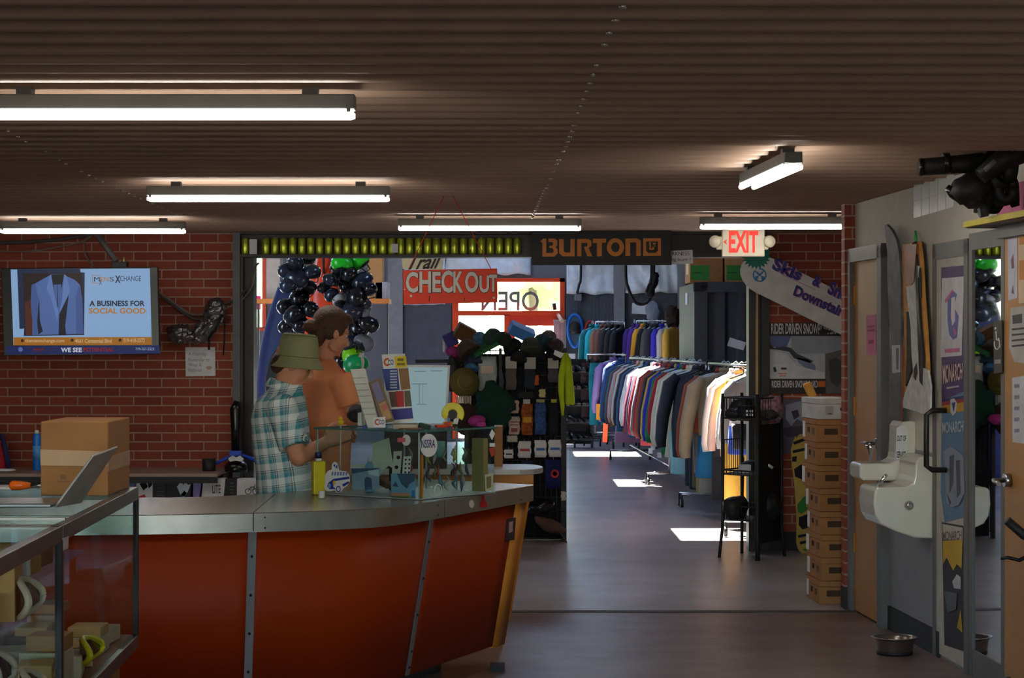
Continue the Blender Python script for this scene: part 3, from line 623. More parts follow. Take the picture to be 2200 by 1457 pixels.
# ------------------------------------------------------------------ two glass showcases at the left front
ZS = 1.083
def sx(Y): return -1.245 - .040 * (Y - 5.92) # right side of the showcases
ALU = mat((116, 114, 112), .35, .8)
def showcase(y0, y1, label):
    t = thing('showcase', label, 'showcase', (sx((y0 + y1) / 2) - .3, (y0 + y1) / 2, 0), 'glass showcases at the left')
    xr0, xr1 = sx(y0), sx(y1); xl0, xl1 = xr0 - .62, xr1 - .62; zb = .52
    def fr(name, a0, a1, z0, z1, m=ALU): # frame bar between two ground points
        A, B_ = Vector((*a0, 0)), Vector((*a1, 0)); d = (B_ - A).normalized(); w = Vector((-d.y, d.x, 0)) * .03
        return MB().prism([A + Vector((0, 0, z0)), B_ + Vector((0, 0, z0)), B_ + w + Vector((0, 0, z0)), A + w + Vector((0, 0, z0))], (0, 0, z1 - z0)).build(name, m, t, .002)
    for z0, z1, nm in ((ZS - .045, ZS, 'top_rail'), (zb, zb + .045, 'bottom_rail')):
        fr(nm, (xr0, y0), (xr1, y1), z0, z1); fr(nm, (xr1, y1), (xl1, y1), z0, z1); fr(nm, (xl0, y0), (xr0, y0), z0, z1)
        fr(nm, (xl1, y1), (xl0, y0), z0, z1)
    for x, y, m in ((xr0 - .012, y0 + .012, ALU), (xr1 - .008, y1 - .008, BLACK), (xl0 + .012, y0 + .012, ALU), (xl1 + .01, y1 - .01, ALU)):
        MB().lohi((x - .009, y - .009, zb + .04), (x + .009, y + .009, ZS - .04)).build('corner_post', m, t)
    MB().prism([(xl0 + .01, y0 + .01, ZS - .008), (xr0 - .01, y0 + .01, ZS - .008), (xr1 - .01, y1 - .01, ZS - .008), (xl1 + .01, y1 - .01, ZS - .008)], (0, 0, .006)).build('glass_top', GLASS, t)
    MB().prism([(xr0 - .006, y0 + .02, zb + .045), (xr1 - .006, y1 - .02, zb + .045), (xr1 - .010, y1 - .02, zb + .045), (xr0 - .010, y0 + .02, zb + .045)], (0, 0, ZS - zb - .09)).build('side_glass', GLASS, t)
    MB().prism([(xl1 + .02, y1 - .006, zb + .045), (xr1 - .02, y1 - .006, zb + .045), (xr1 - .02, y1 - .010, zb + .045), (xl1 + .02, y1 - .010, zb + .045)], (0, 0, ZS - zb - .09)).build('back_glass', GLASS, t)
    for z, dd in ((.56, 0.0), (.86, .16)):
        MB().prism([(xl0 + .02, y0 + .03, z), (xr0 - .02 - dd, y0 + .03, z), (xr1 - .02 - dd, y1 - .03, z), (xl1 + .02, y1 - .03, z)], (0, 0, .006)).build('shelf', GLASS if z > .7 else mat((120, 70, 46), .5), t)
    MB().prism([(xl0 + .03, y0 + .03, 0), (xr0 - .06, y0 + .03, 0), (xr1 - .06, y1 - .03, 0), (xl1 + .03, y1 - .03, 0)], (0, 0, zb)).build('plinth', mat((150, 96, 40), .5, scale=5), t)
    return t
sc1 = showcase(5.95, 7.50, 'far glass showcase with black end edge carrying the cardboard box')
sc2 = showcase(3.9, 5.93, 'near glass showcase cut by the photo edge, with tan boxes inside')
PSC = Plane((sx(5.95), 5.95, 0), (1, .04, 0)); sheet('sticker', [(134, 1157), (147, 1152), (146, 1178), (134, 1184)], PSC, mat((196, 186, 186), .7), sc1, th=.001)
def goods(px, py, Y, d, r_, m, lab, nm='carton', ct='box'):
    c = at(px, py, Y); tag(MB().box(c, d, rot(0, 0, r_)).build(nm, m, None, .003), lab, ct, 'boxes inside the showcases')
def onshelf(x, Y, z, d, r_, m, lab, nm='carton', ct='box'):
    tag(MB().box((x, Y, z + d[2] / 2), d, rot(0, 0, r_)).build(nm, m, None, .003), lab, ct, 'boxes inside the showcases')
KR = mat((184, 124, 74), .8); KR2 = mat((202, 152, 98), .8); WH = mat((210, 186, 158), .8); BRN = mat((98, 64, 46), .8)
zb, zm = .567, .867
KRS = [(KR, 'tan'), (KR2, 'light tan'), (WH, 'white'), (BRN, 'brown')]
rnd = random.Random(4)
for nm_r, xx, zz, ys_, big in (('front row of the showcase floor', -1.385, zb, (6.12, 6.34, 6.58, 6.82, 7.06, 7.30), 1), ('second row of the showcase floor', -1.55, zb, (6.2, 6.46, 6.72, 6.98, 7.26), 1), ('back row of the showcase floor', -1.72, zb, (6.35, 6.7, 7.05), 1), ('edge of the upper glass shelf', -1.545, zm, (6.15, 6.40, 6.66, 6.94), 0), ('back of the upper glass shelf', -1.71, zm, (6.3, 6.62, 6.95), 0)):
    for k, yy in enumerate(ys_):
        xk = xx - .04 * (yy - 6.5); m_, w_ = KRS[rnd.randrange(4) if k else 1]; h_ = rnd.uniform(.05, .13) if big else rnd.uniform(.05, .10); d_ = (rnd.uniform(.11, .14), rnd.uniform(.14, .19), h_); sk = rnd.uniform(-14, 14)
        onshelf(xk, yy, zz, d_, sk, m_, '%s box, %s in the %s' % (w_, ORD[k], nm_r))
        if rnd.random() < .6:
            m_, w_ = KRS[rnd.randrange(3)]; onshelf(xk + .01, yy, zz + h_ + .001, (d_[0] * .85, d_[1] * .8, rnd.uniform(.025, .05)), -sk, m_, '%s thin box on the %s box, %s' % (w_, ORD[k], nm_r))
for args in [(-1.34, 5.60, zm, (.10, .12, .17), 3, KR2, 'tall pale box standing on the upper shelf of the near showcase'), (-1.38, 5.35, zm, (.12, .2, .08), -6, KR, 'tan box on the upper shelf of the near showcase'), (-1.33, 5.66, zb, (.12, .2, .045), 4, WH, 'white flat box at the bottom of the near showcase by the divider'), (-1.36, 5.36, zb, (.13, .24, .09), 6, KR, 'kraft box at the bottom of the near showcase')]: onshelf(*args)
SUED = mat((214, 196, 172), .6)
def goggle(c, lab, w=.085, h=.06, m=SUED):
    c = Vector(c); pr = [c + Vector((.0, w * math.cos(a) * 1.0, h * .8 * math.sin(a))) + Vector((.02 * math.cos(2 * a), 0, 0)) for a in [k * math.pi / 12 for k in range(25)]]
    t = thing('goggles', lab, 'goggles', c, 'goggles inside the showcase')
    MB().tube(pr, .010, 8).build('frame', m, t); b = MB(); b.prism(pr[:-1], (-.012, 0, 0)); b.build('lens', mat((52, 40, 40), .15, coat=.5), t)
goggle((-1.265, 5.60, zm + .055), 'pale framed goggles on the upper shelf of the near showcase')
goggle((-1.28, 5.34, zb + .20), 'pale framed goggles lying on a kraft box below the others')
goggle((-1.262, 5.62, zb + .12), 'white framed goggles at the bottom of the near showcase', .07, .05, WH)
goggle((-1.305, 6.62, zb + .07), 'bright yellow framed goggles at the bottom of the far showcase', .10, .045, mat((216, 200, 24), .4))

# things on the showcase top
box = thing('cardboard_box', 'tall brown cardboard box with tape band on the glass showcase', 'box', (X(168, 7.2), 7.3, ZS))
xa, xb, ya = X(87, 7.05), X(238, 7.05), 7.05; xb = X(232, 7.05); HB = .245
b = MB().lohi((xa, ya, ZS), (xb, ya + .40, ZS + HB)); o = b.build('carton', CARDD, box, .004)
PBx = front(ya); sheet('tape', [(87, 966), (231, 970), (231, 1002), (87, 1000)], PBx, mat((186, 140, 94), .35), box, off=.0, th=.001)
MB().lohi((xb, ya, ZS + .08), (xb + .001, ya + .40, ZS + .13)).build('tape', mat((186, 140, 94), .35), box)
sheets('print', [rect(130, 1020, 142, 1030), rect(124, 1033, 150, 1036), rect(172, 1020, 190, 1040)], PBx, mat((140, 100, 64), .8), box, th=.001)
lt = thing('tablet', 'slim grey tablet propped at a slant in front of the cardboard box', 'tablet', (X(118, 6.6), 6.7, ZS))
A = at(116, 1088, 6.62); B_ = at(197, 978, 6.62)
b = MB().prism([A, B_, B_ + Vector((.045, .17, .02)), A + Vector((.045, .17, 0))], (.006, -.002, -.004)); b.build('screen', mat((190, 186, 180), .3, .3), lt, .002)
z_ = ZS + .001
b = MB().lohi((X(-60, 6.62), 6.55, z_), (A.x + .006, 6.80, z_ + .012)); b.build('keyboard_base', mat((110, 112, 116), .3, .5), lt, .003)
for py_, lab in ((1119, 'thin steel joint rail across the showcase top'),):
    y = (ZS - EH) * -F / (py_ - CY)
    tag(MB().lohi((-2.0, y, ZS + .001), (sx(y) - .02, y + .02, ZS + .008)).build('joint_rail', ALU), lab, 'rail')
t = thing('screwdriver', 'orange handled screwdriver lying by the cardboard box', 'screwdriver', (X(60, 7.2), 7.2, ZS))
y = 7.28; MB().tube([(X(20, y), y, ZS + .019), (X(26, y), y, ZS + .019), (X(45, y), y, ZS + .019), (X(66, y), y, ZS + .019)], [.008, .017, .016, .009], 10).build('handle', mat((236, 104, 24), .35), t)
MB().cyl((X(66, y), y, ZS + .019), (X(100, y), y, ZS + .019), .004, n=8).build('shaft', STEEL, t)
o = MB().lohi((X(-30, 7.35), 7.30, ZS + .001), (X(52, 7.35), 7.42, ZS + .012)).build('cloth_pad', mat((200, 196, 190), .8), None, .004); tag(o, 'pale cloth pad on the showcase beside the screwdriver', 'cloth')
# blue bottle on the wall counter
YC = 15.4; ZC = .632
bt = thing('bottle', 'bright blue plastic bottle with white cap on the wall counter', 'bottle', (X(79, 15.8), 15.8, ZC)); q = Vector((X(79, 15.8), 15.8, ZC))
MB().lathe([(.029, 0), (.031, .01), (.031, .235), (.025, .262), (.013, .272)], q, 20).build('body', mat((36, 120, 215), .35), bt); MB().lathe([(.015, .27), (.015, .292), (.006, .296)], q, 16).build('cap', WHITE, bt)
MB().lathe([(.0315, .08), (.0315, .18)], q, 20).build('label_band', mat((90, 160, 230), .5), bt)
# wall counter and its printed boxes
wc = thing('wall_counter', 'long low counter along the brick wall under the television', 'counter', (-3.6, 14.3, 0))
MB().lohi((-5.9, YC, ZC - .025), (-2.12, 16.19, ZC)).build('countertop', mat((150, 126, 110), .45, scale=4), wc, .003)
MB().lohi((-5.9, YC + .005, ZC - .07), (-2.12, YC + .03, ZC - .025)).build('front_edge', BLACK, wc)
MB().lohi((-5.9, YC + .40, 0), (-2.13, 16.15, ZC - .025)).build('base_cabinet', mat((70, 62, 60), .7), wc)
MB().lohi((-5.9, YC + .02, .32), (-1.9, YC + .40, .35)).build('shelf', mat((90, 76, 68), .6), wc)
PW = front(YC + .06)
def gbox(x0, x1, m, lab, deco, y0=1029, y1=1092, skew=0):
    t = thing('printed_box', lab, 'box', PW.hit((x0 + x1) / 2, y1), 'printed boxes under the wall counter')
    b = MB(); b.prism([PW.hit(x, y_, 0) for x, y_ in ((x0 + skew, y0), (x1 + skew, y0), (x1, y1), (x0, y1))], (0, .12, 0)); b.build('carton', m, t)
    for nm, polys, mm in deco: sheets(nm, polys, PW, mm, t, off=.0002, th=.0008)
    return t
LAV = mat((140, 128, 190), .6)
gbox(252, 292, mat((140, 40, 44), .6), 'red printed box with blue corner under the counter', [('print', [[(256, 1034), (288, 1031), (290, 1044), (258, 1050)]], mat((90, 110, 170), .6))])
gbox(293, 328, mat((210, 206, 208), .6), 'white box printed with a black splash under the counter', [('print', [[(300, 1040), (312, 1033), (318, 1046), (308, 1054)], [(316, 1034), (327, 1030), (327, 1042), (320, 1050)]], INK), ('print', [[(296, 1068), (310, 1062), (318, 1076), (296, 1080)]], mat((180, 40, 40), .6))])
gbox(329, 356, mat((38, 38, 44), .6), 'plain black box with faint lines under the counter', [('print', [rect(338, 1040 + 8 * k, 352, 1041 + 8 * k) for k in range(4)], mat((90, 90, 96), .6))])
gbox(357, 415, mat((30, 30, 34), .6), 'black box printed with a white ice shape under the counter', [('print', [[(380, 1046), (388, 1036), (394, 1042), (398, 1034), (404, 1042), (410, 1040), (404, 1056), (396, 1068), (388, 1064)]], mat((214, 222, 230), .6)), ('print', [[(388, 1064), (396, 1054), (402, 1060), (394, 1070)]], mat((130, 160, 200), .6))])
gbox(404, 424, LAV, 'slanted lavender box under the counter', [], skew=10)
t = gbox(431, 478, mat((214, 212, 212), .6), 'white box with dark block lettering under the counter', [], skew=6)
text('LITE', [(456, 1042), (474, 1042), (474, 1060), (456, 1060)], PW, mat((90, 86, 90), .7), t, off=.0004, th=.0008, bold=.02)
gbox(481, 507, mat((34, 34, 38), .6), 'narrow black box between two white boxes under the counter', [('print', [rect(494, 1038 + 7 * k, 503, 1039 + 7 * k) for k in range(4)], mat((110, 110, 112), .6))], skew=3)
t = gbox(509, 562, mat((210, 208, 208), .6), 'white box with a small bicycle drawing under the counter', [])
b = MB()
for cx, cy, r in ((533, 1056, 6), (549, 1056, 6)): b.tube([PW.hit(cx + r * math.cos(a), cy + r * math.sin(a), .002) for a in [k * math.pi / 8 for k in range(17)]], .0022, 4)
b.tube([PW.hit(x, y, .002) for x, y in ((533, 1056), (539, 1046), (546, 1046), (549, 1056))], .0022, 4).tube([PW.hit(x, y, .002) for x, y in ((539, 1046), (542, 1056), (546, 1046), (548, 1041))], .0022, 4); b.build('print', INK, t)
# red jacket at photo edge
jk = thing('jacket', 'red and navy jacket lying at the photo edge on the wall counter', 'jacket', (X(4, 15.8), 15.8, ZC))
b = MB(); rings = []
for k, (z, w) in enumerate([(0, .10), (.06, .095), (.14, .075), (.22, .05), (.28, .02)]):
    rings.append([Vector((X(-22, 15.8) + w * 1.3 * math.cos(a) * (1 + .1 * math.sin(3 * a + k)), 15.8 + .08 * math.sin(a) * (1 - .4 * k / 4), ZC + z)) for a in [2 * math.pi * j / 18 for j in range(18)]])
b.loft(rings); b.build('body', mat((196, 40, 52), .8, bump=.3, bs=20), jk); MB().tube([(X(2, 15.7), 15.72, ZC + .27), (X(9, 15.7), 15.72, ZC + .18), (X(17, 15.7), 15.73, ZC + .02)], [.012, .02, .02], 8).build('trim_band', mat((40, 40, 90), .8), jk)
o = MB().ball((X(8, 15.6), 15.6, ZC + .012), (.09, .05, .012), nu=14, nv=8).build('white_cloth', PAPER); tag(o, 'crumpled white cloth at the photo edge on the wall counter', 'cloth')
# pump-like blue stand, cup, helmet
st = thing('repair_stand', 'blue footed stand with black upright against the dark post', 'stand', (X(505, 15.88), 15.88, ZC))
y = 15.88; P_ = lambda px, py: at(px, py, y); BLUE = mat((24, 70, 200), .4)
MB().tube([P_(507, 970), P_(506, 920), P_(505, 880), P_(509, 862)], [.035, .034, .04, .022], 12, flat=.6).build('upright', BLACKG, st)
b = MB().box(P_(506, 974), (.085, .08, .04)); b.tube([P_(492, 982), P_(470, 993), P_(452, 1000)], .014, 8).tube([P_(520, 978), P_(542, 986), P_(553, 994)], .014, 8).tube([P_(506, 978), P_(506, 996) + Vector((0, -.08, 0))], .014, 8); b.build('foot', BLUE, st, .004)
q = Vector((X(449, 15.7), 15.7, ZC)); o = MB().lathe([(.046, 0), (.049, .01), (.052, .09), (.048, .09), (.044, .015), (.002, .012)], q, 20).build('cup', BLACK); tag(o, 'short black cup beside the blue footed stand', 'cup')
hl = thing('helmet', 'round black helmet with white drawing in front of the blue stand', 'helmet', (X(510, 15.6), 15.6, ZC)); q = Vector((X(507, 15.6), 15.6, ZC))
MB().ball(q + Vector((0, 0, .02)), (.085, .09, .075), nu=20, nv=12, fn=lambda v: Vector((v.x, v.y, max(v.z, -.018)))).build('shell', BLACKG, hl)
sheets('print', [[(490, 985), (500, 979), (508, 983), (516, 979), (524, 986), (520, 992), (506, 990), (494, 992)]], front(15.50), mat((205, 205, 205), .6), hl, th=.004)

# ------------------------------------------------------------------ television
YT = 15.2
tv = thing('television', 'flat television showing an advertisement on the brick wall', 'television', at(174, 762, YT))
PV = Plane((X(174, YT), YT, 0), (.03, -1, 0))
b = MB(); b.prism([PV.hit(x, y, -.05) for x, y in ((5, 577), (341, 574), (345, 761), (11, 765))], PV.n * .05); b.build('bezel', BLACKG, tv, .004)
TE = 0.62
def tvs(name, polys, rgb, o_=.001, e=TE): return sheets(name, polys, PV, mat(rgb, emit=e), scr, off=o_, th=.0006)
scr = sheet('screen', [(23, 579), (322, 577), (326, 741), (29, 742)], PV, mat((150, 190, 235), emit=TE), tv, th=.001)
tvs('picture', [[(37, 579), (172, 578), (173, 585), (182, 586), (181, 720), (51, 722), (52, 706), (42, 707)]], (24, 40, 76))
tvs('picture', [[(49, 588), (176, 586), (181, 720), (55, 721)]], (40, 22, 24), .002)
tvs('picture', [[(53, 650), (72, 640), (76, 720), (56, 720)]], (88, 40, 28), .003)
SU = (86, 116, 178)
tvs('suit', [[(70, 720), (69, 650), (68, 624), (76, 609), (106, 592), (112, 589), (136, 589), (142, 593), (160, 601), (172, 612), (176, 640), (179, 718)]], SU, .004)
tvs('suit', [[(68, 612), (76, 609), (82, 640), (84, 690), (79, 719), (72, 719), (66, 650)], [(163, 640), (170, 612), (177, 640), (180, 718), (164, 718)]], (70, 96, 158), .005)
tvs('lining', [[(109, 590), (138, 589), (134, 610), (127, 660), (116, 630)]], (30, 30, 44), .006)
tvs('trousers', [[(115, 612), (131, 611), (135, 650), (126, 680), (118, 640)]], (78, 106, 168), .007)
tvs('trousers', [[(122, 612), (123, 612), (125, 660), (123, 660)]], (30, 36, 56), .008)
tvs('lapel', [[(106, 592), (110, 590), (118, 640), (127, 672), (122, 690), (110, 640), (100, 622)], [(138, 589), (142, 592), (150, 620), (148, 640), (132, 672), (128, 668), (134, 640)]], (104, 136, 200), .009)
tvs('shadow', [[(127, 676), (148, 632), (140, 700), (142, 719), (126, 719)], [(84, 640), (86, 690), (92, 712), (82, 719), (80, 690)]], (22, 24, 40), .010)
tvs('hanger', [[(112, 590), (136, 589), (135, 604), (128, 608), (113, 606)]], (18, 22, 22), .011)
def tvt(s, q, rgb, bold=.02, sh=0): return text(s, q, PV, mat(rgb, emit=TE), scr, off=.002, th=.0008, bold=bold, shear=sh)
YL = (196, 130, 40); DN = (34, 36, 60)
tvt('M', (202, 595, 214, 605), DN, .0); tvt('EN', (215, 595, 233, 605), YL, .0); tvt('S', (235, 595, 245, 605), (90, 80, 80), .0); tvt('X', (247, 592, 259, 608), DN, .03); tvt('CHANGE', (258, 593, 303, 604), (50, 60, 90), 0)
tvt('X', (213, 601, 219, 612), DN, .0)
tvs('logo_frame', [rect(198, 591, 216, 592), rect(198, 591, 199, 609), rect(198, 608, 211, 609)], YL, .002)
tvt('A BUSINESS FOR', (192, 646, 311, 658), DN, .03); tvt('SOCIAL GOOD', (191, 662, 313, 674), YL, .03)
tvs('banner', [[(29, 725), (325, 724), (326, 741), (30, 742)]], (176, 112, 26), .0015)
tvt('themenxchange.com', (54, 728, 138, 738), (226, 196, 150), .01); tvt('4661 Centennial Blvd', (161, 728, 240, 737), (226, 196, 150), .01); tvt('719-418-3372', (265, 727, 311, 736), (226, 196, 150), .01)
tvs('dot', [ellipse(48, 732, 3.5, 3.5, 12), ellipse(155, 731, 3.5, 3.5, 12), ellipse(258, 731, 3.5, 3.5, 12)], (60, 30, 14), .0025)
bar = sheet('ticker', [(13, 744), (342, 742), (343, 760), (13, 762)], PV, mat((18, 34, 96), emit=TE), tv, th=.001); scr = bar
tvt('WE SEE', (131, 747, 176, 757), (220, 226, 240), .03); tvt('POTENTIAL', (179, 747, 245, 756), (150, 22, 34), .03); tvt('719-767-5533', (291, 747, 331, 753), (170, 186, 220), .01)
tvs('dot', [ellipse(44, 751, 5, 5, 14)], (90, 120, 190), .002); tvs('mark', [rect(71, 749, 94, 753), rect(73, 755, 90, 756)], (110, 26, 40), .002)
MB().lohi((X(150, 15.3), 15.24, 1.55), (X(200, 15.3), YB - .002, 1.75)).build('wall_mount', BLACK, tv)
br = thing('bracket_arm', 'grey ceiling arm running down behind the television', 'bracket', Vector((X(200, 15.6), 15.6, H - .02)))
MB().tube([Vector((X(200, 15.5), 15.5, H)), at(250, 562, 15.45)], .022, 10).build('pole', mat((96, 92, 92), .5), br); MB().box(at(258, 572, 15.42), (.11, .08, .06)).build('mount', BLACK, br, .004)
tag(MB().tube([at(266, 552, 15.4), at(266, 566, 15.4)], [.008, .014], 8).build('antenna_plug', mat((190, 170, 110), .4, .6)), 'small brass plug standing on the television top', 'plug')
# cables
def cable(label, ptsl, r, m, nm='cable'): tag(MB().tube(catmull(ptsl, 6), r, 6).build(nm, m), label, 'cable', 'cables on the brick wall')
CB = mat((140, 126, 116), .7); CB2 = mat((90, 84, 84), .7); Yc = YB - .06
cable('pale thin cable looping from the ceiling arm to the television', [at(200, 505, Yc), at(182, 515, Yc), at(181, 540, Yc), at(192, 562, Yc), at(204, 574, Yc)], .006, CB)
cable('pale cable sagging to the photo edge below the strip light', [at(-10, 539, Yc), at(60, 540, Yc), at(130, 530, Yc), at(180, 518, Yc), at(201, 503, Yc)], .006, CB)
cable('grey cable bundle running along the ceiling edge to the photo edge', [at(-10, 522, Yc), at(60, 520, Yc), at(130, 514, Yc), at(200, 503, Yc)], .014, CB2)
cable('grey cable sagging from the television to the crumpled silver shell', [at(342, 628, Yc), at(375, 652, Yc), at(410, 675, Yc), at(445, 672, Yc), at(480, 655, Yc)], .010, CB)
cable('second grey cable sagging under the first beside the television', [at(342, 634, Yc), at(380, 662, Yc), at(420, 686, Yc), at(460, 678, Yc)], .009, CB2)
cable('dark cable pair rising from the silver shell to the post top', [at(470, 660, Yc), at(510, 640, Yc), at(538, 610, Yc - .14), at(548, 575, Yc - .16), at(556, 565, Yc - .16)], .008, CB2)
cable('thin pale cable rising beside the dark pair to the post', [at(474, 668, Yc), at(515, 648, Yc), at(540, 618, Yc - .14), at(549, 580, Yc - .16)], .006, CB)
# crumpled silver shell
sv = thing('crumpled_helmet', 'crumpled silver cracked helmet shell hung on the brick wall', 'helmet', at(420, 742, 16.05))
SILV = mat((128, 124, 126), .22, .75, var=.45, scale=14, bump=.5, bs=35)
def crump(v, f=9, a=.28): return v * (1 + a * noise.noise(v * f * 3) + .12 * noise.noise(v * f * 9))
y = 16.05; b = MB()
b.ball(at(460, 676, y), (.080, .06, .125), rot(0, 12, 0), 26, 18, crump); b.ball(at(436, 712, y), (.12, .06, .075), rot(0, -38, 0), 26, 18, crump); b.ball(at(388, 718, y), (.105, .06, .075), rot(0, 8, 0), 24, 16, crump)
b.build('shell', SILV, sv, smooth=False); b = MB(); b.tube([at(448, 728, y - .07), at(466, 700, y - .07), at(478, 676, y - .06)], .010, 6).tube([at(449, 728, y - .06), at(449, 752, y - .06)], .008, 6).tube([at(482, 690, y), at(482, 730, y), at(480, 756, y)], .006, 6).tube([at(480, 756, y), at(480, 764, y)], [.01, .002], 6)
b.build('strap', BLACK, sv)
PN = front(YB - .012); nt_ = thing('paper_notice', 'white paper notice about wearing a helmet taped to brick', 'notice', PN.hit(430, 808))
sheet('sheet', [(398, 746), (462, 746), (463, 808), (399, 809)], PN, PAPER, nt_, th=.002)
text(['A Friendly', 'Reminder to', 'Wear A', 'Helmet'], [(405, 757, 443, 766), (405, 769, 450, 777), (405, 780, 433, 788), (405, 791, 434, 799)], PN, mat((150, 146, 160), .8), nt_, off=.002, th=.001)
sheets('drawing', [ellipse(449, 790, 6, 4, 14)], PN, mat((206, 176, 150), .8), nt_, off=.002, th=.001)
# ------------------------------------------------------------------ green cans along the beam, signs
CANG = mat((186, 198, 66), .28, .6, var=.3, scale=18); CANR = mat((170, 170, 160), .25, 1.0)
yc = YB - .10; zc = 2.236
proto = None; xs = [527] + [571 + 19.3 * k for k in range(29)]
for i, px in enumerate(xs):
    x = X(px, yc); lab = 'green drinks can on the beam, %s from the left post' % ORD[i]
    if proto is None:
        proto = thing('drinks_can', lab, 'can', (x, yc, zc), 'green cans on the beam')
        MB().lathe([(.024, 0), (.027, .004), (.029, .012), (.029, .112), (.025, .122)], (x, yc, zc), 20).build('body', CANG, proto)
        MB().lathe([(.0255, .1215), (.0265, .125), (.024, .126), (.022, .122)], (x, yc, zc), 18).build('lid', CANR, proto); c = proto
    else:
        c = copy_tree(proto); c.location = (x, yc, zc); c['label'] = lab
    c.rotation_euler = (0, 0, random.uniform(0, 6))
PBm = front(YB - .142)
for q, lab in ((rect(536, 514, 552, 546), 'small white card on the beam between the first two cans'), (rect(841, 524, 855, 543), 'small white card hung over the middle of the can row')):
    tag(sheet('card', q, PBm, PAPER, None, th=.002), lab, 'card')
PBu = front(15.9); t = thing('brand_sign', 'black board sign with orange lettering BURTON on the beam', 'sign', PBu.hit(1292, 570))
sheet('board', rect(1142, 496, 1442, 570), PBu, mat((38, 36, 34), .6), t, off=-.03, th=.03, bevel=.003)
OR2 = mat((206, 120, 30), .5, var=.05)
def bl(polys): return sheets('lettering', polys, PBu, OR2, t, th=.003)
def qx(x): return 1100 + x * 400 / 2200
def qy(y): return 470 + y * 230 / 1265
def Q(*p): return [(qx(a), qy(b_)) for a, b_ in p]
bl([Q((335, 270), (370, 235), (405, 235), (405, 405), (480, 405), (490, 390), (490, 360), (470, 345), (440, 345), (440, 320), (470, 320), (485, 305), (485, 285), (470, 275), (430, 275), (430, 235), (510, 235), (535, 260), (535, 315), (515, 335), (540, 360), (540, 410), (500, 448), (358, 448), (358, 285))])
bl([Q((555, 240), (612, 240), (612, 385), (630, 400), (690, 400), (690, 240), (740, 240), (740, 445), (600, 445), (558, 410)),
    Q((770, 240), (905, 240), (938, 265), (938, 320), (905, 345), (948, 445), (890, 445), (850, 335), (890, 325), (890, 285), (820, 285), (820, 445), (770, 445)),
    Q((955, 238), (1112, 235), (1112, 282), (1062, 284), (1062, 443), (1005, 445), (1005, 286), (955, 288)),
    Q((1340, 235), (1480, 232), (1522, 262), (1522, 440), (1468, 440), (1468, 280), (1395, 280), (1395, 440), (1340, 440))])
def ringpoly(cx, cy, rx, ry, ix, iy, n=28):
    return [[(cx + rx * math.cos(a), cy + ry * math.sin(a)), (cx + rx * math.cos(b_), cy + ry * math.sin(b_)), (cx + ix * math.cos(b_), cy + iy * math.sin(b_)), (cx + ix * math.cos(a), cy + iy * math.sin(a))] for a, b_ in [(2 * math.pi * k / n, 2 * math.pi * (k + 1) / n) for k in range(n)]]
bl(ringpoly(qx(1222), qy(338), 18.5, 19.5, 9, 10.5))
sheets('emblem', [Q((1550, 232), (1760, 230), (1760, 268), (1550, 270)), Q((1550, 270), (1585, 270), (1585, 440), (1550, 440)), Q((1725, 268), (1760, 268), (1760, 438), (1725, 438)), Q((1585, 405), (1725, 405), (1725, 438), (1585, 440)),
    Q((1585, 380), (1610, 405), (1585, 405)), Q((1725, 375), (1725, 405), (1695, 405)), Q((1622, 275), (1640, 275), (1640, 350), (1660, 350), (1660, 330), (1678, 330), (1678, 368), (1622, 368)), Q((1665, 285), (1705, 285), (1690, 305), (1665, 305)), Q((1680, 312), (1700, 320), (1690, 330), (1680, 325))], PBu, OR2, t, th=.003)
PHs = front(16.0); hs = thing('paper_sign', 'white handwritten paper sign hung at the end of the black board sign', 'sign', PHs.hit(1464, 568))
sheet('sheet', [(1436, 539), (1488, 537), (1489, 566), (1436, 569)], PHs, PAPER, hs, th=.002)
text(['RKNESS', 'ng burt ?'], [(1444, 541, 1481, 549), (1442, 554, 1484, 563)], PHs, INK, hs, off=.002, th=.001)
# checkout sign
PCk = Plane((X(967, 12.0), 12.0, 0), (.02, -1, 0)); ck = thing('checkout_sign', 'orange hand painted CHECK OUT board hanging on two strings', 'sign', PCk.hit(967, 653))
bo = sheet('board', [(866, 581), (1068, 577), (1069, 650), (867, 654)], PCk, mat((226, 54, 10), .5, var=.06), ck, off=-.012, th=.012, bevel=.002)
wpl = mat((206, 202, 196), .6)
dkl = mat((60, 24, 20), .6)
for i, (ch, q) in enumerate([('C', (872, 584, 898, 629)), ('H', (901, 583, 926, 629)), ('E', (929, 584, 947, 628)), ('C', (948, 581, 973, 629)), ('K', (974, 583, 995, 629)), ('O', (999, 583, 1028, 629)), ('U', (1030, 592, 1051, 629)), ('T', (1051, 590, 1068, 627))]):
    text(ch, (q[0] - 1, q[1] - 1, q[2] + 1.5, q[3] + 1.5), PCk, dkl, ck, off=.0, th=.0012, bold=.045); text(ch, q, PCk, wpl, ck, off=.0012, th=.0012, bold=.03)
sheets('nail', [ellipse(883, 636, 2.5, 2.5, 10), ellipse(1061, 640, 2.5, 2.5, 10), ellipse(869, 622, 1.5, 1.5, 8)], PCk, wpl, ck, th=.003)
sheets('mark', [[(922, 636), (924, 636), (923, 647), (921, 647)], [(997, 640), (999, 640), (998, 648), (997, 648)]], PCk, dkl, ck, th=.001)
for a, c_ in (((955, 424), (876, 583)), ((972, 424), (1056, 580))): MB().tube([at(*a, 12.0) + Vector((0, 0, .012)), PCk.hit(*c_)], .0022, 6).build('string', mat((220, 60, 30), .7), ck)
MB().tube([at(955, 423, 12.0) + Vector((0, 0, .012)), at(972, 423, 12.0) + Vector((0, 0, .012))], .0022, 6).build('string', mat((220, 60, 30), .7), ck)
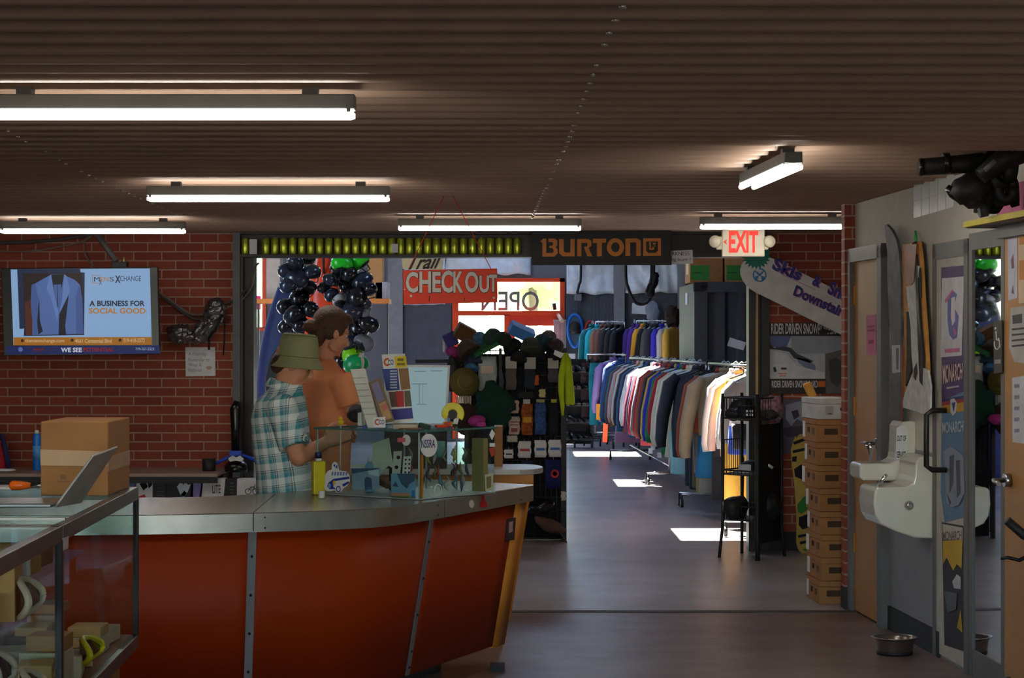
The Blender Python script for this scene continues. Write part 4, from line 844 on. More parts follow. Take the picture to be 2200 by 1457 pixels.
# exit sign
PE = front(14.2); ex = thing('exit_sign', 'lit red EXIT sign with two round emergency lamps', 'sign', PE.hit(1595, 553))
CR = mat((214, 204, 182), .5)
sheet('case', rect(1550, 493, 1641, 552), PE, CR, ex, off=-.05, th=.05, bevel=.006)
text('EXIT', (1566, 496, 1629, 543), PE, mat((255, 50, 36), emit=1.15), ex, bold=.035)
sheet('arrow', [(1554, 520), (1562, 514), (1560, 520), (1562, 526)], PE, mat((255, 70, 50), emit=.8), ex, th=.002)
MB().lohi(PE.hit(1585, 493) + Vector((0, .01, 0)), Vector((PE.hit(1605, 490).x, 14.24, H))).build('mount', CR, ex)
for x, sg in ((1538, -1), (1652, 1)):
    c = PE.hit(x, 519) + Vector((0, .02, 0)); hd = MB().lathe([(.012, -.03), (.034, -.02), (.042, .012), (.036, .03), (.002, .034)], c, 20, rot(90, 0, 20 * sg)).build('lamp_head', CR, ex)
    MB().box(PE.hit(1547 if sg < 0 else 1644, 522) + Vector((0, .025, 0)), (.05, .03, .09)).build('lamp_arm', CR, ex, .01)
# board sign Skis & Snowboards Downstairs
PSn = front(15.98); bd = thing('snowboard_sign', 'white snowboard hung at a slant, hand lettered Skis and Snowboards Downstairs', 'sign', PSn.hit(1700, 690))
ang = math.atan2(79, 160); ca, sa = math.cos(ang), math.sin(ang)
def B(u_, w): return (1590 + 3 + u_ * ca - w * sa, 571 - 3 + u_ * sa + w * ca)  # along the board, across it
hw = 41; LB = 400; cxy = (0, 0)
out = [B(55 + -55 * math.cos(a) , 0 + hw * math.sin(a)) for a in [R(-90 + 15 * k) for k in range(13)]]
out += [B(LB - 55 + 55 * math.cos(a), hw * math.sin(a)) for a in [R(90 - 15 * k) for k in range(13)]]
sheet('board', out, PSn, mat((208, 204, 204), .35), bd, off=-.012, th=.012, bevel=.004)
for a_ in (150, 330): q = B(a_, 0); MB().cyl(PSn.hit(*q, -.012), Vector((PSn.hit(*q).x, YB, PSn.hit(*q).z)), .02).build('standoff', DKGREY, bd)
c = (1625, 549); gp = []
for k in range(44): r_ = 30 if k % 2 else 23; gp.append((c[0] + r_ * 1.1 * math.cos(k * math.pi / 22), c[1] + r_ * math.sin(k * math.pi / 22)))
sheet('starburst', gp, PSn, mat((24, 120, 104), .6), bd, th=.0012)
BL_ = mat((70, 130, 190), .6); sheets('emblem', ringpoly(1632, 591, 15, 15, 12, 12, 22)[:14] + ringpoly(1632, 591, 15, 15, 12, 12, 22)[16:] + [[(1622, 580), (1632, 588), (1642, 580), (1640, 586), (1632, 594), (1624, 586)], [(1622, 594), (1630, 592), (1627, 603), (1622, 600)], [(1642, 594), (1634, 592), (1637, 603), (1642, 600)]], PSn, BL_, bd, th=.0012)
PK_ = mat((196, 120, 160), .6); NV_ = mat((54, 50, 130), .6)
for s_, q in (('Skis', [(1666, 552), (1728, 580), (1717, 605), (1657, 578)]), ('&', [(1751, 590), (1768, 597), (1760, 619), (1743, 612)]), ('Snowboards', [(1786, 603), (1926, 672), (1914, 698), (1776, 630)]), ('Downstairs', [(1711, 612), (1826, 664), (1816, 686), (1703, 634)])):
    text(s_, [(x + 1.8, y + 1.6) for x, y in q], PSn, PK_, bd, off=.0, th=.0012, bold=.06); text(s_, q, PSn, NV_, bd, off=.0012, th=.0012, bold=.045)
sheets('underline', [[(1678, 588), (1752, 622), (1752, 623.5), (1678, 589.5)]], PSn, PK_, bd, th=.001)
# rider poster
PP = front(YB - .006); po = thing('poster', 'large snowboard poster RIDER DRIVEN with snowy slope on brick', 'poster', PP.hit(1735, 845))
sheet('sheet', rect(1653, 694, 1850, 846), PP, mat((40, 38, 40), .5), po, th=.002)
pp = lambda nm, polys, rgb, o_=.002: sheets(nm, polys, PP, mat(rgb, .6), po, off=o_, th=.0006)
pp('print', [rect(1654, 722, 1773, 814)], (176, 178, 186)); pp('print', [[(1654, 722), (1700, 722), (1690, 745), (1672, 750), (1654, 740)]], (92, 104, 150), .0028); pp('print', [rect(1700, 722, 1814, 760)], (150, 154, 166), .0024)
pp('print', [[(1654, 738), (1664, 748), (1684, 744), (1700, 748), (1712, 760), (1730, 768), (1748, 776), (1740, 780), (1722, 774), (1706, 770), (1696, 756), (1674, 752), (1654, 750)]], (60, 64, 76), .0034)
pp('print', [[(1712, 768), (1734, 772), (1752, 786), (1752, 796), (1730, 790), (1714, 778)]], (120, 126, 160), .0034)
pp('print', [[(1654, 752), (1690, 760), (1712, 786), (1770, 800), (1773, 814), (1654, 814)]], (200, 200, 206), .003)
pp('print', [[(1774, 760), (1814, 750), (1814, 846), (1774, 846)]], (96, 94, 92), .003); pp('print', [[(1780, 775), (1796, 768), (1812, 780), (1812, 812), (1800, 832), (1784, 820)]], (66, 64, 62), .0036)
pp('rider', [[(1758, 712), (1766, 706), (1776, 708), (1790, 714), (1776, 716), (1768, 722), (1760, 718)]], (40, 34, 34), .0042)
pp('label_card', [rect(1655, 783, 1691, 812)], (206, 204, 206), .0042); pp('print', [[(1661, 790), (1666, 788), (1669, 798), (1663, 800)], rect(1678, 790, 1690, 794)], INK and (40, 40, 44), .005); pp('print', [rect(1672, 802, 1690, 804), rect(1674, 807, 1689, 809)], (206, 110, 90), .005)
text('RIDER DRIVEN SNOWBOARDS', (1657, 695, 1797, 718), PP, mat((208, 204, 206), .6), po, off=.002, bold=.02); pp('print', [rect(1795, 697, 1850, 715)], (222, 110, 40)); 
text('RIDER DRIVEN SNOWBOARD', (1658, 818, 1757, 833), PP, mat((208, 204, 206), .6), po, off=.002, bold=.02); pp('print', [rect(1758, 819, 1773, 831)], (222, 110, 40))
po2 = thing('poster', 'bluish snow poster low on the brick behind the shoe boxes', 'poster', PP.hit(1710, 960))
sheet('sheet', rect(1672, 858, 1740, 975), PP, mat((92, 92, 108), .6), po2, th=.002); sheets('print', [[(1688, 870), (1720, 862), (1736, 880), (1730, 910), (1712, 900), (1700, 916), (1688, 900)]], PP, mat((150, 154, 176), .6), po2, off=.002, th=.0006); sheets('print', [[(1700, 884), (1714, 880), (1718, 894), (1706, 902)], [(1680, 920), (1730, 914), (1736, 935), (1690, 940)]], PP, mat((60, 58, 72), .6), po2, off=.0028, th=.0006)

# ------------------------------------------------------------------ snowboard and shoe boxes beside the pier
PL_ = Plane((0, 16.0, 0), (0, -1, .05)); sb = thing('snowboard', 'yellow snowboard with black and green graphics leaning on the brick', 'snowboard', PL_.hit(1720, 1190))
ol = [(1708, 936)] + [(1722 + 15 * math.cos(a), 958 - 26 * math.sin(a)) for a in [R(140 - 12 * k) for k in range(12)]] + [(1744, 1000), (1746, 1080), (1748, 1160)] + [(1729 + 19 * math.cos(a), 1160 + 32 * math.sin(a)) for a in [R(6 + 14 * k) for k in range(13)]] + [(1711, 1120), (1707, 1050), (1700, 990), (1699, 965)]
sheet('board', ol, PL_, mat((196, 164, 76), .4), sb, th=.012, bevel=.003)
sheets('print', [[(1706, 1008), (1724, 996), (1740, 1006), (1740, 1036), (1722, 1030), (1708, 1024)], [(1716, 1112), (1736, 1104), (1742, 1132), (1724, 1138), (1716, 1128)], [(1702, 982), (1712, 980), (1711, 992), (1702, 992)], [(1704, 950), (1730, 940), (1732, 946), (1706, 956)], [(1703, 968), (1730, 962), (1731, 968), (1704, 974)], [(1714, 1150), (1738, 1146), (1738, 1151), (1715, 1156)], [(1718, 1164), (1738, 1160), (1737, 1166), (1719, 1170)]], PL_, INK, sb, off=.012, th=.001)
sheets('print', [[(1713, 1084), (1726, 1068), (1742, 1062), (1742, 1090), (1722, 1104), (1714, 1100)], [(1724, 1180), (1744, 1174), (1736, 1189)]], PL_, mat((30, 130, 40), .5), sb, off=.012, th=.001)
ys_ = [1298, 1249, 1201, 1151, 1101, 1050, 998, 947, 894]; cx_ = [1760, 1765, 1766, 1762, 1762, 1757, 1756, 1755, 1756]
YX = 12.92; hgt = .1395; sc_x = F / YX
for k in range(9):
    wh = k == 8; x0 = X(cx_[k] if not wh else 1756, YX); z0 = k * hgt; w_ = .176 if not wh else .20; hh = .137 if not wh else .125
    lab = 'white shoe box on top of the tall stack by the pier' if wh else 'brown shoe box, %s up from the floor in the tall stack' % ORD[k] if k else 'brown shoe box at the bottom of the tall stack on the floor'
    t = thing('shoe_box', lab, 'box', (x0 + .09, YX + .16, z0), 'stacked shoe boxes')
    A = rot(0, 0, 5 + (k % 3 - 1) * 1.5)   # turned so its long side shows a little
    o0 = Vector((x0, YX, z0)); U = lambda a, d, z: o0 + A @ Vector((a, d, z))
    dd = .38; mw, ms = (mat((206, 204, 206), .7), mat((214, 212, 216), .7)) if wh else (CARDD, CARD)
    b = MB(); b.prism([U(0, 0, 0), U(w_, 0, 0), U(w_, dd, 0), U(0, dd, 0)], (0, 0, hh - .035)); b.build('carton', mw, t, .002)
    b = MB(); b.prism([U(-.002, -.002, hh - .033), U(w_ + .002, -.002, hh - .033), U(w_ + .002, dd + .002, hh - .033), U(-.002, dd + .002, hh - .033)], (0, 0, .033)); b.build('lid', mw, t, .002)
    b = MB(); 
    def fp(a0, a1, z0_, z1_): b.prism([U(a0, -.0025, z0_), U(a1, -.0025, z0_), U(a1, -.0025, z1_), U(a0, -.0025, z1_)], A @ Vector((0, -.0008, 0)))
    def sp_(d0, d1, z0_, z1_): b.prism([U(-.0025, d0, z0_), U(-.0025, d1, z0_), U(-.0025, d1, z1_), U(-.0025, d0, z1_)], A @ Vector((-.0008, 0, 0)))
    if wh: fp(.05, .10, .025, .08); b.build('label_print', mat((170, 168, 172), .7), t); b = MB(); b.cyl(U(.155, -.004, .06), U(.155, .004, .06), .014); fp(.065, .09, .03, .036); b.build('print', INK, t)
    else:
        fp(.045, .128, .045, .082); b.build('print', mat((70, 46, 32), .7), t); b = MB(); sp_(.30, .37, .02, hh - .02); b.build('label_sticker', PAPER, t)
        b = MB(); sp_(.19, .235, .055, .085); b.build('hole', INK, t); b = MB(); sp_(.06, .12, .045, .085); b.build('print', mat((110, 76, 50), .7), t)
q = Vector((X(1733, 13.35), 13.35, 9 * hgt)); 
o = MB().box(q + Vector((.02, 0, .025)), (.05, .06, .10), rot(0, -24, 0)).build('foam_block', mat((216, 158, 70), .7), None, .01); tag(o, 'yellow foam block tucked behind the white shoe box', 'foam')

# ------------------------------------------------------------------ wire rack in front of the right post
t = thing('wire_rack', 'black wire rack with shallow baskets in front of the right post', 'rack', at(1615, 1198, 15.55))
xl, xm, xr_ = X(1553, 15.7), X(1627, 15.45), X(1680, 15.75); pL, pM, pR, pBk = Vector((xl, 15.72, 0)), Vector((xm, 15.45, 0)), Vector((xr_, 15.78, 0)), Vector((xl + .17, 15.98, 0))
ztop = 1.20
for p_, foot in ((pL, Vector((-.03, -.05, 0))), (pM, Vector((0, -.02, 0))), (pR, Vector((.02, -.02, 0))), (pBk, Vector((0, .0, 0)))):
    MB().tube([p_ + Vector((0, 0, ztop)), p_ + Vector((0, 0, .22)), p_ + Vector((0, 0, .16)) + foot * .3, p_ + foot + Vector((0, 0, 0))], .012 if p_ is not pM else .018, 8).build('post', BLACK, t)
def basket(z, h):
    cs = [pL, pM, pR, pBk]; b = MB()
    for zz in (z, z + h):
        b.tube([c + Vector((0, 0, zz)) for c in cs + [pL]], .006, 6)
    for a, c in zip(cs, cs[1:] + [pL]):
        n_ = 9
        for k in range(1, n_): q_ = a.lerp(c, k / n_); b.tube([q_ + Vector((0, 0, z)), q_ + Vector((0, 0, z + h))], .0028, 4)
    b.prism([c + Vector((0, 0, z)) for c in cs], (0, 0, .006)); b.build('basket', BLACK, t)
for z, h in ((1.02, .15), (.61, .03), (.28, .10)): basket(z, h)
b = MB()
for k in range(1, 9): q_ = pBk.lerp(pL, k / 9); b.tube([q_ + Vector((0, 0, .63)), q_ + Vector((0, 0, .86))], .003, 4)
b.tube([pBk + Vector((0, 0, .86)), pL + Vector((0, 0, .86))], .004, 6).build('back_grid', BLACK, t)
def lump(name, lab, cat, px, py, Y, r_, m, group=None, seed=0, am=.3, rt=(0, 0, 0), z=None):
    c = at(px, py, Y)
    if z is not None: c.z = z
    b = MB(); b.ball(c, r_, rot(*rt), 32, 22, lambda v: v * (1 + am * noise.noise(v * 9 + Vector((seed * 3.1, seed, 0))) + am * .5 * noise.noise(v * 24 + Vector((seed, 0, seed)))))
    return tag(b.build(name, m), lab, cat, group)
MB().prism([pM + Vector((.02, .01, .12)), pR + Vector((-.01, 0, .12)), pR + Vector((-.01, 0, .98)), pM + Vector((.02, .01, .98))], (0.004, .012, 0)).build('side_panel', mat((22, 22, 26), .7), t)
G_ = 'goods in the black wire rack'
lump('glove', 'black glove in the top basket at the left of the wire rack', 'glove', 1580, 890, 15.68, (.07, .06, .05), BLACK, G_, 1); 
o = MB().box(at(1604, 888, 15.62), (.10, .08, .11), rot(0, 0, 30)).build('carton', BLACK, None, .004); tag(o, 'black box with white letters in the top basket', 'box', G_)
pt_ = Plane(at(1604, 888, 15.56), (-.5, -1, 0)); sheets('print', [rect(1597 + 6 * k, 881, 1601 + 6 * k, 886) for k in range(4)] + [rect(1597 + 6 * k, 889, 1601 + 6 * k, 894) for k in range(4)], pt_, PAPER, o, th=.001)
lump('hat', 'patterned pink and white hat in the top basket by the brick', 'hat', 1657, 870, 15.70, (.09, .07, .08), mat((150, 110, 130), .9, var=.6, scale=40), G_, 3); lump('glove', 'dark speckled glove in the top basket under the patterned hat', 'glove', 1650, 893, 15.62, (.08, .05, .04), mat((60, 56, 58), .9, var=.6, scale=50), G_, 4)
o = MB().box(at(1600, 1008, 15.72), (.075, .06, .06), rot(0, 0, 20)).build('carton', PAPER, None, .003); o.location.z = .617; tag(o, 'small white carton on the middle shelf of the wire rack', 'carton', G_)
o = MB().tube([at(1636, 990, 15.6), at(1660, 1006, 15.6)], .012, 8).build('white_tube', PAPER); tag(o, 'white striped tube on the middle shelf of the wire rack', 'tube', G_)
lump('hat', 'black knit hat at the back of the top basket', 'hat', 1592, 872, 15.85, (.09, .06, .07), BLACK, G_, 61); lump('scarf', 'grey and pink patterned scarf hanging over the top basket by the brick', 'scarf', 1668, 888, 15.72, (.06, .06, .07), mat((120, 104, 116), .9, var=.7, scale=60), G_, 62, .4); lump('pouch', 'black pouch on the middle shelf at the back of the wire rack', 'pouch', 1618, 1005, 15.85, (.09, .06, .05), BLACK, G_, 63)
lump('bag', 'black bag in the low basket at the left of the wire rack', 'bag', 1580, 1105, 15.68, (.10, .08, .09), BLACK, G_, 6, z=.37); lump('bag', 'black bag with a white oval in the low basket by the brick', 'bag', 1652, 1100, 15.64, (.09, .08, .10), BLACK, G_, 7, z=.38)
o = sheet('oval_badge', ellipse(1663, 1096, 5, 15, 16), Plane((0, 15.52, 0), (.1, -1, .1)), PAPER, None, th=.004); tag(o, 'white oval badge on the black bag in the low basket', 'badge', G_)

# ------------------------------------------------------------------ doors, posters and fountains on the right wall
FRM = mat((104, 102, 102), .5); LEAFW = mat((178, 126, 62), .45, scale=3, var=.12)
d1 = struct(wbox(MB(), .08, .76, .0, .022, .01, 2.05).build('door_1', LEAFW))
b = MB(); wbox(b, .02, .08, 0, .05, 0, 2.12); wbox(b, .76, .86, 0, .05, 0, 2.12); wbox(b, .02, .86, 0, .05, 2.05, 2.13); b.build('door_frame', FRM, d1)
b = MB(); 
for z in (.35, 1.15, 1.80): wbox(b, .075, .10, .02, .032, z, z + .11)
b.build('hinge', mat((176, 120, 50), .4, .6), d1)
b = MB(); q = WALLR.hit(1890, 953, .022); b.cyl(q, q + _wn * .03, .028).tube([q + _wn * .03, q + _wn * .07, q + _wn * .075 - _wt * .10], .011, 8); b.build('door_handle', STEEL, d1)
s_ = sheet('pink_notice', [(1861, 678), (1882, 676), (1883, 763), (1862, 765)], WALLR, mat((214, 120, 160), .7), None, off=.023, th=.001); tag(s_, 'pink paper notice on the wooden door', 'notice')
sheets('print', [[(1864, 700), (1879, 699), (1879, 703), (1864, 704)], [(1864, 708), (1879, 707), (1879, 712), (1864, 713)], [(1866, 730), (1877, 729), (1877, 738), (1866, 739)]], WALLR, mat((170, 60, 110), .7), s_, off=.024, th=.0008)
# grey board
lb = thing('grey_board', 'dark grey ski board leaning upright between wooden door and sculpture', 'board', WALLR.hit(1924, 1000, .05))
sheet('board', [(1906, 484), (1911, 482), (1922, 494), (1932, 515), (1938, 545), (1941, 600), (1942, 700), (1940, 800), (1938, 1010), (1912, 1010), (1914, 900), (1916, 800), (1919, 720), (1915, 660), (1912, 600), (1912, 540), (1908, 510)], WALLR, mat((88, 90, 92), .6, var=.35, scale=12), lb, off=.045, th=.016, bevel=.004)
sheet('sticker', [(1916, 742), (1934, 741), (1934, 800), (1917, 802)], WALLR, mat((196, 194, 198), .6), lb, off=.062, th=.001); sheets('print', [[(1925, 748), (1931, 748), (1930, 794), (1926, 794)]], WALLR, mat((90, 88, 96), .6), lb, off=.063, th=.001)
sheet('stripe', [(1937, 745), (1940, 745), (1938, 1000), (1935, 1000)], WALLR, mat((150, 40, 50), .6), lb, off=.062, th=.001)
# wood and white wall sculpture
sc = thing('wall_sculpture', 'broken wood and white painted board hung by a green loop above the fountains', 'sculpture', WALLR.hit(1970, 888, .04))
sheet('backing', [(1947, 524), (1981, 519), (1986, 560), (1990, 640), (1996, 720), (2000, 800), (1990, 830), (1960, 860), (1944, 850), (1946, 760), (1950, 700), (1945, 662), (1935, 655), (1931, 635), (1938, 615), (1944, 590)], WALLR, mat((206, 146, 72), .6, var=.3, scale=10), sc, off=.03, th=.02, bevel=.003)
sheet('shadow_strip', [(1976, 522), (1982, 519), (1988, 580), (1994, 690), (2001, 770), (1999, 830), (1992, 820), (1988, 740), (1984, 640), (1978, 570)], WALLR, mat((44, 38, 34), .8), sc, off=.02, th=.04)  # dark strip standing in for the shadow along the board's right side
sheets('wood_plate', [[(1948, 528), (1974, 524), (1971, 560), (1968, 606), (1962, 612), (1948, 608), (1947, 590), (1951, 560)]], WALLR, mat((160, 90, 44), .5, scale=14, var=.3), sc, off=.05, th=.012)
sheets('white_paint', [[(1951, 616), (1962, 614), (1969, 606), (1973, 570), (1977, 572), (1976, 620), (1978, 670), (1982, 720), (1986, 790), (1997, 796), (2003, 830), (2002, 880), (1992, 892), (1972, 884), (1944, 876), (1942, 868), (1948, 845), (1960, 812), (1966, 800), (1962, 760), (1960, 700), (1955, 660)]], WALLR, mat((214, 214, 212), .6, var=.2, scale=20), sc, off=.05, th=.010)
sheets('dark_speckle', [[(1951, 670), (1956, 672), (1960, 720), (1962, 790), (1955, 815), (1949, 830), (1952, 760)], [(1968, 790), (1973, 780), (1975, 800), (1971, 818), (1966, 810)], [(1978, 590), (1979, 575), (1981, 640), (1979, 640)]], WALLR, mat((62, 58, 54), .8, var=.5, scale=60), sc, off=.052, th=.010)
MB().tube([WALLR.hit(1968, 520, .05), WALLR.hit(1966, 508, .05), WALLR.hit(1967, 497, .02), WALLR.hit(1969, 508, .05), WALLR.hit(1969, 520, .05)], .005, 6).build('green_loop', mat((30, 190, 80), .5), sc)
# fountains
PORC = mat((222, 218, 206), .18, var=.03, coat=.3)
def sq(b, pts_, s0, s1): return b.prism([WL(s0, n_, z) for n_, z in pts_], _wt * (s1 - s0))
f1 = thing('drinking_fountain', 'small white porcelain fountain with an out of service paper, nearer the wooden door', 'drinking fountain', WL(1.32, .2, .86))
b = MB(); sq(b, [(0, .855), (.28, .858), (.30, .875), (.30, .935), (.287, .948), (.14, .948), (.10, .965), (.09, 1.0), (.085, 1.14), (.07, 1.165), (.03, 1.17), (0, 1.165)], 1.20, 1.44); b.build('basin', PORC, f1, .014, seg=3)
b = MB(); q = WL(1.32, .215, .948); b.lathe([(.010, 0), (.012, .05), (.017, .065), (.030, .09), (.026, .092)], q, 16); b.build('spout', CHROME, f1)
PO = Plane(WL(1.44, .05, 1.06), _wt); s_ = sheet('paper_notice', [(1926, 920), (1934, 915), (1948, 914), (1950, 935), (1947, 985), (1939, 991), (1924, 985)], PO, PAPER, f1, off=.001, th=.001)
text(['OUT OF', 'SERVICE'], [(1927, 936, 1947, 948), (1926, 970, 1946, 984)], PO, INK, s_, off=.002, th=.0008, bold=.02)
f2 = thing('drinking_fountain', 'large white porcelain fountain with chrome push button beside the poster door', 'drinking fountain', WL(1.63, .2, .6))
b = MB(); sq(b, [(0, .585), (.10, .59), (.20, .625), (.275, .66), (.300, .70), (.31, .76), (.305, .83), (.29, .845), (.14, .85), (.11, .865), (.10, .90), (.095, .97), (.08, 1.0), (.03, 1.005), (0, 1.0)], 1.46, 1.80); b.build('basin', PORC, f2, .016, seg=3)
q = WL(1.80, .13, .755); b = MB(); b.lathe([(.024, 0), (.024, .008), (.016, .012), (.016, .022), (.010, .024)], q, 16, Matrix((( _wn.x, 0, _wt.x), (_wn.y, 0, _wt.y), (0, 1, 0)))); b.build('push_button', CHROME, f2)
b = MB(); b.tube([WL(1.62, .23, .845), WL(1.62, .225, .875), WL(1.64, .205, .90)], [.018, .010, .010], 10); b.build('spout', CHROME, f2)
for f_, z0, z1, s0, n1 in ((f1, .6, .86, 1.32, .03), ):
    MB().tube([WL(s0, .02, z0), WL(s0, .02, z1)], .018, 8).build('pipe', STEEL, f_)
# poster door
d2 = struct(wbox(MB(), 1.88, 2.40, 0, .008, .02, 2.0).build('door_2', mat((196, 190, 178), .6)))
b = MB(); wbox(b, 1.82, 1.88, 0, .014, 0, 2.07); wbox(b, 2.40, 2.47, 0, .014, 0, 2.07); wbox(b, 1.82, 2.47, 0, .014, 2.0, 2.08); b.build('door_frame', FRM, d2)
q0, q1 = WALLR.hit(2016, 882, .06), WALLR.hit(2016, 1010, .06); b = MB(); b.tube([q0 - _wn * .04, q0 + _wn * .03, q0 + _wn * .06 - Vector((0, 0, .02)), q1 + _wn * .06 + Vector((0, 0, .02)), q1 + _wn * .03, q1 - _wn * .04], .014, 10); b.build('door_handle', mat((48, 44, 42), .35, .4), d2)
def poster(label, outl, m, decs, off_=.0085):
    t = thing('poster', label, 'poster', WALLR.hit(sum(x for x, _ in outl) / len(outl), max(y for _, y in outl), off_), 'posters on the narrow door')
    sheet('sheet', outl, WALLR, m, t, off=off_, th=.002); o_ = off_ + .002
    for nm, polys, mm in decs:
        if isinstance(polys[0], str): text(polys[0], polys[1], WALLR, mm, t, off=o_, th=.0008, bold=.02, name=nm)
        else: sheets(nm, polys, WALLR, mm, t, off=o_, th=.0007)
        o_ += .0008
    return t
PUR = mat((84, 60, 110), .6)
poster('tall purple poster with white sheet and butterfly figure on the narrow door', [(2023, 575), (2073, 570), (2074, 840), (2024, 862)], PUR, [
    ('print', [[(2024, 598), (2071, 594), (2066, 764), (2021, 768)]], mat((216, 214, 220), .6)), ('print', [[(2036, 640), (2048, 626), (2056, 632), (2050, 660), (2060, 680), (2056, 725), (2048, 730), (2040, 720), (2036, 690)]], mat((110, 116, 180), .6)),
    ('print', [[(2044, 640), (2052, 638), (2052, 690), (2046, 700), (2043, 680)]], mat((226, 216, 224), .6)), ('print', [[(2030, 645), (2046, 622), (2048, 626), (2032, 652)], [(2030, 750), (2062, 748), (2062, 756), (2030, 758)], [(2048, 700), (2056, 715), (2050, 724)]], mat((206, 110, 160), .6)),
    ('lettering', ['MONARCH', [(2025, 784), (2068, 780), (2067, 815), (2026, 826)]], mat((226, 200, 190), .6)), ('print', [[(2034, 832), (2060, 828), (2060, 832), (2034, 836)]], mat((190, 180, 190), .6))])
poster('blue mountain poster lettered MONARCH in the middle of the narrow door', [(2024, 862), (2074, 840), (2076, 980), (2078, 1110), (2030, 1122), (2022, 1060)], mat((96, 130, 165), .6), [
    ('stripe', [[(2024, 858), (2074, 850), (2074, 864), (2024, 872)]], mat((40, 48, 100), .6)), ('stripe', [[(2024, 872), (2074, 864), (2074, 884), (2023, 888)]], mat((196, 150, 40), .6)), ('stripe', [[(2024, 864), (2074, 856), (2074, 864), (2024, 872)]], mat((160, 50, 50), .6)),
    ('print', [[(2042, 858), (2050, 856), (2056, 866), (2054, 886), (2048, 894), (2042, 886)]], mat((205, 206, 214), .6)), ('print', [[(2045, 866), (2053, 864), (2049, 886)]], mat((50, 62, 120), .6)), ('lettering', ['MONARCH', [(2024, 908), (2070, 904), (2069, 928), (2025, 932)]], mat((200, 214, 224), .6)),
    ('print', [[(2028, 970), (2042, 960), (2056, 968), (2070, 980), (2072, 1060), (2060, 1085), (2046, 1090), (2034, 1080)]], mat((140, 150, 170), .6)), ('print', [[(2040, 980), (2050, 976), (2048, 1040), (2040, 1060)], [(2054, 990), (2062, 988), (2064, 1060), (2056, 1070)], [(2034, 1060), (2044, 1080), (2040, 1086)]], mat((80, 84, 104), .6))])
poster('yellow and black mountain poster lettered MONARCH low on the narrow door', [(2024, 1122), (2070, 1130), (2078, 1150), (2078, 1402), (2030, 1386)], mat((52, 50, 56), .6), [
    ('print', [[(2025, 1126), (2068, 1134), (2068, 1160), (2026, 1160)]], mat((206, 200, 190), .6)), ('lettering', ['MONARCH', [(2026, 1142), (2066, 1140), (2066, 1160), (2026, 1162)]], mat((110, 80, 90), .6)),
    ('print', [[(2026, 1162), (2068, 1160), (2066, 1222), (2056, 1212), (2048, 1226), (2034, 1198), (2026, 1212)]], mat((216, 176, 60), .6)), ('print', [[(2046, 1250), (2056, 1234), (2064, 1240), (2064, 1266), (2050, 1264)]], mat((196, 200, 206), .6)), ('print', [[(2060, 1330), (2064, 1310), (2068, 1360), (2056, 1348)]], mat((190, 160, 50), .6)), ('print', [[(2028, 1270), (2056, 1275), (2054, 1310), (2036, 1316)]], mat((96, 100, 104), .6))])
# mirror panel
mr = thing('wall_mirror', 'full height mirror in a grey metal frame between the doors', 'mirror', WL(2.78, .02, .02))
mm = bpy.data.materials.new('mirror'); mm.use_nodes = True; b_ = mm.node_tree.nodes['Principled BSDF']; b_.inputs['Metallic'].default_value = 1; b_.inputs['Roughness'].default_value = .015; b_.inputs['Base Color'].default_value = (.72, .74, .74, 1)
wbox(MB(), 2.55, 3.02, .0, .008, .13, 2.02).build('glass', mm, mr)
b = MB(); wbox(b, 2.50, 2.55, 0, .016, 0, 2.10); wbox(b, 3.02, 3.07, 0, .016, 0, 2.10); wbox(b, 2.55, 3.02, 0, .016, 2.02, 2.10); wbox(b, 2.55, 3.02, 0, .014, 0, .13); b.build('frame', FRM, mr)
sg = thing('accessible_sign', 'dark door plaque with white wheelchair symbol beside the papered door', 'sign', WALLR.hit(2140, 800, .03))
sheet('plate', [(2136, 690), (2154, 688), (2154, 800), (2137, 803)], WALLR, mat((70, 66, 62), .6), sg, off=.03, th=.004)
b = MB(); hw_ = lambda x, y: WALLR.hit(x, y, .0345)
b.tube([hw_(2142 + 5.5 * math.cos(a), 738 + 13 * math.sin(a)) for a in [R(-60 + 20 * k) for k in range(14)]], .003, 5).tube([hw_(2140, 712), hw_(2141, 730), hw_(2147, 732), hw_(2149, 748)], .003, 5); b.ball(hw_(2139.5, 706), .006, nu=8, nv=6); b.build('symbol', PAPER, sg); sheets('print', [[(2137, 773), (2150, 772), (2150, 781), (2137, 782)]], WALLR, mat((150, 146, 140), .6), sg, off=.034, th=.001)
# papered wooden door
d3 = struct(wbox(MB(), 3.10, 4.0, 0, .022, .01, 2.05).build('door_3', LEAFW)); b = MB(); wbox(b, 3.075, 3.10, 0, .024, 0, 2.12); wbox(b, 3.075, 4.05, 0, .05, 2.05, 2.12); b.build('door_frame', FRM, d3)
q = WALLR.hit(2171, 1032, .022); b = MB(); b.cyl(q, q + _wn * .03, .03).tube([q + _wn * .03, q + _wn * .075, q + _wn * .08 + _wt * .09 + Vector((0, 0, -.01))], .011, 8); b.build('door_handle', STEEL, d3)
def note(lab, outl, m, decs):
    s_ = sheet('paper_notice', outl, WALLR, m, None, off=.0225, th=.0012); tag(s_, lab, 'notice', 'papers on the right wooden door')
    for polys, mm_ in decs: sheets('print', polys, WALLR, mm_, s_, off=.0237, th=.0007)
note('long pale poster with small sail shapes at the door top', [(2165, 498), (2186, 494), (2186, 640), (2167, 646)], mat((200, 198, 212), .7), [([[(2172, 560), (2177, 545), (2179, 575), (2174, 578)], [(2173, 630), (2176, 612), (2179, 632)]], mat((120, 100, 110), .7))])
note('cream sheet with orange panels at the photo edge of the door top', [(2188, 494), (2215, 490), (2215, 650), (2189, 652)], mat((214, 190, 160), .7), [([[(2190, 510), (2212, 508), (2212, 524), (2190, 526)], [(2190, 560), (2212, 558), (2212, 600), (2190, 602)]], mat((206, 140, 80), .7))])
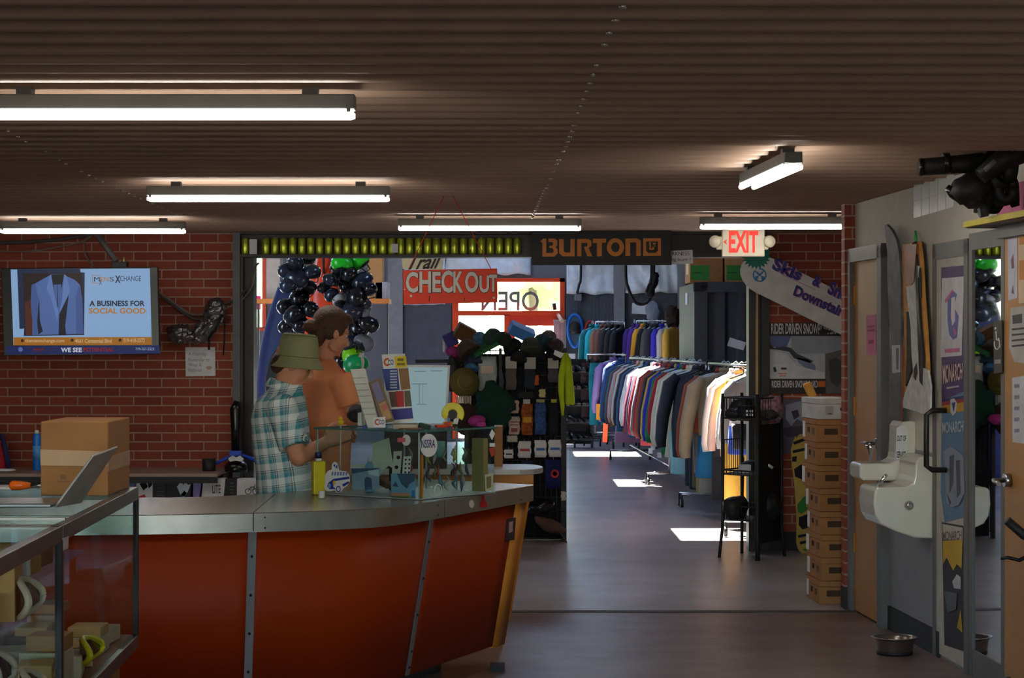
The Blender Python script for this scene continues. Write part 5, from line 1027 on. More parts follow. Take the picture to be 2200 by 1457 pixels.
note('grey printed notice curling in the middle of the door', [(2172, 662), (2210, 656), (2210, 782), (2180, 778), (2168, 745)], mat((180, 178, 176), .7), [([[(2175, 678), (2196, 674), (2196, 694), (2176, 696)]], mat((80, 80, 82), .7)), ([[(2174, 706 + 12 * k), (2204, 703 + 12 * k), (2204, 707 + 12 * k), (2174, 710 + 12 * k)] for k in range(4)], mat((70, 70, 74), .7))])
note('white schedule sheet low on the door at the photo edge', [(2175, 812), (2212, 806), (2212, 955), (2176, 950)], mat((206, 208, 216), .7), [([[(2179, 826 + 24 * k), (2190, 825 + 24 * k), (2190, 833 + 24 * k), (2179, 834 + 24 * k)] for k in range(5)], mat((140, 144, 170), .7))])
# bowl on the floor
Yb = 10.87; q = Vector((X(1922, Yb), Yb, 0)); t = thing('dog_bowl', 'steel dog bowl on the floor by the right wall', 'bowl', q)
MB().lathe([(.085, 0), (.088, .004), (.096, .07), (.108, .084), (.118, .086), (.117, .090), (.104, .089), (.092, .075), (.082, .018), (.002, .014)], q, 36).build('bowl', mat((150, 140, 134), .28, .9), t)
MB().lathe([(.086, -.0), (.0905, .0), (.0915, .018), (.089, .019)], q, 36).build('rubber_base', BLACK, t)
# shelf over the doors with black gear
sh = thing('wall_shelf', 'grey shelf with bright yellow edge above the mirror and doors', 'shelf', WL(3.2, .1, 2.12))
b = MB(); wbox(b, 2.90, 4.6, 0, .14, 2.105, 2.125); b.build('board', mat((120, 118, 114), .6), sh)
b = MB(); wbox(b, 2.90, 4.6, .14, .155, 2.108, 2.134); b.build('edge_strip', mat((206, 190, 40), .5), sh); b = MB(); wbox(b, 2.92, 4.6, 0, .006, 2.126, 2.29); b.build('back_card', mat((214, 120, 160), .7, var=.3), sh)
def gear(name, lab, cat, parts):
    ps = [p for _, tl, _ in parts for q_ in tl for p in q_[0]]
    t = thing(name, lab, cat, (sum(p.x for p in ps) / len(ps), sum(p.y for p in ps) / len(ps), min(p.z for p in ps)), 'black gear piled on the yellow edged shelf')
    for nm, tl, m in parts:
        b = MB()
        for pts_, r_ in tl: b.tube(pts_, r_, 12)
        b.build(nm, m, t)
Yg = 9.25; g = lambda x, y, d=0: at(x, y, Yg + d)
gear('black_tube', 'thick black tube jutting out from the shelf over the white wall', 'tube', [('barrel', [([g(1978, 359), g(2010, 357), g(2060, 353), g(2112, 350)], [.037, .038, .040, .045])], BLACK), ('end_cap', [([g(1973, 359), g(1980, 359)], [.034, .041])], BLACKG), ('ring', [([g(2026, 352), g(2040, 351)], [.047, .047])], BLACKG)])
gear('black_clamp', 'black jointed clamp hanging below the thick tube on the shelf', 'clamp', [('body', [([g(2044, 402), g(2064, 410), g(2090, 404), g(2118, 384)], [.035, .062, .070, .06]), ([g(2060, 424), g(2085, 432), g(2104, 436)], [.014, .036, .026])], BLACK), ('jaw', [([g(2034, 402), g(2048, 414), g(2066, 428)], [.014, .026, .022]), ([g(2096, 384), g(2124, 352), g(2150, 332), g(2170, 324)], [.04, .045, .05, .04])], BLACKG)])
gear('black_boot_shell', 'black rounded shell standing on the shelf near the photo edge', 'shell', [('shell', [([g(2116, 458, .1), g(2118, 430, .1), g(2126, 395, .05), g(2152, 372)], [.05, .055, .068, .066]), ([g(2150, 372), g(2168, 368), g(2182, 370)], [.062, .06, .05])], BLACK), ('cuff', [([g(2102, 452, .05), g(2120, 448, .05)], [.034, .034])], DKGREY)])
gear('black_bracket', 'black looped bracket at the photo edge of the shelf', 'bracket', [('loop', [([g(2160 + 17 * math.cos(a), 404 + 26 * math.sin(a)) for a in [k * math.pi / 8 for k in range(17)]], .026)], BLACK), ('leg', [([g(2172, 400), g(2178, 430, .1), g(2182, 444, .1)], [.034, .026, .018]), ([g(2150, 430), g(2140, 450, .1)], [.026, .02])], BLACK)])
gear('black_rail', 'long black rail with a grey strip slanting to the ceiling at the photo edge', 'rail', [('rail', [([g(2106, 380, -.1), g(2150, 345, -.1), g(2196, 326, -.1)], [.036, .045, .05])], BLACK), ('strip', [([g(2116, 366, -.15), g(2138, 346, -.15)], .011), ([g(2172, 318, -.16), g(2198, 304, -.16)], .016)], mat((120, 120, 116), .5))])
# kick scooter parked against the papered door, mostly outside the frame
Ys = 8.6; t = thing('kick_scooter', 'black kick scooter whose bar end and lever reach in at the photo edge', 'scooter', (X(2250, Ys), Ys + .2, 0))
s_ = lambda x, y, d=0: at(x, y, Ys + d)
hx = X(2250, Ys); MB().tube([s_(2163, 1118), s_(2200, 1150), s_(2230, 1166)], [.018, .019, .016], 10).build('grip', BLACK, t)
MB().tube([s_(2230, 1166), s_(2250, 1174), s_(2262, 1176)], .012, 8).build('handlebar', BLACKG, t); MB().tube([s_(2150, 1201), s_(2165, 1198), s_(2190, 1204), s_(2240, 1180)], [.005, .007, .008, .01], 8).build('brake_lever', BLACKG, t)
MB().tube([s_(2250, 1176), (hx, Ys + .06, .14)], .018, 10).build('stem', BLACK, t); MB().lohi((hx - .06, Ys + .1, .075), (hx + .06, Ys + .62, .10)).build('deck', BLACK, t, .01)
MB().tube([(hx, Ys + .06, .15), (hx, Ys + .12, .09)], .02, 8).build('neck', BLACK, t)
for yy in (Ys + .04, Ys + .68): MB().lathe([(.02, -.014), (.06, -.016), (.068, -.008), (.068, .008), (.06, .016), (.02, .014)], (hx, yy, .069), 22, rot(0, 90, 0)).build('wheel', DKGREY, t)
# ------------------------------------------------------------------ people
def fuse(b, name, m, parent, voxel=.006, it=6, fac=.5, loc=None):
    """one continuous surface out of overlapping volumes"""
    me = bpy.data.meshes.new(name); off_ = Vector(loc) if loc is not None else wloc(parent)
    me.from_pydata([v - off_ for v in b.v], [], b.f); o = bpy.data.objects.new(name, me); COL.objects.link(o)
    r = o.modifiers.new('r', 'REMESH'); r.mode = 'VOXEL'; r.voxel_size = voxel; r.use_smooth_shade = True
    s = o.modifiers.new('s', 'SMOOTH'); s.factor = fac; s.iterations = it
    bpy.context.view_layer.update()
    nm = bpy.data.meshes.new_from_object(o.evaluated_get(bpy.context.evaluated_depsgraph_get()))
    o.modifiers.clear(); o.data = nm; bpy.data.meshes.remove(me); nm.name = name
    nm.materials.clear(); nm.materials.append(m); nm.polygons.foreach_set('use_smooth', [True] * len(nm.polygons))
    if parent is None: o.location = off_
    else: o.parent = parent
    return o
def ring(c, f, l, a, b_, n=20, tilt=0.0, p=2.0):
    c = Vector(c); out = []
    for k in range(n):
        t = 2 * math.pi * k / n; x = math.copysign(abs(math.cos(t)) ** (2 / p), math.cos(t)) * a; y = math.copysign(abs(math.sin(t)) ** (2 / p), math.sin(t)) * b_
        out.append(c + f * x + l * y + Vector((0, 0, tilt * x)))
    return out
def headparts(b, c, yaw, pitch, sc):
    A = Matrix.Rotation(R(yaw), 3, 'Z') @ Matrix.Rotation(R(pitch), 3, 'Y'); c = Vector(c)
    T = lambda x, y, z: c + A @ (Vector((x, y, z)) * sc)
    e = lambda p, r: b.ball(T(*p), [q * sc for q in r], A, 20, 14)
    e((-.012, 0, .035), (.098, .077, .092)); e((.030, 0, -.03), (.064, .060, .085)); e((.034, 0, -.085), (.050, .048, .038)); e((.074, 0, -.106), (.020, .022, .016))
    e((.082, 0, .024), (.015, .048, .010)); e((.086, 0, -.066), (.014, .024, .008)); e((.083, 0, -.081), (.013, .020, .008))
    b.tube([T(.086, 0, .020), T(.102, 0, -.008), T(.114, 0, -.032), T(.094, 0, -.046)], [.007 * sc, .010 * sc, .014 * sc, .010 * sc], 10)
    for s in (-1, 1):
        e((.060, s * .038, -.028), (.026, .022, .028)); e((-.004, s * .078, -.014), (.020, .008, .031)); e((.098, s * .011, -.038), (.010, .007, .007)); e((.02, s * .052, -.075), (.035, .012, .028))
    return T, A
def hand(b, w, d, s, n, curl=.5):
    """palm, four unequal bent fingers and a thumb leaving the side of the palm"""
    d = Vector(d).normalized(); s = Vector(s); s = (s - d * s.dot(d)).normalized(); n_ = d.cross(s) * (1 if d.cross(s).dot(Vector(n)) > 0 else -1)
    w = Vector(w); b.tube([w - d * .02, w + d * .02, w + d * .055, w + d * .088], [(.022, .026), (.018, .036), (.016, .042), (.013, .040)], 14, up=n_)
    for off_, ln, ad in ((.030, .070, .02), (.010, .079, .0), (-.011, .073, -.01), (-.030, .057, -.03)):
        p = w + d * .080 + s * off_; q = [p]; a = curl * .5; sg = ln / 3
        for k in range(3):
            dirv = (d * math.cos(a) + n_ * math.sin(a) + s * ad).normalized(); p = p + dirv * sg * (1.15 - .12 * k); q.append(p); a += curl * .85
        b.tube(q, [.0098, .0092, .0086, .0074], 8)
    p = w + d * .025 + s * .030; b.tube([p, p + d * .022 + s * .024 + n_ * .008, p + d * .050 + s * .034 + n_ * .022, p + d * .072 + s * .034 + n_ * .036], [.015, .0125, .0105, .008], 8)
def legs_feet(b, f, l, hip, dy, foot_only=False):
    pass
SKIN = mat((206, 142, 112), .55, var=.06, scale=14, bump=.02, bs=200); SKIN2 = mat((212, 150, 118), .55, var=.06, scale=14, bump=.02, bs=200)
def person(label, Y, head, yaw, pitch, hs, facing, spine, arms, hipz, mskin, nk=.058):
    """spine: list of (px, py, front-back half, side half) from the hips to the neck; arms: list of ((px,py,Y) x3, hand dir, thumb side, palm)"""
    f = Vector((math.cos(R(facing)), math.sin(R(facing)), 0)); l = Vector((-f.y, f.x, 0))
    foot = at(spine[0][0], 0, Y); foot.z = 0; b = MB()
    pts_ = [at(x, y, Y) for x, y, _, _ in spine]
    b.loft([ring(p, f, l, a, c) for p, (_, _, a, c) in zip(pts_, spine)])
    hc = at(*head, Y + .0); T, A = headparts(b, hc, yaw, pitch, hs)
    b.tube([pts_[-1] - Vector((0, 0, .04)), (pts_[-1] + T(-.02, 0, -.05)) / 2, T(-.015, 0, -.03)], [nk, nk * .92, nk * .92], 16)
    hip = pts_[0]
    for s in (-1, 1):
        h_ = hip + l * s * .085; k_ = Vector((h_.x + f.x * .02, h_.y + f.y * .02, .47)); an = Vector((h_.x, h_.y, .09))
        b.tube([h_ + Vector((0, 0, .02)), (h_ + k_) / 2, k_, (k_ + an) / 2 - f * .015, an], [.088, .076, .055, .052, .036], 14)
        b.tube([an - f * .05 - Vector((0, 0, .045)), an + f * .06 - Vector((0, 0, .045)), an + f * .15 - Vector((0, 0, .06))], [.038, .038, .022], 10)
    ap = []
    for (sh, el, wr), d_, s_, n_, cu in arms:
        a, e_, w = at(*sh), at(*el), at(*wr); ap.append((a, e_, w))
        b.tube([a, (a + e_) / 2, e_], [.056, .047, .040], 14); b.tube([e_, e_.lerp(w, .35), w], [.041, .039, .026], 14); b.ball(e_, .040); hand(b, w, d_ if d_ else (w - e_), s_, n_, cu)
    body = fuse(b, 'person', mskin, None, .0052, 5, .5, foot); tag(body, label, 'person')
    return body, f, l, pts_, T, A, hip, ap
def trousers(body, f, l, hip, m, ms):
    b = MB()
    b.loft([ring(hip + Vector((0, 0, .10)), f, l, .118, .162), ring(hip, f, l, .125, .172), ring(hip - Vector((0, 0, .10)), f, l, .115, .165)])
    for s in (-1, 1):
        h_ = hip + l * s * .085; k_ = Vector((h_.x + f.x * .02, h_.y + f.y * .02, .47)); an = Vector((h_.x, h_.y, .09)); b.tube([h_, (h_ + k_) / 2, k_, an], [.10, .09, .072, .062], 14)
    fuse(b, 'trousers', m, body, .009, 4, loc=None)
    for s in (-1, 1):
        h_ = hip + l * s * .085; an = Vector((h_.x, h_.y, .045)); b = MB()
        b.tube([an - f * .075, an - f * .03, an + f * .07, an + f * .15, an + f * .185], [(.03, .036), (.046, .044), (.042, .048), (.03, .046), (.012, .028)], 14, up=(0, 0, 1)); o = fuse(b, 'shoe', ms, body, .006, 3)
# --- man in the bucket hat
Y1 = 10.05
sp1 = [(612, 1070, .118, .165), (609, 1010, .112, .152), (604, 950, .118, .158), (601, 900, .120, .170), (603, 862, .102, .172), (612, 840, .070, .10), (618, 826, .058, .062)]
arms1 = [(((602, 868, 9.87), (641, 984, 9.80), (700, 950, 9.98)), (.7, .25, .35), (.1, .3, 1), (-.2, 1, -.2), .55), (((606, 868, 10.23), (648, 982, 10.30), (704, 950, 10.20)), (.7, -.1, .3), (0, -.3, 1), (0, -1, 0), .6)]
m1, f1_, l1, p1, T1, A1, hip1, ap1 = person('man in a green bucket hat and teal plaid shirt looking down behind the counter', Y1, (631, 781), 8, 24, .92, 4, sp1, arms1, .85, SKIN)
def plaid():
    m = bpy.data.materials.new('teal plaid cotton'); m.use_nodes = True; nt = m.node_tree; b = nt.nodes['Principled BSDF']; b.inputs['Roughness'].default_value = .85; b.inputs['Specular IOR Level'].default_value = .2
    tc = nt.nodes.new('ShaderNodeTexCoord'); mp = nt.nodes.new('ShaderNodeMapping'); mp.inputs['Rotation'].default_value = (0, R(8), R(20)); nt.links.new(tc.outputs['Object'], mp.inputs['Vector'])
    nz = nt.nodes.new('ShaderNodeTexNoise'); nz.inputs['Scale'].default_value = 6
    sp = nt.nodes.new('ShaderNodeSeparateXYZ'); nt.links.new(mp.outputs['Vector'], sp.inputs[0])
    def band(sock, per, stops):
        a = nt.nodes.new('ShaderNodeMath'); a.operation = 'DIVIDE'; a.inputs[1].default_value = per; nt.links.new(sock, a.inputs[0])
        fr = nt.nodes.new('ShaderNodeMath'); fr.operation = 'FRACT'; nt.links.new(a.outputs[0], fr.inputs[0])
        rp = nt.nodes.new('ShaderNodeValToRGB'); rp.color_ramp.interpolation = 'CONSTANT'; e = rp.color_ramp.elements
        e[0].position = 0; e[0].color = (*L(stops[0][1]), 1); e[1].position = stops[1][0]; e[1].color = (*L(stops[1][1]), 1)
        for p_, c_ in stops[2:]: q_ = e.new(p_); q_.color = (*L(c_), 1)
        nt.links.new(fr.outputs[0], rp.inputs['Fac']); return rp.outputs['Color']
    W_, T_, D_, G_2 = (232, 238, 236), (70, 150, 164), (70, 62, 70), (140, 176, 184)
    A_ = band(sp.outputs['X'], .062, [(0, W_), (.2, T_), (.42, G_2), (.58, D_), (.64, W_), (.70, D_), (.76, W_)])
    B_ = band(sp.outputs['Z'], .072, [(0, W_), (.18, T_), (.44, G_2), (.60, D_), (.65, W_), (.71, D_), (.76, W_)])
    mx = nt.nodes.new('ShaderNodeMix'); mx.data_type = 'RGBA'; mx.blend_type = 'MIX'; mx.inputs[0].default_value = .48
    nt.links.new(A_, mx.inputs[6]); nt.links.new(B_, mx.inputs[7]); nt.links.new(mx.outputs[2], b.inputs['Base Color'])
    n2 = nt.nodes.new('ShaderNodeTexNoise'); n2.inputs['Scale'].default_value = 11; nt.links.new(tc.outputs['Object'], n2.inputs['Vector'])
    bp = nt.nodes.new('ShaderNodeBump'); bp.inputs['Strength'].default_value = .5; bp.inputs['Distance'].default_value = .03; nt.links.new(n2.outputs['Fac'], bp.inputs['Height']); nt.links.new(bp.outputs['Normal'], b.inputs['Normal'])
    return m
def shirt(body, f, l, spine, Y, aps, m, grow, hem, sleeve, neckcut=0, name='shirt'):
    b = MB(); rs = []
    for k, (x, y, a, c) in enumerate(spine):
        g = grow[k]; rs.append(ring(at(x, y, Y), f, l, a + g, c + g, 28))
    x, y, a, c = spine[0]; rs = [ring(at(x, hem, Y), f, l, a + grow[0] + .006, c + grow[0] + .006, 28)] + rs
    b.loft(rs)
    for a, e_, w in aps:
        q = a.lerp(e_, sleeve); b.tube([a + (a - e_).normalized() * .03, a, a.lerp(e_, sleeve * .5), q], [.050, .074, .072, .074], 16)
    return fuse(b, name, m, body, .007, 5, .5)
trousers(m1, f1_, l1, hip1, mat((70, 66, 60), .8), BLACK)
sh1 = shirt(m1, f1_, l1, sp1, Y1, ap1, plaid(), [.016, .018, .017, .016, .016, .014, .012], 1095, .80)
b = MB(); c = at(613, 830, Y1); b.loft([ring(c + Vector((-.008, 0, -.022)), f1_, l1, .090, .096, 24, -.30), ring(c + Vector((0, 0, .020)), f1_, l1, .072, .074, 24, -.30), ring(c + Vector((0, 0, .018)), f1_, l1, .066, .068, 24, -.30), ring(c + Vector((-.006, 0, -.020)), f1_, l1, .068, .072, 24, -.30)], closed=True); b.build('collar', sh1.data.materials[0], m1)
HATM = mat((142, 144, 104), .9, var=.06, bump=.15, bs=90)
hc = at(638, 790, Y1) ; Ah = rot(0, 5, 0); b = MB()
b.lathe([(.126, 0), (.124, .002), (.106, .038), (.099, .050), (.098, .054), (.090, .125), (.084, .150), (.070, .160), (.002, .162), (.001, .150), (.070, .150), (.082, .12), (.093, .05), (.102, .036), (.122, -.002)], hc, 40, Ah); ht = b.build('bucket_hat', HATM, m1)
b = MB()
for z, r_ in ((.052, .1000), (.151, .0855)): b.tube([hc + Ah @ Vector((r_ * math.cos(a), r_ * math.sin(a), z)) for a in [k * math.pi / 20 for k in range(41)]], .0016, 5)
b.build('seam', mat((100, 102, 66), .9), ht)
HAIR = mat((74, 46, 32), .5, var=.35, scale=40, bump=.4, bs=120)
b = MB(); b.ball(T1(-.065, 0, -.020), (.045, .064, .06), A1); b.ball(T1(-.02, .06, .0), (.05, .02, .03), A1); b.ball(T1(-.02, -.06, .0), (.05, .02, .03), A1); fuse(b, 'hair', HAIR, m1, .006, 4)
def eyes(T, A, body, sc):
    for s in (-1, 1):
        o = MB().ball(T(.072, s * .032, .002), .0115 * sc, A, 12, 8).build('eye', mat((206, 200, 194), .2), body); MB().ball(T(.0805, s * .033, .000), .0055 * sc, A, 10, 6).build('iris', INK, o)
        MB().tube([T(.088, s * .014, .022), T(.090, s * .034, .028), T(.078, s * .052, .022)], .0035 * sc, 6).build('eyebrow', HAIR, body)
    MB().tube([T(.088, -.022, -.073), T(.0975, 0, -.0725), T(.088, .022, -.073)], .0026 * sc, 6).build('mouth', mat((150, 74, 66), .5), body)
eyes(T1, A1, m1, .92)
b = MB(); b.ball(T1(.073, 0, -.112), (.020, .022, .012), A1); fuse(b, 'goatee', mat((70, 48, 38), .8, bump=.3, bs=150), m1, .004, 2)
# --- man in the orange shirt
Y2 = 10.72
sp2 = [(688, 1060, .115, .165), (690, 1000, .112, .155), (690, 935, .118, .160), (690, 875, .118, .172), (691, 816, .098, .172), (694, 788, .064, .098), (697, 772, .046, .050)]
arms2 = [(((735, 818, 10.58), (764, 900, 10.60), (716, 926, 10.72)), (-.6, .5, -.1), (0, .2, 1), (-.4, -.8, 0), .5), (((650, 818, 10.86), (652, 940, 10.92), (716, 940, 10.98)), (.7, -.2, .1), (0, -.2, 1), (.3, -1, 0), .5)]
m2, f2_, l2, p2, T2, A2, hip2, ap2 = person('man in an orange t-shirt with brown tied hair leaning behind the hatted man', Y2, (712, 714), 30, 20, .93, 38, sp2, arms2, .85, SKIN2, .048)
trousers(m2, f2_, l2, hip2, mat((52, 56, 70), .8), DKGREY)
TEE = mat((238, 152, 108), .85, var=.05, bump=.6, bs=9, spec=.2)
sh2 = shirt(m2, f2_, l2, sp2, Y2, ap2, TEE, [.020, .020, .020, .016, .013, .008, .007], 1080, .62, name='t_shirt')
b = MB(); c = at(697, 777, Y2); b.tube([q + Vector((0, 0, 0)) for q in ring(c, f2_, l2, .054, .058, 24, -.35)] + [ring(c, f2_, l2, .054, .058, 24, -.35)[0]], .006, 6); b.build('neckband', TEE, m2)
b = MB()
for p_, r_ in (((-.022, 0, .046), (.102, .086, .096)), ((-.070, 0, -.045), (.046, .058, .068)), ((.040, 0, .096), (.055, .062, .032)), ((-.13, 0, -.012), (.036, .034, .038)), ((.012, .076, .015), (.028, .010, .035)), ((.012, -.076, .015), (.028, .010, .035)), ((-.035, .06, -.01), (.04, .022, .045)), ((-.035, -.06, -.01), (.04, .022, .045))):
    b.ball(T2(*p_), [q * .93 for q in r_], A2, 20, 14)
fuse(b, 'hair', HAIR, m2, .006, 4); eyes(T2, A2, m2, .93)
b = MB(); b.ball(T2(.072, 0, -.112), (.020, .020, .012), A2); fuse(b, 'goatee', mat((96, 66, 50), .8, bump=.3, bs=150), m2, .004, 2)
# dark mesh bag on the case beside him
# ------------------------------------------------------------------ hall beyond the opening
for px0, px1 in ((834, 866), (1318, 1341), (1455, 1471)):
    struct(MB().lohi((X(px0), YF - .14, 0), (X(px1), YF, 4.6)).build('column', mat((128, 128, 132), .6)))
PG = mat((84, 86, 96), .7)
for px0, px1, y0 in ((867, 970, 655), (1216, 1317, 632), (1342, 1454, 632)):
    b = MB().lohi((X(px0), YF - .03, .05), (X(px1), YF - .001, Z(y0)))
    for k in range(14): x = X(px0 + (px1 - px0) * (k + .5) / 14); b.lohi((x - .008, YF - .042, .06), (x + .008, YF - .029, Z(y0) - .02))
    o = b.build('wall_panel', PG); struct(o)
FOIL = mat((232, 234, 238), .4, .0, var=.10, bump=.5, bs=7)
for i, (x0, x1, y1, lab) in enumerate([(958, 1140, 590, 'silver insulation bag above the orange door'), (1217, 1319, 632, 'silver insulation bag on the wall right of the orange door'), (1341, 1456, 630, 'silver insulation bag behind the hanging cable loop'), (868, 957, 655, 'silver insulation bag behind the cream sign')]):
    b = MB(); nx, nz_ = 26, 18; vs = []
    for j in range(nz_ + 1):
        for k in range(nx + 1):
            px = x0 + (x1 - x0) * k / nx; z = Z(y1) + (3.4 - Z(y1)) * j / nz_; q = Vector((X(px), 0, z))
            d = .16 * abs(noise.noise(Vector((q.x * 2.2 + z * 1.5, i * 3.7, z * 1.1 - q.x)))) + .05 * noise.noise(Vector((q.x * 8, i, z * 6 + q.x * 5)))
            vs.append((q.x, YF - .06 - d - .04 * math.sin(math.pi * k / nx), z + (.03 * noise.noise(Vector((q.x * 5, 0, i))) if j == 0 else 0)))
    n0 = len(vs); vs += [(x, YF - .01, z) for x, _, z in vs]; w = nx + 1
    fs = [(j * w + k, j * w + k + 1, (j + 1) * w + k + 1, (j + 1) * w + k) for j in range(nz_) for k in range(nx)]
    bd = [k for k in range(w)] + [j * w + nx for j in range(1, nz_ + 1)] + [nz_ * w + k for k in range(nx - 1, -1, -1)] + [j * w for j in range(nz_ - 1, 0, -1)]
    fs += [tuple(reversed([q + n0 for q in f_])) for f_ in fs] + [(a, c_, c_ + n0, a + n0)[::-1] for a, c_ in zip(bd, bd[1:] + bd[:1])]
    b.smooth = True; b.add(vs, fs); tag(b.build('insulation_bag', FOIL), lab, 'insulation', 'silver insulation on the far wall')
# orange door set with reversed OPEN
PD = front(YF); dr = thing('door', 'orange framed glass door with reversed OPEN lettering on the far wall', 'door', (X(1092), YF, .05)); dr.name = 'door_4'; dr['kind'] = 'structure'
b = MB(); zt = Z(598)
for x0, x1, y0, y1 in ((972, 985, 598, 1000), (1203, 1213, 598, 1000), (972, 1213, 598, 606), (985, 1203, 668, 678), (1083, 1094, 676, 1000)):
    b.lohi((X(x0), YF - .06, max(.05, Z(y1))), (X(x1), YF + .1, Z(y0)))
b.build('door_frame', ORANGE, dr)
b = MB()
for x0, x1, y0, y1 in ((1094, 1106, 678, 1000), (1190, 1203, 678, 1000), (1106, 1190, 678, 700), (1106, 1190, 900, 1000)): b.lohi((X(x0), YF - .0, max(.06, Z(y1))), (X(x1), YF + .05, Z(y0)))
b.build('door_leaf', mat((206, 54, 20), .45), dr)
for nm, q in (('transom_glass', (985, 606, 1203, 668)), ('side_glass', (985, 678, 1083, 955)), ('door_glass', (1106, 700, 1190, 900))): MB().lohi((X(q[0]), YF + .03, Z(q[3])), (X(q[2]), YF + .036, Z(q[1]))).build(nm, GLASS, dr)
text('OPEN', [(1158, 626), (1034, 626), (1034, 668), (1158, 668)], front(YF + .02), mat((96, 110, 112), .6), dr, th=.004, bold=.01)
MB().tube([at(1190, 652, YF - .02), at(1192, 666, YF - .02)], .03, 8).build('closer', BLACK, dr); MB().tube([at(1199, 676, YF - .05), at(1208, 690, YF - .3)], .03, 8).build('closer_arm', mat((200, 180, 160), .5), dr)
o = MB()
for k in range(9): o.lohi((X(1190 + 3 * k, 33.2), 33.26 + .01 * (k % 2), Z(790, 33.2)), (X(1192 + 3 * k, 33.2), 33.28 + .01 * (k % 2), Z(690, 33.2)))
o.lohi((X(1189, 33.2), 33.24, Z(690, 33.2)), (X(1217, 33.2), 33.40, Z(687, 33.2)))
tag(o.build('vertical_blind', mat((176, 172, 176), .6)), 'grey vertical blind strips beside the orange door', 'blind')
w1 = thing('window_1', None, None, (X(503), YF, Z(705))); w1['kind'] = 'structure'
b = MB()
for x0, x1, y0, y1 in ((432, 441, 545, 705), (564, 572, 545, 705), (432, 572, 538, 546), (432, 572, 703, 711), (500, 505, 546, 703)): b.lohi((X(x0), YF - .05, Z(y1)), (X(x1), YF + .08, Z(y0)))
b.build('window_frame', ORANGE, w1); MB().lohi((X(441), YF + .04, Z(703)), (X(564), YF + .046, Z(546))).build('window_pane', GLASS, w1)
sheet('notice', rect(546, 636, 560, 665), front(YF - .0), mat((216, 40, 150), .6), w1, th=.003)
w2 = thing('window_2', None, None, (-6.25, YF, .5)); w2['kind'] = 'structure'
b = MB()
for a in ((-7.2, -7.1, .5, 3.2), (-5.4, -5.3, .5, 3.2), (-7.1, -5.4, .5, .6), (-7.1, -5.4, 3.1, 3.2), (-6.3, -6.2, .6, 3.1)): b.lohi((a[0], YF - .05, a[2]), (a[1], YF + .08, a[3]))
b.build('window_frame', ORANGE, w2); MB().lohi((-7.1, YF + .04, .6), (-5.4, YF + .046, 3.1)).build('window_pane', GLASS, w2)

# shipping container with cartons on top
YK = 25.0; kx = X(1491, YK); ktop = Z(606, YK); CT = mat((74, 76, 84), .55); CT2 = mat((54, 56, 61), .55)
t = thing('shipping_container', 'dark grey ribbed shipping container behind the clothes racks', 'container', (kx + 1.3, YK + 1.1, 0))
b = MB(); prof = []; x = kx + .16
while x < kx + 3.2: prof += [(x, .05), (x + .10, .05), (x + .13, 0.0), (x + .20, 0.0)]; x += .235
vs = [(a, YK + d, z) for z in (.12, ktop - .1) for a, d in prof]; n = len(prof); b.add(vs, [(i, i + 1, n + i + 1, n + i) for i in range(n - 1)]); b.build('ribbed_side', CT, t)
b = MB().lohi((kx, YK - .02, 0), (kx + .16, YK + .14, ktop)).lohi((kx, YK - .02, ktop - .12), (kx + 3.4, YK + .1, ktop)).lohi((kx, YK - .02, 0), (kx + 3.4, YK + .1, .13)); b.build('frame', CT, t, .006)
MB().lohi((kx + .005, YK + .1, .02), (kx + 3.4, YK + 2.25, ktop - .01)).build('body', CT2, t); MB().cyl((kx + .10, YK - .03, ktop - .06), (kx + .10, YK, ktop - .06), .03).build('corner_hole', INK, t)
o = MB().lohi((kx - .004, YK + .9, Z(652, YK)), (kx, YK + 1.2, Z(625, YK))).build('label_sticker', PAPER, t)
GRN = mat((60, 140, 60), .7)
for x0, x1, lab in ((1482, 1553, 'wide brown carton with green band on the shipping container'), (1557, 1602, 'tan carton with green band beside the wide one on the container')):
    c = thing('carton', lab, 'box', (X((x0 + x1) / 2, YK), YK + .4, ktop), 'cartons on the container'); MB().lohi((X(x0, YK + .1), YK + .1, ktop), (X(x1, YK + .1), YK + .8, ktop + .42)).build('carton', CARDD if x0 < 1500 else CARD, c, .005)
    pl = front(YK + .1); sheet('green_band', rect(x0 + (2 if x0 < 1500 else 4), 570, x0 + 42, 602), pl, GRN, c, th=.002); sheets('print', [rect(x0 + 6, 585, x0 + 26, 587)], pl, mat((40, 80, 40), .7), c, off=.002, th=.001)
    MB().lohi((X(x0, YK + .1) - .002, YK + .3, ktop + .1), (X(x0, YK + .1), YK + .6, ktop + .42)).build('tape', mat((214, 196, 150), .5), c)
# hanging cable loops and wall bits
Yl = 24.0
tag(MB().tube(catmull([at(1344, 155, Yl), at(1344, 400, Yl), at(1344, 580, Yl), at(1350, 620, Yl), at(1364, 648, Yl), at(1378, 654, Yl), at(1392, 648, Yl), at(1400, 630, Yl), at(1404, 600, Yl), at(1406, 400, Yl), at(1406, 155, Yl)], 6), .018, 8).build('cable_loop', BLACK), 'thick black cable loop hanging below the black board sign', 'cable')
tag(MB().tube(catmull([at(1400, 155, Yl - .1), at(1400, 400, Yl - .1), at(1399, 590, Yl - .1), at(1394, 612, Yl - .1), at(1388, 628, Yl - .1)], 5), .014, 8).build('cable_end', BLACK), 'black cable end with plug hanging inside the loop', 'cable')
o = MB().tube(catmull([at(1410, 585, Yl), at(1406, 600, Yl), at(1398, 625, Yl), at(1394, 640, Yl)], 4), [.02, .03, .045, .04, .05, .055, .05, .04, .05, .055, .05, .035, .02][:13], 8).build('rope_knot', BLACK); tag(o, 'knotted black strap on the right side of the cable loop', 'strap')
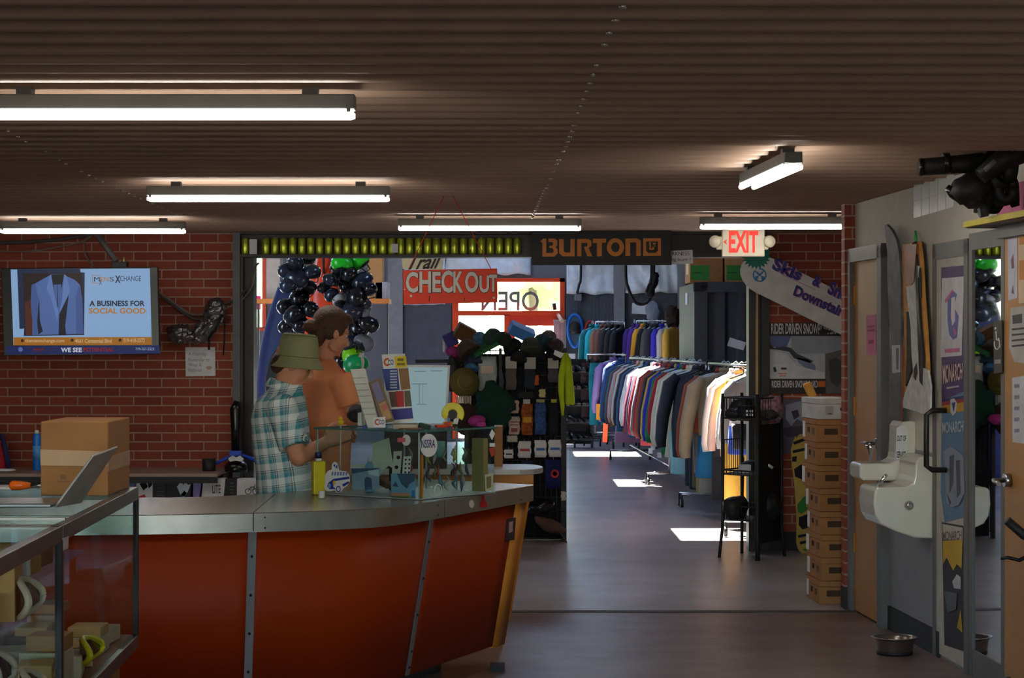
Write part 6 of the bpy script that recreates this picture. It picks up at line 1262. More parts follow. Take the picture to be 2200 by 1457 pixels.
tag(MB().tube(catmull([at(1247, 470, 33.2), at(1248, 590, 33.2), at(1244, 612, 33.2), at(1240, 630, 33.2)], 5), .02, 8).build('cord', BLACK), 'thin black cord dropping to the grey box beside the orange door', 'cord')
o = MB().lohi(at(1235, 646, 33.15), at(1250, 632, 33.15) + Vector((0, .22, 0))).build('junction_box', GREY, None, .01); tag(o, 'grey junction box at the end of the black cord', 'box')
def snowshoe(x0, y0, x1, y1, Y, m, lab):
    cx_, cy_ = (x0 + x1) / 2, (y0 + y1) / 2; rx, ry = (x1 - x0) / 2, (y1 - y0) / 2; t = thing('snowshoe', lab, 'snowshoe', at(cx_, y1, Y), 'snowshoes hung on the far wall')
    pr = [at(cx_ + rx * math.cos(a) * (1 - .18 * math.sin(a)), cy_ + ry * math.sin(a), Y) for a in [2 * math.pi * k / 26 for k in range(27)]]
    MB().tube(pr, .024, 8).build('frame', m, t); MB().prism([p + (Vector(at(cx_, cy_, Y)) - p) * .06 for p in pr[:-1]], (0, .012, 0)).build('deck', mat((76, 98, 120), .6), t)
    b = MB().ball(at(cx_, cy_ - ry * .2, Y - .06), (.09, .05, .10)); b.tube([at(cx_ - rx * .8, cy_ + ry * .1, Y - .03), at(cx_ + rx * .8, cy_ + ry * .1, Y - .03)], .02, 6); b.build('binding', BLACK, t)
snowshoe(1220, 676, 1250, 746, 33.3, mat((40, 120, 220), .4), 'blue snowshoe hung right of the orange door'); snowshoe(1257, 690, 1281, 752, 33.3, mat((150, 40, 40), .4), 'dark red snowshoe hung beside the blue one')
tag(sheet('paper_notice', [(1358, 651), (1397, 652), (1396, 676), (1357, 674)], front(33.34), PAPER, None, th=.01), 'white printed notice under the cable loop', 'notice')
# kayaks
def kayak(lab, A, B_, wid, dep, m, hx=None):
    t = thing('kayak', lab, 'kayak', (A.x, A.y, A.z), 'kayaks standing behind the men'); d = (B_ - A); Lk = d.length; d.normalize(); l = Vector((1, 0, 0)); l = (l - d * l.dot(d)).normalized(); nn = d.cross(l)
    b = MB(); rs = []
    for k in range(15):
        s = k / 14; w = max(.03, (math.sin(math.pi * min(max(s * .94 + .03, 0), 1)) ** .6)); q = A + d * Lk * s
        rs.append(ring(q, l, nn, wid * w, dep * w, 18, 0, 2.6))
    b.loft(rs); b.build('hull', m, t)
    for s, r_ in ((.5, .0), ):
        c = A + d * Lk * .48 - nn * dep * (1 if nn.y > 0 else -1); MB().loft([ring(c - nn * (.0 if 0 else 0) + (Vector((0, -.0, 0))), l, d, wid * .62, .38, 20), ring(c + Vector((0, -.05, 0)), l, d, wid * .55, .33, 20)]).build('cockpit_rim', BLACK, t)
    c = A + d * Lk * .965 + Vector((0, -dep * .45 - .02, 0)); MB().tube([c - d * .12, c - d * .06 + Vector((0, -.03, 0)), c + d * .06 + Vector((0, -.03, 0)), c + d * .10], .014, 6).build('grab_handle', BLACK, t)
Yk = 22.6; A = at(704, 0, Yk); A.z = .0; kayak('bright orange kayak standing upright between the two helmet columns', A, at(697, 546, Yk), .24, .17, mat((236, 74, 36), .35))
A = at(585, 0, 22.9); A.z = 0; kayak('dark blue kayak leaning left of the orange one', A, at(640, 560, 22.9), .30, .2, mat((14, 32, 84), .6))
# shelf with cartons behind the helmets
sf = thing('timber_shelf', 'timber shelf on the far side carrying tan cartons behind the helmets', 'shelf', (X(690, 27), 27.2, Z(654, 27)))
MB().lohi((X(540, 27), 27.0, Z(652, 27)), (X(836, 27), 27.5, Z(642, 27))).build('board', mat((214, 130, 60), .6), sf); b = MB()
for px in (552, 690, 830): b.lohi((X(px, 27), 27.05, 0), (X(px + 4, 27), 27.1, Z(652, 27)))
b.build('leg', DKGREY, sf)
zsh = Z(642, 27)
for x0, x1, y0, m, lab in ((572, 602, 552, mat((190, 178, 168), .7), 'pale sack like box on the timber shelf beside the left helmets'), (604, 632, 575, mat((176, 170, 172), .7), 'grey wrapped box on the timber shelf behind the left helmets'), (790, 822, 553, CARD, 'tan carton on the timber shelf right of the helmets'), (806, 834, 606, mat((170, 168, 180), .7), 'grey carton low on the timber shelf by the post'), (664, 690, 556, mat((190, 150, 130), .7), 'pinkish carton on the timber shelf behind the orange kayak')):
    tag(MB().lohi((X(x0, 27.1), 27.1, zsh), (X(x1, 27.1), 27.45, Z(y0, 27.1))).build('carton', m, None, .006), lab, 'box', 'cartons on the timber shelf')
# columns of hanging helmets
hm = {'dk': mat((40, 46, 62), .22, coat=.4), 'bk': mat((24, 24, 28), .2, coat=.4), 'gr': mat((40, 214, 40), .3, coat=.3), 'lm': mat((130, 206, 20), .3), 'em': mat((10, 140, 70), .3), 'wh': mat((206, 202, 206), .3), 'gy': mat((56, 60, 68), .3, coat=.3), 'sv': mat((112, 114, 118), .3)}
nm_ = {'dk': 'dark navy', 'bk': 'glossy black', 'gr': 'bright green', 'lm': 'lime green', 'em': 'emerald green', 'wh': 'white and red', 'gy': 'dark grey', 'sv': 'silvery grey'}
HL = [(540, 292, 60, 'dk', 0), (622, 290, 50, 'bk', 0), (520, 330, 60, 'dk', 0), (435, 388, 50, 'dk', 0), (660, 405, 56, 'dk', 0), (530, 455, 74, 'dk', 0), (455, 512, 54, 'dk', 0), (630, 528, 52, 'dk', 0), (550, 618, 70, 'bk', 0), (440, 690, 62, 'bk', 0), (505, 765, 74, 'bk', 0), (640, 715, 62, 'bk', 0), (440, 850, 52, 'bk', 0), (560, 840, 58, 'bk', 0),
      (895, 332, 62, 'gr', 1), (1034, 312, 72, 'gr', 1), (850, 372, 40, 'gy', 1), (955, 420, 60, 'bk', 1), (1068, 482, 66, 'dk', 1), (850, 462, 54, 'dk', 1), (792, 462, 40, 'dk', 1), (755, 530, 44, 'gy', 1), (940, 520, 56, 'bk', 1), (1128, 542, 52, 'bk', 1), (812, 592, 46, 'dk', 1), (1020, 610, 78, 'bk', 1), (890, 642, 54, 'wh', 1), (1085, 672, 46, 'gy', 1), (990, 730, 74, 'dk', 1), (870, 712, 40, 'dk', 1), (1088, 745, 36, 'sv', 1), (1125, 836, 60, 'bk', 1), (1030, 872, 70, 'bk', 1), (968, 985, 62, 'dk', 1), (1085, 988, 60, 'sv', 1), (988, 1090, 76, 'lm', 1), (1010, 1165, 74, 'em', 1), (900, 1130, 60, 'bk', 1)]
YH = 20.6; cnt_ = {}
base = None
for i, (cx_, cy_, r_, ck_, colm) in enumerate(HL):
    c = at(500 + cx_ / 3.833, 480 + cy_ / 3.833, YH + random.uniform(-.12, .12)); key = (ck_, colm); cnt_[key] = cnt_.get(key, 0) + 1
    side = 'right' if colm else 'left'; tot = sum(1 for h in HL if h[3] == ck_ and h[4] == colm)
    lab = '%s helmet hanging in the %s helmet column' % (nm_[ck_], side) + ('' if tot == 1 else ', %s of its colour from the top' % ORD[cnt_[key] - 1])
    if base is None:
        base = thing('helmet', lab, 'helmet', c, 'helmets hung in two columns')
        b = MB().ball(c, (.105, .088, .088), None, 24, 16, lambda v: Vector((v.x * (1.0 + .12 * (v.x > 0)), v.y, max(v.z, -.055 + .02 * math.sin(v.x * 20)))))
        sh_ = b.build('shell', hm['dk'], base); b = MB().ball(c + Vector((0, 0, -.035)), (.090, .078, .035), None, 18, 8); b.build('padding', BLACK, base)
        b = MB().tube([c + Vector((.02, -.075, -.04)), c + Vector((.03, -.05, -.11)), c + Vector((.03, .05, -.11)), c + Vector((.02, .075, -.04))], .006, 6); b.build('strap', BLACK, base)
        b = MB(); [b.box(c + Vector((x_, 0, .078)), (.035, .02, .012)) for x_ in (-.04, .02)]; b.build('vent', BLACK, base, .004); o = base
        for q in o.children:
            if q.name.startswith('shell'): q.material_slots[0].link = 'OBJECT'; q.material_slots[0].material = hm['dk']
    else:
        o = copy_tree(base); o.location = c; o['label'] = lab
    for q in o.children:
        if q.name.startswith('shell'): q.material_slots[0].link = 'OBJECT'; q.material_slots[0].material = hm[ck_]
    s_ = r_ / 3.833 * YH / F / .074; o.scale = (s_, s_, s_); o.rotation_euler = (random.uniform(-.5, .5), random.uniform(-.6, .5), random.uniform(0, 6.3))
for px, px2, lab in ((642, 640, 'thin rope carrying the left helmet column'), (752, 748, 'thin rope carrying the right helmet column')):
    A = at(px, 700, YH + .16); Bq = A.copy(); Bq.z = RZ; A = at(px2, 800 if px > 700 else 712, YH + .16); tag(MB().tube([A, Bq], .008, 6).build('rope', BLACK), lab, 'rope', 'helmet ropes')
# cream Trail sign
PTr = Plane(at(910, 580, 22), (-.1, -1, 0)); t = thing('trail_sign', 'cream board with dark brush script hanging behind the checkout sign', 'sign', PTr.hit(910, 581))
sheet('board', [(856, 480), (960, 480), (950, 580), (866, 578)], PTr, mat((226, 200, 148), .7), t, th=.02); text('Trail', [(882, 549), (951, 545), (946, 577), (876, 580)], PTr, mat((56, 44, 44), .7), t, off=.02, th=.003, shear=.35, bold=.02)
b = MB()
for px in (862, 954): b.tube([PTr.hit(px, 482), Vector((PTr.hit(px, 482).x, PTr.hit(px, 482).y, RZ))], .006, 6)
b.build('hanging_wire', BLACK, t)
# ------------------------------------------------------------------ sock and hat rack just beyond the opening
t = thing('display_rack', 'tall black wire rack hung with socks and hats beyond the counter', 'rack', (.0, 17.0, 0))
YR = 16.9; xa, xb = X(1000, YR), X(1213, YR); ztop = Z(748, YR)
for px, r_ in ((1211, .022), (1075, .012), (1002, .016)): MB().lohi((X(px, YR) - r_, YR - r_, 0), (X(px, YR) + r_, YR + r_, ztop)).build('post', BLACK, t)
b = MB()
for k in range(18): x = xa + (xb - xa) * (k + .5) / 18; b.tube([(x, YR + .02, .05), (x, YR + .02, ztop)], .0035, 4)
for k in range(16): z = .06 + (ztop - .08) * k / 15; b.tube([(xa, YR + .026, z), (xb, YR + .026, z)], .0035, 4)
b.build('grid', BLACK, t)
b = MB()
for k in range(9): x = xa + .3 + (xb - xa - .3) * k / 8; b.tube([(x, YR - .02, .03), (x, YR - .02, .24)], .004, 4)
b.tube([(xa + .3, YR - .02, .24), (xb, YR - .02, .24)], .006, 6).tube([(xa + .3, YR - .02, .03), (xb, YR - .02, .03)], .006, 6); b.build('low_basket', BLACK, t)
struct_back = MB().lohi((xa, YR + .10, .01), (xb, YR + .5, ztop - .05)).build('core_panel', mat((26, 26, 30), .9), t)
GS = 'packs hung on the wire rack'
def pack(lab, x0, y0, x1, y1, m, card=None, cardm=None, nm='sock_pack', ct='socks', th=.03, extra=()):
    pl = front(YR - .02); t_ = thing(nm, lab, ct, pl.hit((x0 + x1) / 2, y1), GS); b = MB()
    w = (X(x1, YR) - X(x0, YR)) / 2; c0_ = pl.hit((x0 + x1) / 2, y0); c1_ = pl.hit((x0 + x1) / 2, y1); n_ = 6
    b.loft([ring(c0_.lerp(c1_, k / n_) + Vector((.004 * math.sin(k * 2 + x0), 0, 0)), Vector((1, 0, 0)), Vector((0, 1, 0)), w * (1 if 0 < k < n_ else .9), th / 2 * (1 if 0 < k < n_ else .6), 14, 0, 4) for k in range(n_ + 1)]); b.build('pack', m, t_)
    if card: sheet('header_card', rect(*card), front(YR - .02 - th / 2 - .001), cardm or PAPER, t_, th=.002)
    for nm2, poly, mm in extra: sheets(nm2, poly, front(YR - .02 - th / 2 - .003), mm, t_, th=.001)
    q = pl.hit((x0 + x1) / 2, y0); MB().tube([q + Vector((0, 0, -.004)), q + Vector((0, .0, .018)), q + Vector((0, .05, .018))], .003, 5).build('hook', STEEL, t_)
SK = lambda rgb, **k: mat(rgb, .85, bump=.2, bs=80, **k)
pack('clear bag of grey cloths with pale top hung left on the rack', 1027, 766, 1068, 846, mat((150, 160, 156), .4, var=.3), (1034, 786, 1060, 802), mat((206, 186, 170), .7), 'cloth_bag', 'bag', .05)
pack('plain grey brown sock pack beside the middle post', 1086, 776, 1110, 838, SK((92, 84, 80)), (1086, 766, 1110, 792), mat((176, 168, 156), .7))
pack('dark sock pack with a pale card in the top row', 1126, 776, 1150, 836, SK((36, 40, 54)), (1127, 768, 1151, 793), mat((170, 166, 160), .7))
pack('grey and plum sock pack at the top right of the rack', 1177, 778, 1200, 822, SK((74, 70, 86)), (1177, 770, 1200, 792), mat((176, 172, 166), .7))
pack('pale boxed pack with dark oval beside the middle post, second row', 1093, 860, 1115, 888, mat((206, 180, 158), .7), (1099, 866, 1109, 882), BLACK)
pack('pink patterned pack below the boxed pack by the middle post', 1093, 895, 1117, 934, mat((200, 176, 164), .7, var=.4, scale=60), None, None, extra=[('print', [rect(1096, 906, 1114, 908), rect(1096, 912, 1114, 914), rect(1098, 920, 1112, 928)], mat((150, 80, 70), .7))])
pack('yellow and orange flame patterned sock pack, second row', 1120, 868, 1145, 935, mat((150, 70, 24), .8, var=.6, scale=50), (1124, 858, 1139, 868), mat((180, 180, 172), .7), extra=[('print', [rect(1124, 896, 1142, 908)], mat((200, 150, 30), .7))])
pack('blue sock pack with pale spots, second row', 1149, 866, 1173, 934, mat((48, 74, 128), .8, var=.6, scale=50), (1152, 858, 1170, 865), mat((140, 140, 90), .7))
pack('black sock pack with yellow tab at the right of the second row', 1179, 866, 1200, 934, SK((22, 22, 28)), (1184, 858, 1196, 865), mat((170, 160, 60), .7))
pack('cream folded card hung at the left of the third row', 1089, 936, 1112, 950, mat((186, 180, 160), .7), nm='card_pack', ct='card')
for i, (x0, x1, y0, y1, cc, nmx) in enumerate([(1083, 1103, 966, 985, (40, 40, 44), 'black'), (1113, 1141, 948, 984, (180, 60, 70), 'red'), (1148, 1174, 946, 983, (60, 110, 170), 'blue'), (1178, 1206, 945, 982, (70, 120, 190), 'bright blue')]):
    pack('white blister card with %s print, third row of the rack' % nmx, x0, y0, x1, y1, mat((214, 210, 208), .6), nm='blister_card', ct='card', th=.014, extra=[('print', [rect(x0 + 4, y0 + (y1 - y0) * .45, x1 - 3, y0 + (y1 - y0) * .6)], mat(cc, .6))])
pack('navy pack hung below the white cards on the left', 1118, 990, 1145, 1050, SK((26, 30, 60))); pack('blue pack with red and yellow round mark low on the rack', 1172, 988, 1205, 1050, SK((24, 30, 90)), extra=[('print', [ellipse(1192, 1018, 9, 9, 16)], mat((190, 40, 40), .6)), ('print', [ellipse(1192, 1018, 5, 5, 14)], mat((220, 180, 40), .6))])
for i, (x0, y0, x1, y1, rgb, lab) in enumerate([(1112, 842, 1146, 856, (40, 40, 44), 'black folded belt in the upper middle of the rack'), (1158, 836, 1172, 854, (190, 180, 120), 'small cream bottle pack in the upper right of the rack'), (1140, 806, 1158, 828, (180, 84, 40), 'orange tagged strap in the upper middle of the rack'), (1072, 800, 1082, 860, (70, 74, 90), 'thin grey lanyard left of the middle post'), (1205, 1056, 1216, 1076, (190, 184, 170), 'cream tag at the right edge of the low basket')]):
    pack(lab, x0, y0, x1, y1, SK(rgb), nm='accessory_pack', ct='accessory', th=.02)
# shoes in the low basket
lump('shoe', 'brown shoe with dark sole in the low basket of the rack', 'shoe', 1180, 1128, 16.8, (.13, .06, .05), mat((90, 62, 54), .8, var=.3), 'shoes in the low basket', 2, .25, (0, 25, 0)); lump('shoe', 'black shoe with white marks at the left of the low basket', 'shoe', 1160, 1090, 16.8, (.11, .06, .06), BLACKG, 'shoes in the low basket', 4, .25, (0, -15, 0))
tag(MB().tube(catmull([at(1190, 1130, 16.78), at(1206, 1148, 16.78), at(1217, 1165, 16.8), at(1216, 1176, 16.8), at(1209, 1182, 16.8)], 5), .006, 6).build('lace', mat((80, 60, 50), .8)), 'dark lace trailing from the brown shoe at the rack foot', 'lace')
# hats and boxes piled on top
GT = 'hats and boxes piled on top of the rack'
def tbox(lab, px, py, Y, d, rt, m, nm='carton', ct='box'): tag(MB().box(at(px, py, Y), d, rot(*rt)).build(nm, m, None, .004), lab, ct, GT)
tbox('brown box tilted at the left end of the rack top', 998, 716, 17.0, (.15, .12, .12), (10, 28, 10), mat((96, 62, 30), .8)); tbox('purple box tucked left of the tilted brown box', 968, 730, 17.1, (.10, .10, .11), (0, -25, 0), mat((60, 50, 130), .7)); tbox('blue box tilted on the middle of the rack top', 1120, 713, 17.0, (.20, .14, .085), (20, 24, 12), mat((66, 132, 206), .7)); tbox('green flat box sloping at the left of the rack top', 1042, 748, 16.85, (.21, .12, .035), (15, -28, 5), mat((30, 96, 50), .7))
tbox('white card edge at the left of the pile', 954, 742, 17.2, (.02, .06, .11), (0, 0, 0), PAPER, 'card', 'card')
HT = [(1003, 748, .085, (70, 56, 44), 'dark brown beanie under the tilted brown box'), (975, 757, .055, (150, 50, 120), 'magenta cap at the left end of the pile'), (1030, 727, .06, (70, 110, 140), 'grey blue beanie behind the brown box'), (1060, 722, .07, (38, 62, 52), 'dark green beanie on the middle of the rack top'), (1082, 728, .07, (40, 44, 44), 'charcoal beanie left of the blue box'), (1100, 745, .08, (24, 24, 28), 'black beanie under the blue box'), (1140, 742, .08, (60, 66, 52), 'olive dark cap right under the blue box'), (1165, 735, .08, (30, 60, 66), 'dark teal beanie right of the blue box'), (1180, 724, .065, (96, 86, 78), 'taupe beanie near the right end of the rack top'), (1196, 742, .065, (60, 46, 50), 'dark maroon cap at the right end of the rack top'), (1190, 756, .07, (22, 22, 26), 'black cap hanging at the right end of the rack top'), (1150, 762, .08, (26, 28, 34), 'black visor hat hanging in the middle of the rack top'), (1115, 766, .06, (30, 30, 34), 'black hat hanging beside the middle post'), (1020, 772, .07, (46, 60, 80), 'navy blue hat left of the clear bag'), (992, 780, .06, (36, 36, 40), 'black hat above the olive hat'), (1012, 790, .05, (70, 120, 170), 'sky blue hat crown above the olive brim')]
def hat(lab, px, py, Y, r_, rgb, i):
    c = at(px, py, Y); A = rot(random.uniform(-40, 40), random.uniform(-45, 45), random.uniform(0, 360)); m = mat(rgb, .9, var=.25, scale=40, bump=.4, bs=90); t_ = thing('cap' if i % 3 == 2 else 'beanie', lab, 'hat', c, GT)
    b = MB(); b.lathe([(r_ * .95, -r_ * .62), (r_ * 1.0, -r_ * .3), (r_ * .96, .1 * r_), (r_ * .75, .52 * r_), (r_ * .4, .74 * r_), (.002, .80 * r_), (.001, .72 * r_), (r_ * .85, -.1 * r_), (r_ * .88, -r_ * .6)], c, 22, A); b.build('crown', m, t_)
    b = MB()
    if i % 3 == 2: b.prism([c + A @ Vector((r_ * (.7 + .95 * math.cos(a)), r_ * .85 * math.sin(a), -r_ * .55)) for a in [R(-80 + 16 * k) for k in range(11)]], A @ Vector((0, 0, r_ * .06))); b.build('visor', m, t_)
    else: b.lathe([(r_ * 1.0, -r_ * .66), (r_ * 1.1, -r_ * .60), (r_ * 1.12, -r_ * .30), (r_ * 1.02, -r_ * .22)], c, 22, A); b.build('cuff', m, t_)
for i, (px, py, r_, rgb, lab) in enumerate(HT): hat(lab.replace('beanie', 'cap') if i % 3 == 2 else lab, px, py, 16.86 + .05 * (i % 3), r_, rgb, i)
# olive brimmed hat, striped fan, teal fabric at the left side
c = at(998, 822, 16.7); t_ = thing('brimmed_hat', 'olive brimmed hat hung on the left side of the rack', 'hat', c, GT); OL = mat((104, 92, 44), .9, bump=.2, bs=80); A_ = rot(78, 12, 12)
MB().lathe([(.118, .0), (.12, .004), (.07, .018), (.062, .03), (.056, .075), (.04, .088), (.002, .09), (.002, .0)], c, 30, A_).build('hat', OL, t_); MB().lathe([(.0635, .026), (.0615, .040)], c, 30, A_).build('hat_band', mat((150, 138, 96), .8), t_)
b = MB()
for k in range(9): q = at(978 + 4 * k, 851, 16.66); b.prism([q, q + Vector((.010, 0, 0)), at(983 + 3.3 * k, 882 - k * .6, 16.66) + Vector((.008, 0, 0)), at(983 + 3.3 * k, 882 - k * .6, 16.66)], (0, .012, 0))
tag(b.build('striped_cloth', mat((176, 160, 146), .8)), 'striped pale cloth below the olive hat', 'cloth')
lump('jacket', 'dark green jacket bundled behind the glass case on the rack', 'jacket', 1060, 880, 16.7, (.16, .08, .16), mat((8, 46, 38), .9, bump=.4, bs=40), GT, 21, .5); lump('bag', 'dark brown bag below the striped cloth on the rack', 'bag', 1000, 900, 16.66, (.10, .07, .12), mat((50, 30, 24), .9), GT, 22, .3); lump('scarf', 'magenta scarf behind the far end of the glass case', 'scarf', 1022, 903, 16.55, (.07, .05, .035), mat((170, 50, 130), .9, bump=.4, bs=40), GT, 23, .5)
lump('bag', 'black bag lump left of the striped cloth', 'bag', 972, 800, 16.8, (.05, .06, .14), BLACK, GT, 24, .3); lump('jacket', 'charcoal jacket hanging behind the grey sock packs', 'jacket', 1120, 870, 17.0, (.3, .05, .4), mat((24, 26, 32), .9), GT, 25, .2); lump('hat', 'black knit hat left of the pale boxed pack', 'hat', 1075, 905, 16.8, (.06, .05, .09), BLACK, GT, 26, .3)
tag(MB().lohi((X(1062, 11.8), 11.7, .9025), (X(1080, 11.8), 11.9, Z(915, 11.8))).build('wooden_box', mat((150, 100, 56), .6)), 'upright wooden box at the right end of the rear desk', 'box')

# ------------------------------------------------------------------ clothes rails
HANGM = mat((206, 224, 230), .4); HANGB = mat((40, 40, 44), .4); HANGW = mat((190, 140, 80), .5)
def hanger(c, u, w, m, parent):
    MB().tube([c + Vector((0, 0, -.005)) + u * .0, c + Vector((0, 0, .030)), c + u * .018 + Vector((0, 0, .042)), c + u * .036 + Vector((0, 0, .026)), c + u * .028, c + Vector((0, 0, -.035)), c + Vector((0, 0, -.055))], .0065, 6).tube([c + Vector((0, 0, -.055)), c - u * w * .6 + Vector((0, 0, -.085)), c - u * w + Vector((0, 0, -.115))], .009, 6).tube([c + Vector((0, 0, -.055)), c + u * w * .6 + Vector((0, 0, -.085)), c + u * w + Vector((0, 0, -.115))], .009, 6).build('hanger', m, parent)
def jacket(c, ang, rgb, label, group, Ln=.70, rgb2=None, w=.215, hang=HANGM, name='jacket', rough=.75, ext=None):
    u = Vector((math.cos(ang), math.sin(ang), 0)); v_ = Vector((-u.y, u.x, 0)); m = mat(rgb, rough, bump=.35, bs=16, var=.08); m2 = mat(rgb2, rough, bump=.35, bs=16) if rgb2 else m; sw = min(1.1, w / .215); sl = min(1.25, Ln / .70)
    t = thing(name, label, name.replace('_', ' '), c + Vector((0, 0, -Ln - .1)), group); sd = c.y * 7.3
    def rg(z, a, th, k): return ring(c + Vector((0, 0, z)) + u * .012 * math.sin(sd + z * 9) + v_ * .012 * math.sin(sd * 1.7 + z * 7), u, v_, a, th, 20, 0, 2.6)
    b = MB(); hz = [(-.045, .05 * sw, .025), (-.075, .085 * sw, .035), (-.105, w * .78, .042), (-.14, w, .05), (-.25, w * .98, .062), (-.25 - (Ln - .25) * .5, w * 1.02, .075), (-Ln, w * 1.06, .085), (-Ln - .008, w * 1.0, .075)]
    k2 = 5
    if rgb2:
        b.loft([rg(*h, 0) for h in hz[:6]]); b.build('body', m, t); b = MB(); b.loft([rg(*h, 0) for h in hz[5:]]); b.build('lower_body', m2, t)
    else: b.loft([rg(*h, 0) for h in hz]); b.build('body', m, t)
    for s in (-1, 1):
        q = [c + u * s * x_ + Vector((0, 0, z_)) + v_ * y_ for x_, z_, y_ in ((w * .80, -.125, 0), (w * 1.12, -.20, -.01), (w * 1.40, -.42 * sl, -.02 - .02 * math.sin(sd)), (w * 1.48, -.60 * sl, -.03), (w * 1.44, -.66 * sl, -.035))]
        MB().tube(q, [(a_ * sw, c_ * sw) for a_, c_ in ((.045, .05), (.065, .055), (.058, .05), (.050, .045), (.040, .036))], 12).build('sleeve', m2 if rgb2 and s > 0 else m, t)
    b = MB(); b.loft([ring(c + Vector((0, 0, -.05)), u, v_, .06 * sw, .04, 14), ring(c + Vector((0, 0, -.015)), u, v_, .052 * sw, .036, 14)]); b.build('collar', m, t)
    hanger(c, u, w * .9, hang, t); return t
def trouser(c, ang, rgb, label, group, Ln=1.0, hang=HANGB, w=.17):
    u = Vector((math.cos(ang), math.sin(ang), 0)); v_ = Vector((-u.y, u.x, 0)); m = mat(rgb, .8, bump=.35, bs=14, var=.08); t = thing('trousers', label, 'trousers', c + Vector((0, 0, -Ln - .1)), group)
    b = MB(); b.loft([ring(c + Vector((0, 0, z)), u, v_, a, th, 18, 0, 2.8) for z, a, th in ((-.10, w * .9, .03), (-.13, w * .92, .035), (-.25, w, .05), (-.34, w * 1.02, .05))])
    for s in (-1, 1): b.tube([c + u * s * w * .5 + Vector((0, 0, z)) + v_ * .012 * math.sin(z * 8 + s) for z in (-.28, -.5, -.75, -Ln, -Ln - .01)], [(w * .52, .05), (w * .50, .048), (w * .47, .045), (w * .50, .05), (w * .44, .04)], 14, up=tuple(u))
    b.build('trouser_legs', m, t); hanger(c, u, w * .85, hang, t); return t
def rail(label, A, B_, nleg=2, m=STEEL):
    t = thing('clothes_rail', label, 'clothes rail', (A + B_) / 2 * 1 - Vector((0, 0, (A.z + B_.z) / 2)), 'clothes rails'); MB().tube([A, B_], .014, 8).build('bar', m, t); d = (B_ - A).normalized(); w = Vector((-d.y, d.x, 0)) * .26
    for q in (A, B_):
        MB().tube([q, Vector((q.x, q.y, .16))], .013, 8).build('upright', m, t); g0 = Vector((q.x, q.y, .13)); MB().tube([g0 - w, g0 + w], .012, 8).build('foot', m, t)
        for s in (-1, 1): MB().tube([g0 + w * s, g0 + w * s - Vector((0, 0, .06))], .010, 6).cyl(g0 + w * s - Vector((.014, 0, .085)), g0 + w * s + Vector((.014, 0, -.085)), .042).build('caster', BLACK, t)
    MB().tube([Vector((A.x, A.y, .20)), Vector((B_.x, B_.y, .20))], .011, 6).build('low_bar', m, t); return t
def bar_at(Y): k = (Y - 17.4) / 9.1; return Vector((1.98 - .35 * k, Y, 1.375 - .02 * k))
for y0, y1, lab in ((17.3, 20.3, 'chrome clothes rail nearest the right post, full of trousers and jackets'), (20.5, 23.4, 'middle chrome clothes rail of the long row'), (23.6, 28.3, 'far chrome clothes rail of the long row with its caster showing')): rail(lab, bar_at(y0), bar_at(y1))
GJ = 'clothes on the long row of rails'
GR = [  # near to far: kind, colour, second colour, words, length
 ('j', (226, 226, 228), (60, 60, 66), 'white and charcoal jacket', .52), ('j', (230, 228, 224), (40, 70, 160), 'white and blue jacket', .56), ('t', (206, 160, 60), None, 'mustard trousers', 1.02), ('j', (226, 190, 170), None, 'peach jacket', .60), ('j', (224, 224, 228), (30, 30, 36), 'white and black jacket', .62), ('t', (40, 40, 46), None, 'black trousers', 1.04), ('j', (140, 130, 110), (30, 110, 160), 'stone grey and sea blue jacket', .78), ('j', (150, 70, 40), (120, 116, 110), 'burnt orange and grey jacket', .76),
 ('t', (150, 146, 140), None, 'grey trousers', 1.04), ('t', (150, 132, 84), None, 'khaki trousers', 1.05), ('t', (96, 84, 60), None, 'olive brown trousers', 1.03), ('t', (28, 34, 48), None, 'long dark navy trousers', 1.06), ('t', (34, 40, 54), None, 'wide ink navy trousers', 1.05), ('j', (40, 44, 56), None, 'ink navy jacket with a white tag', .72), ('j', (206, 196, 172), (150, 196, 206), 'cream jacket with pale blue hem', .86), ('j', (200, 190, 166), None, 'plain cream jacket', .74), ('j', (150, 20, 30), None, 'crimson jacket', .62), ('j', (20, 110, 64), None, 'emerald green jacket', .74),
 ('j', (36, 50, 170), None, 'cobalt blue jacket', .70), ('j', (206, 170, 40), (36, 40, 110), 'yellow shouldered navy jacket', .70), ('j', (40, 46, 70), None, 'slate navy jacket', .68), ('j', (160, 74, 50), None, 'rust jacket', .70), ('j', (150, 30, 44), (40, 40, 70), 'red and navy jacket', .68), ('j', (90, 92, 100), None, 'mid grey jacket', .70), ('j', (130, 28, 42), None, 'maroon jacket', .74), ('j', (26, 36, 74), None, 'deep navy jacket', .70),
 ('j', (110, 30, 50), (34, 40, 80), 'burgundy jacket with navy hem', .68), ('j', (230, 230, 236), (120, 140, 190), 'white jacket with pale blue hem', .62), ('j', (232, 232, 232), None, 'bright white jacket', .64), ('j', (40, 36, 40), (222, 222, 222), 'black jacket with white hem', .66), ('j', (40, 90, 140), None, 'denim blue jacket', .72), ('j', (36, 40, 48), None, 'charcoal black jacket', .66), ('j', (214, 212, 208), None, 'off white jacket', .66), ('j', (190, 120, 40), None, 'golden brown jacket', .70), ('j', (206, 206, 208), (60, 60, 64), 'pale grey and charcoal jacket', .66), ('j', (140, 36, 50), (40, 44, 90), 'wine red jacket with blue hem', .68),
 ('j', (20, 124, 140), None, 'teal jacket', .72), ('j', (60, 64, 70), (200, 150, 190), 'grey jacket with pink hem', .84), ('j', (26, 84, 150), None, 'bright blue jacket', .74), ('j', (24, 80, 140), (70, 70, 70), 'blue jacket with dark grey hem', .74)]
Ys_ = 17.55; n = len(GR)
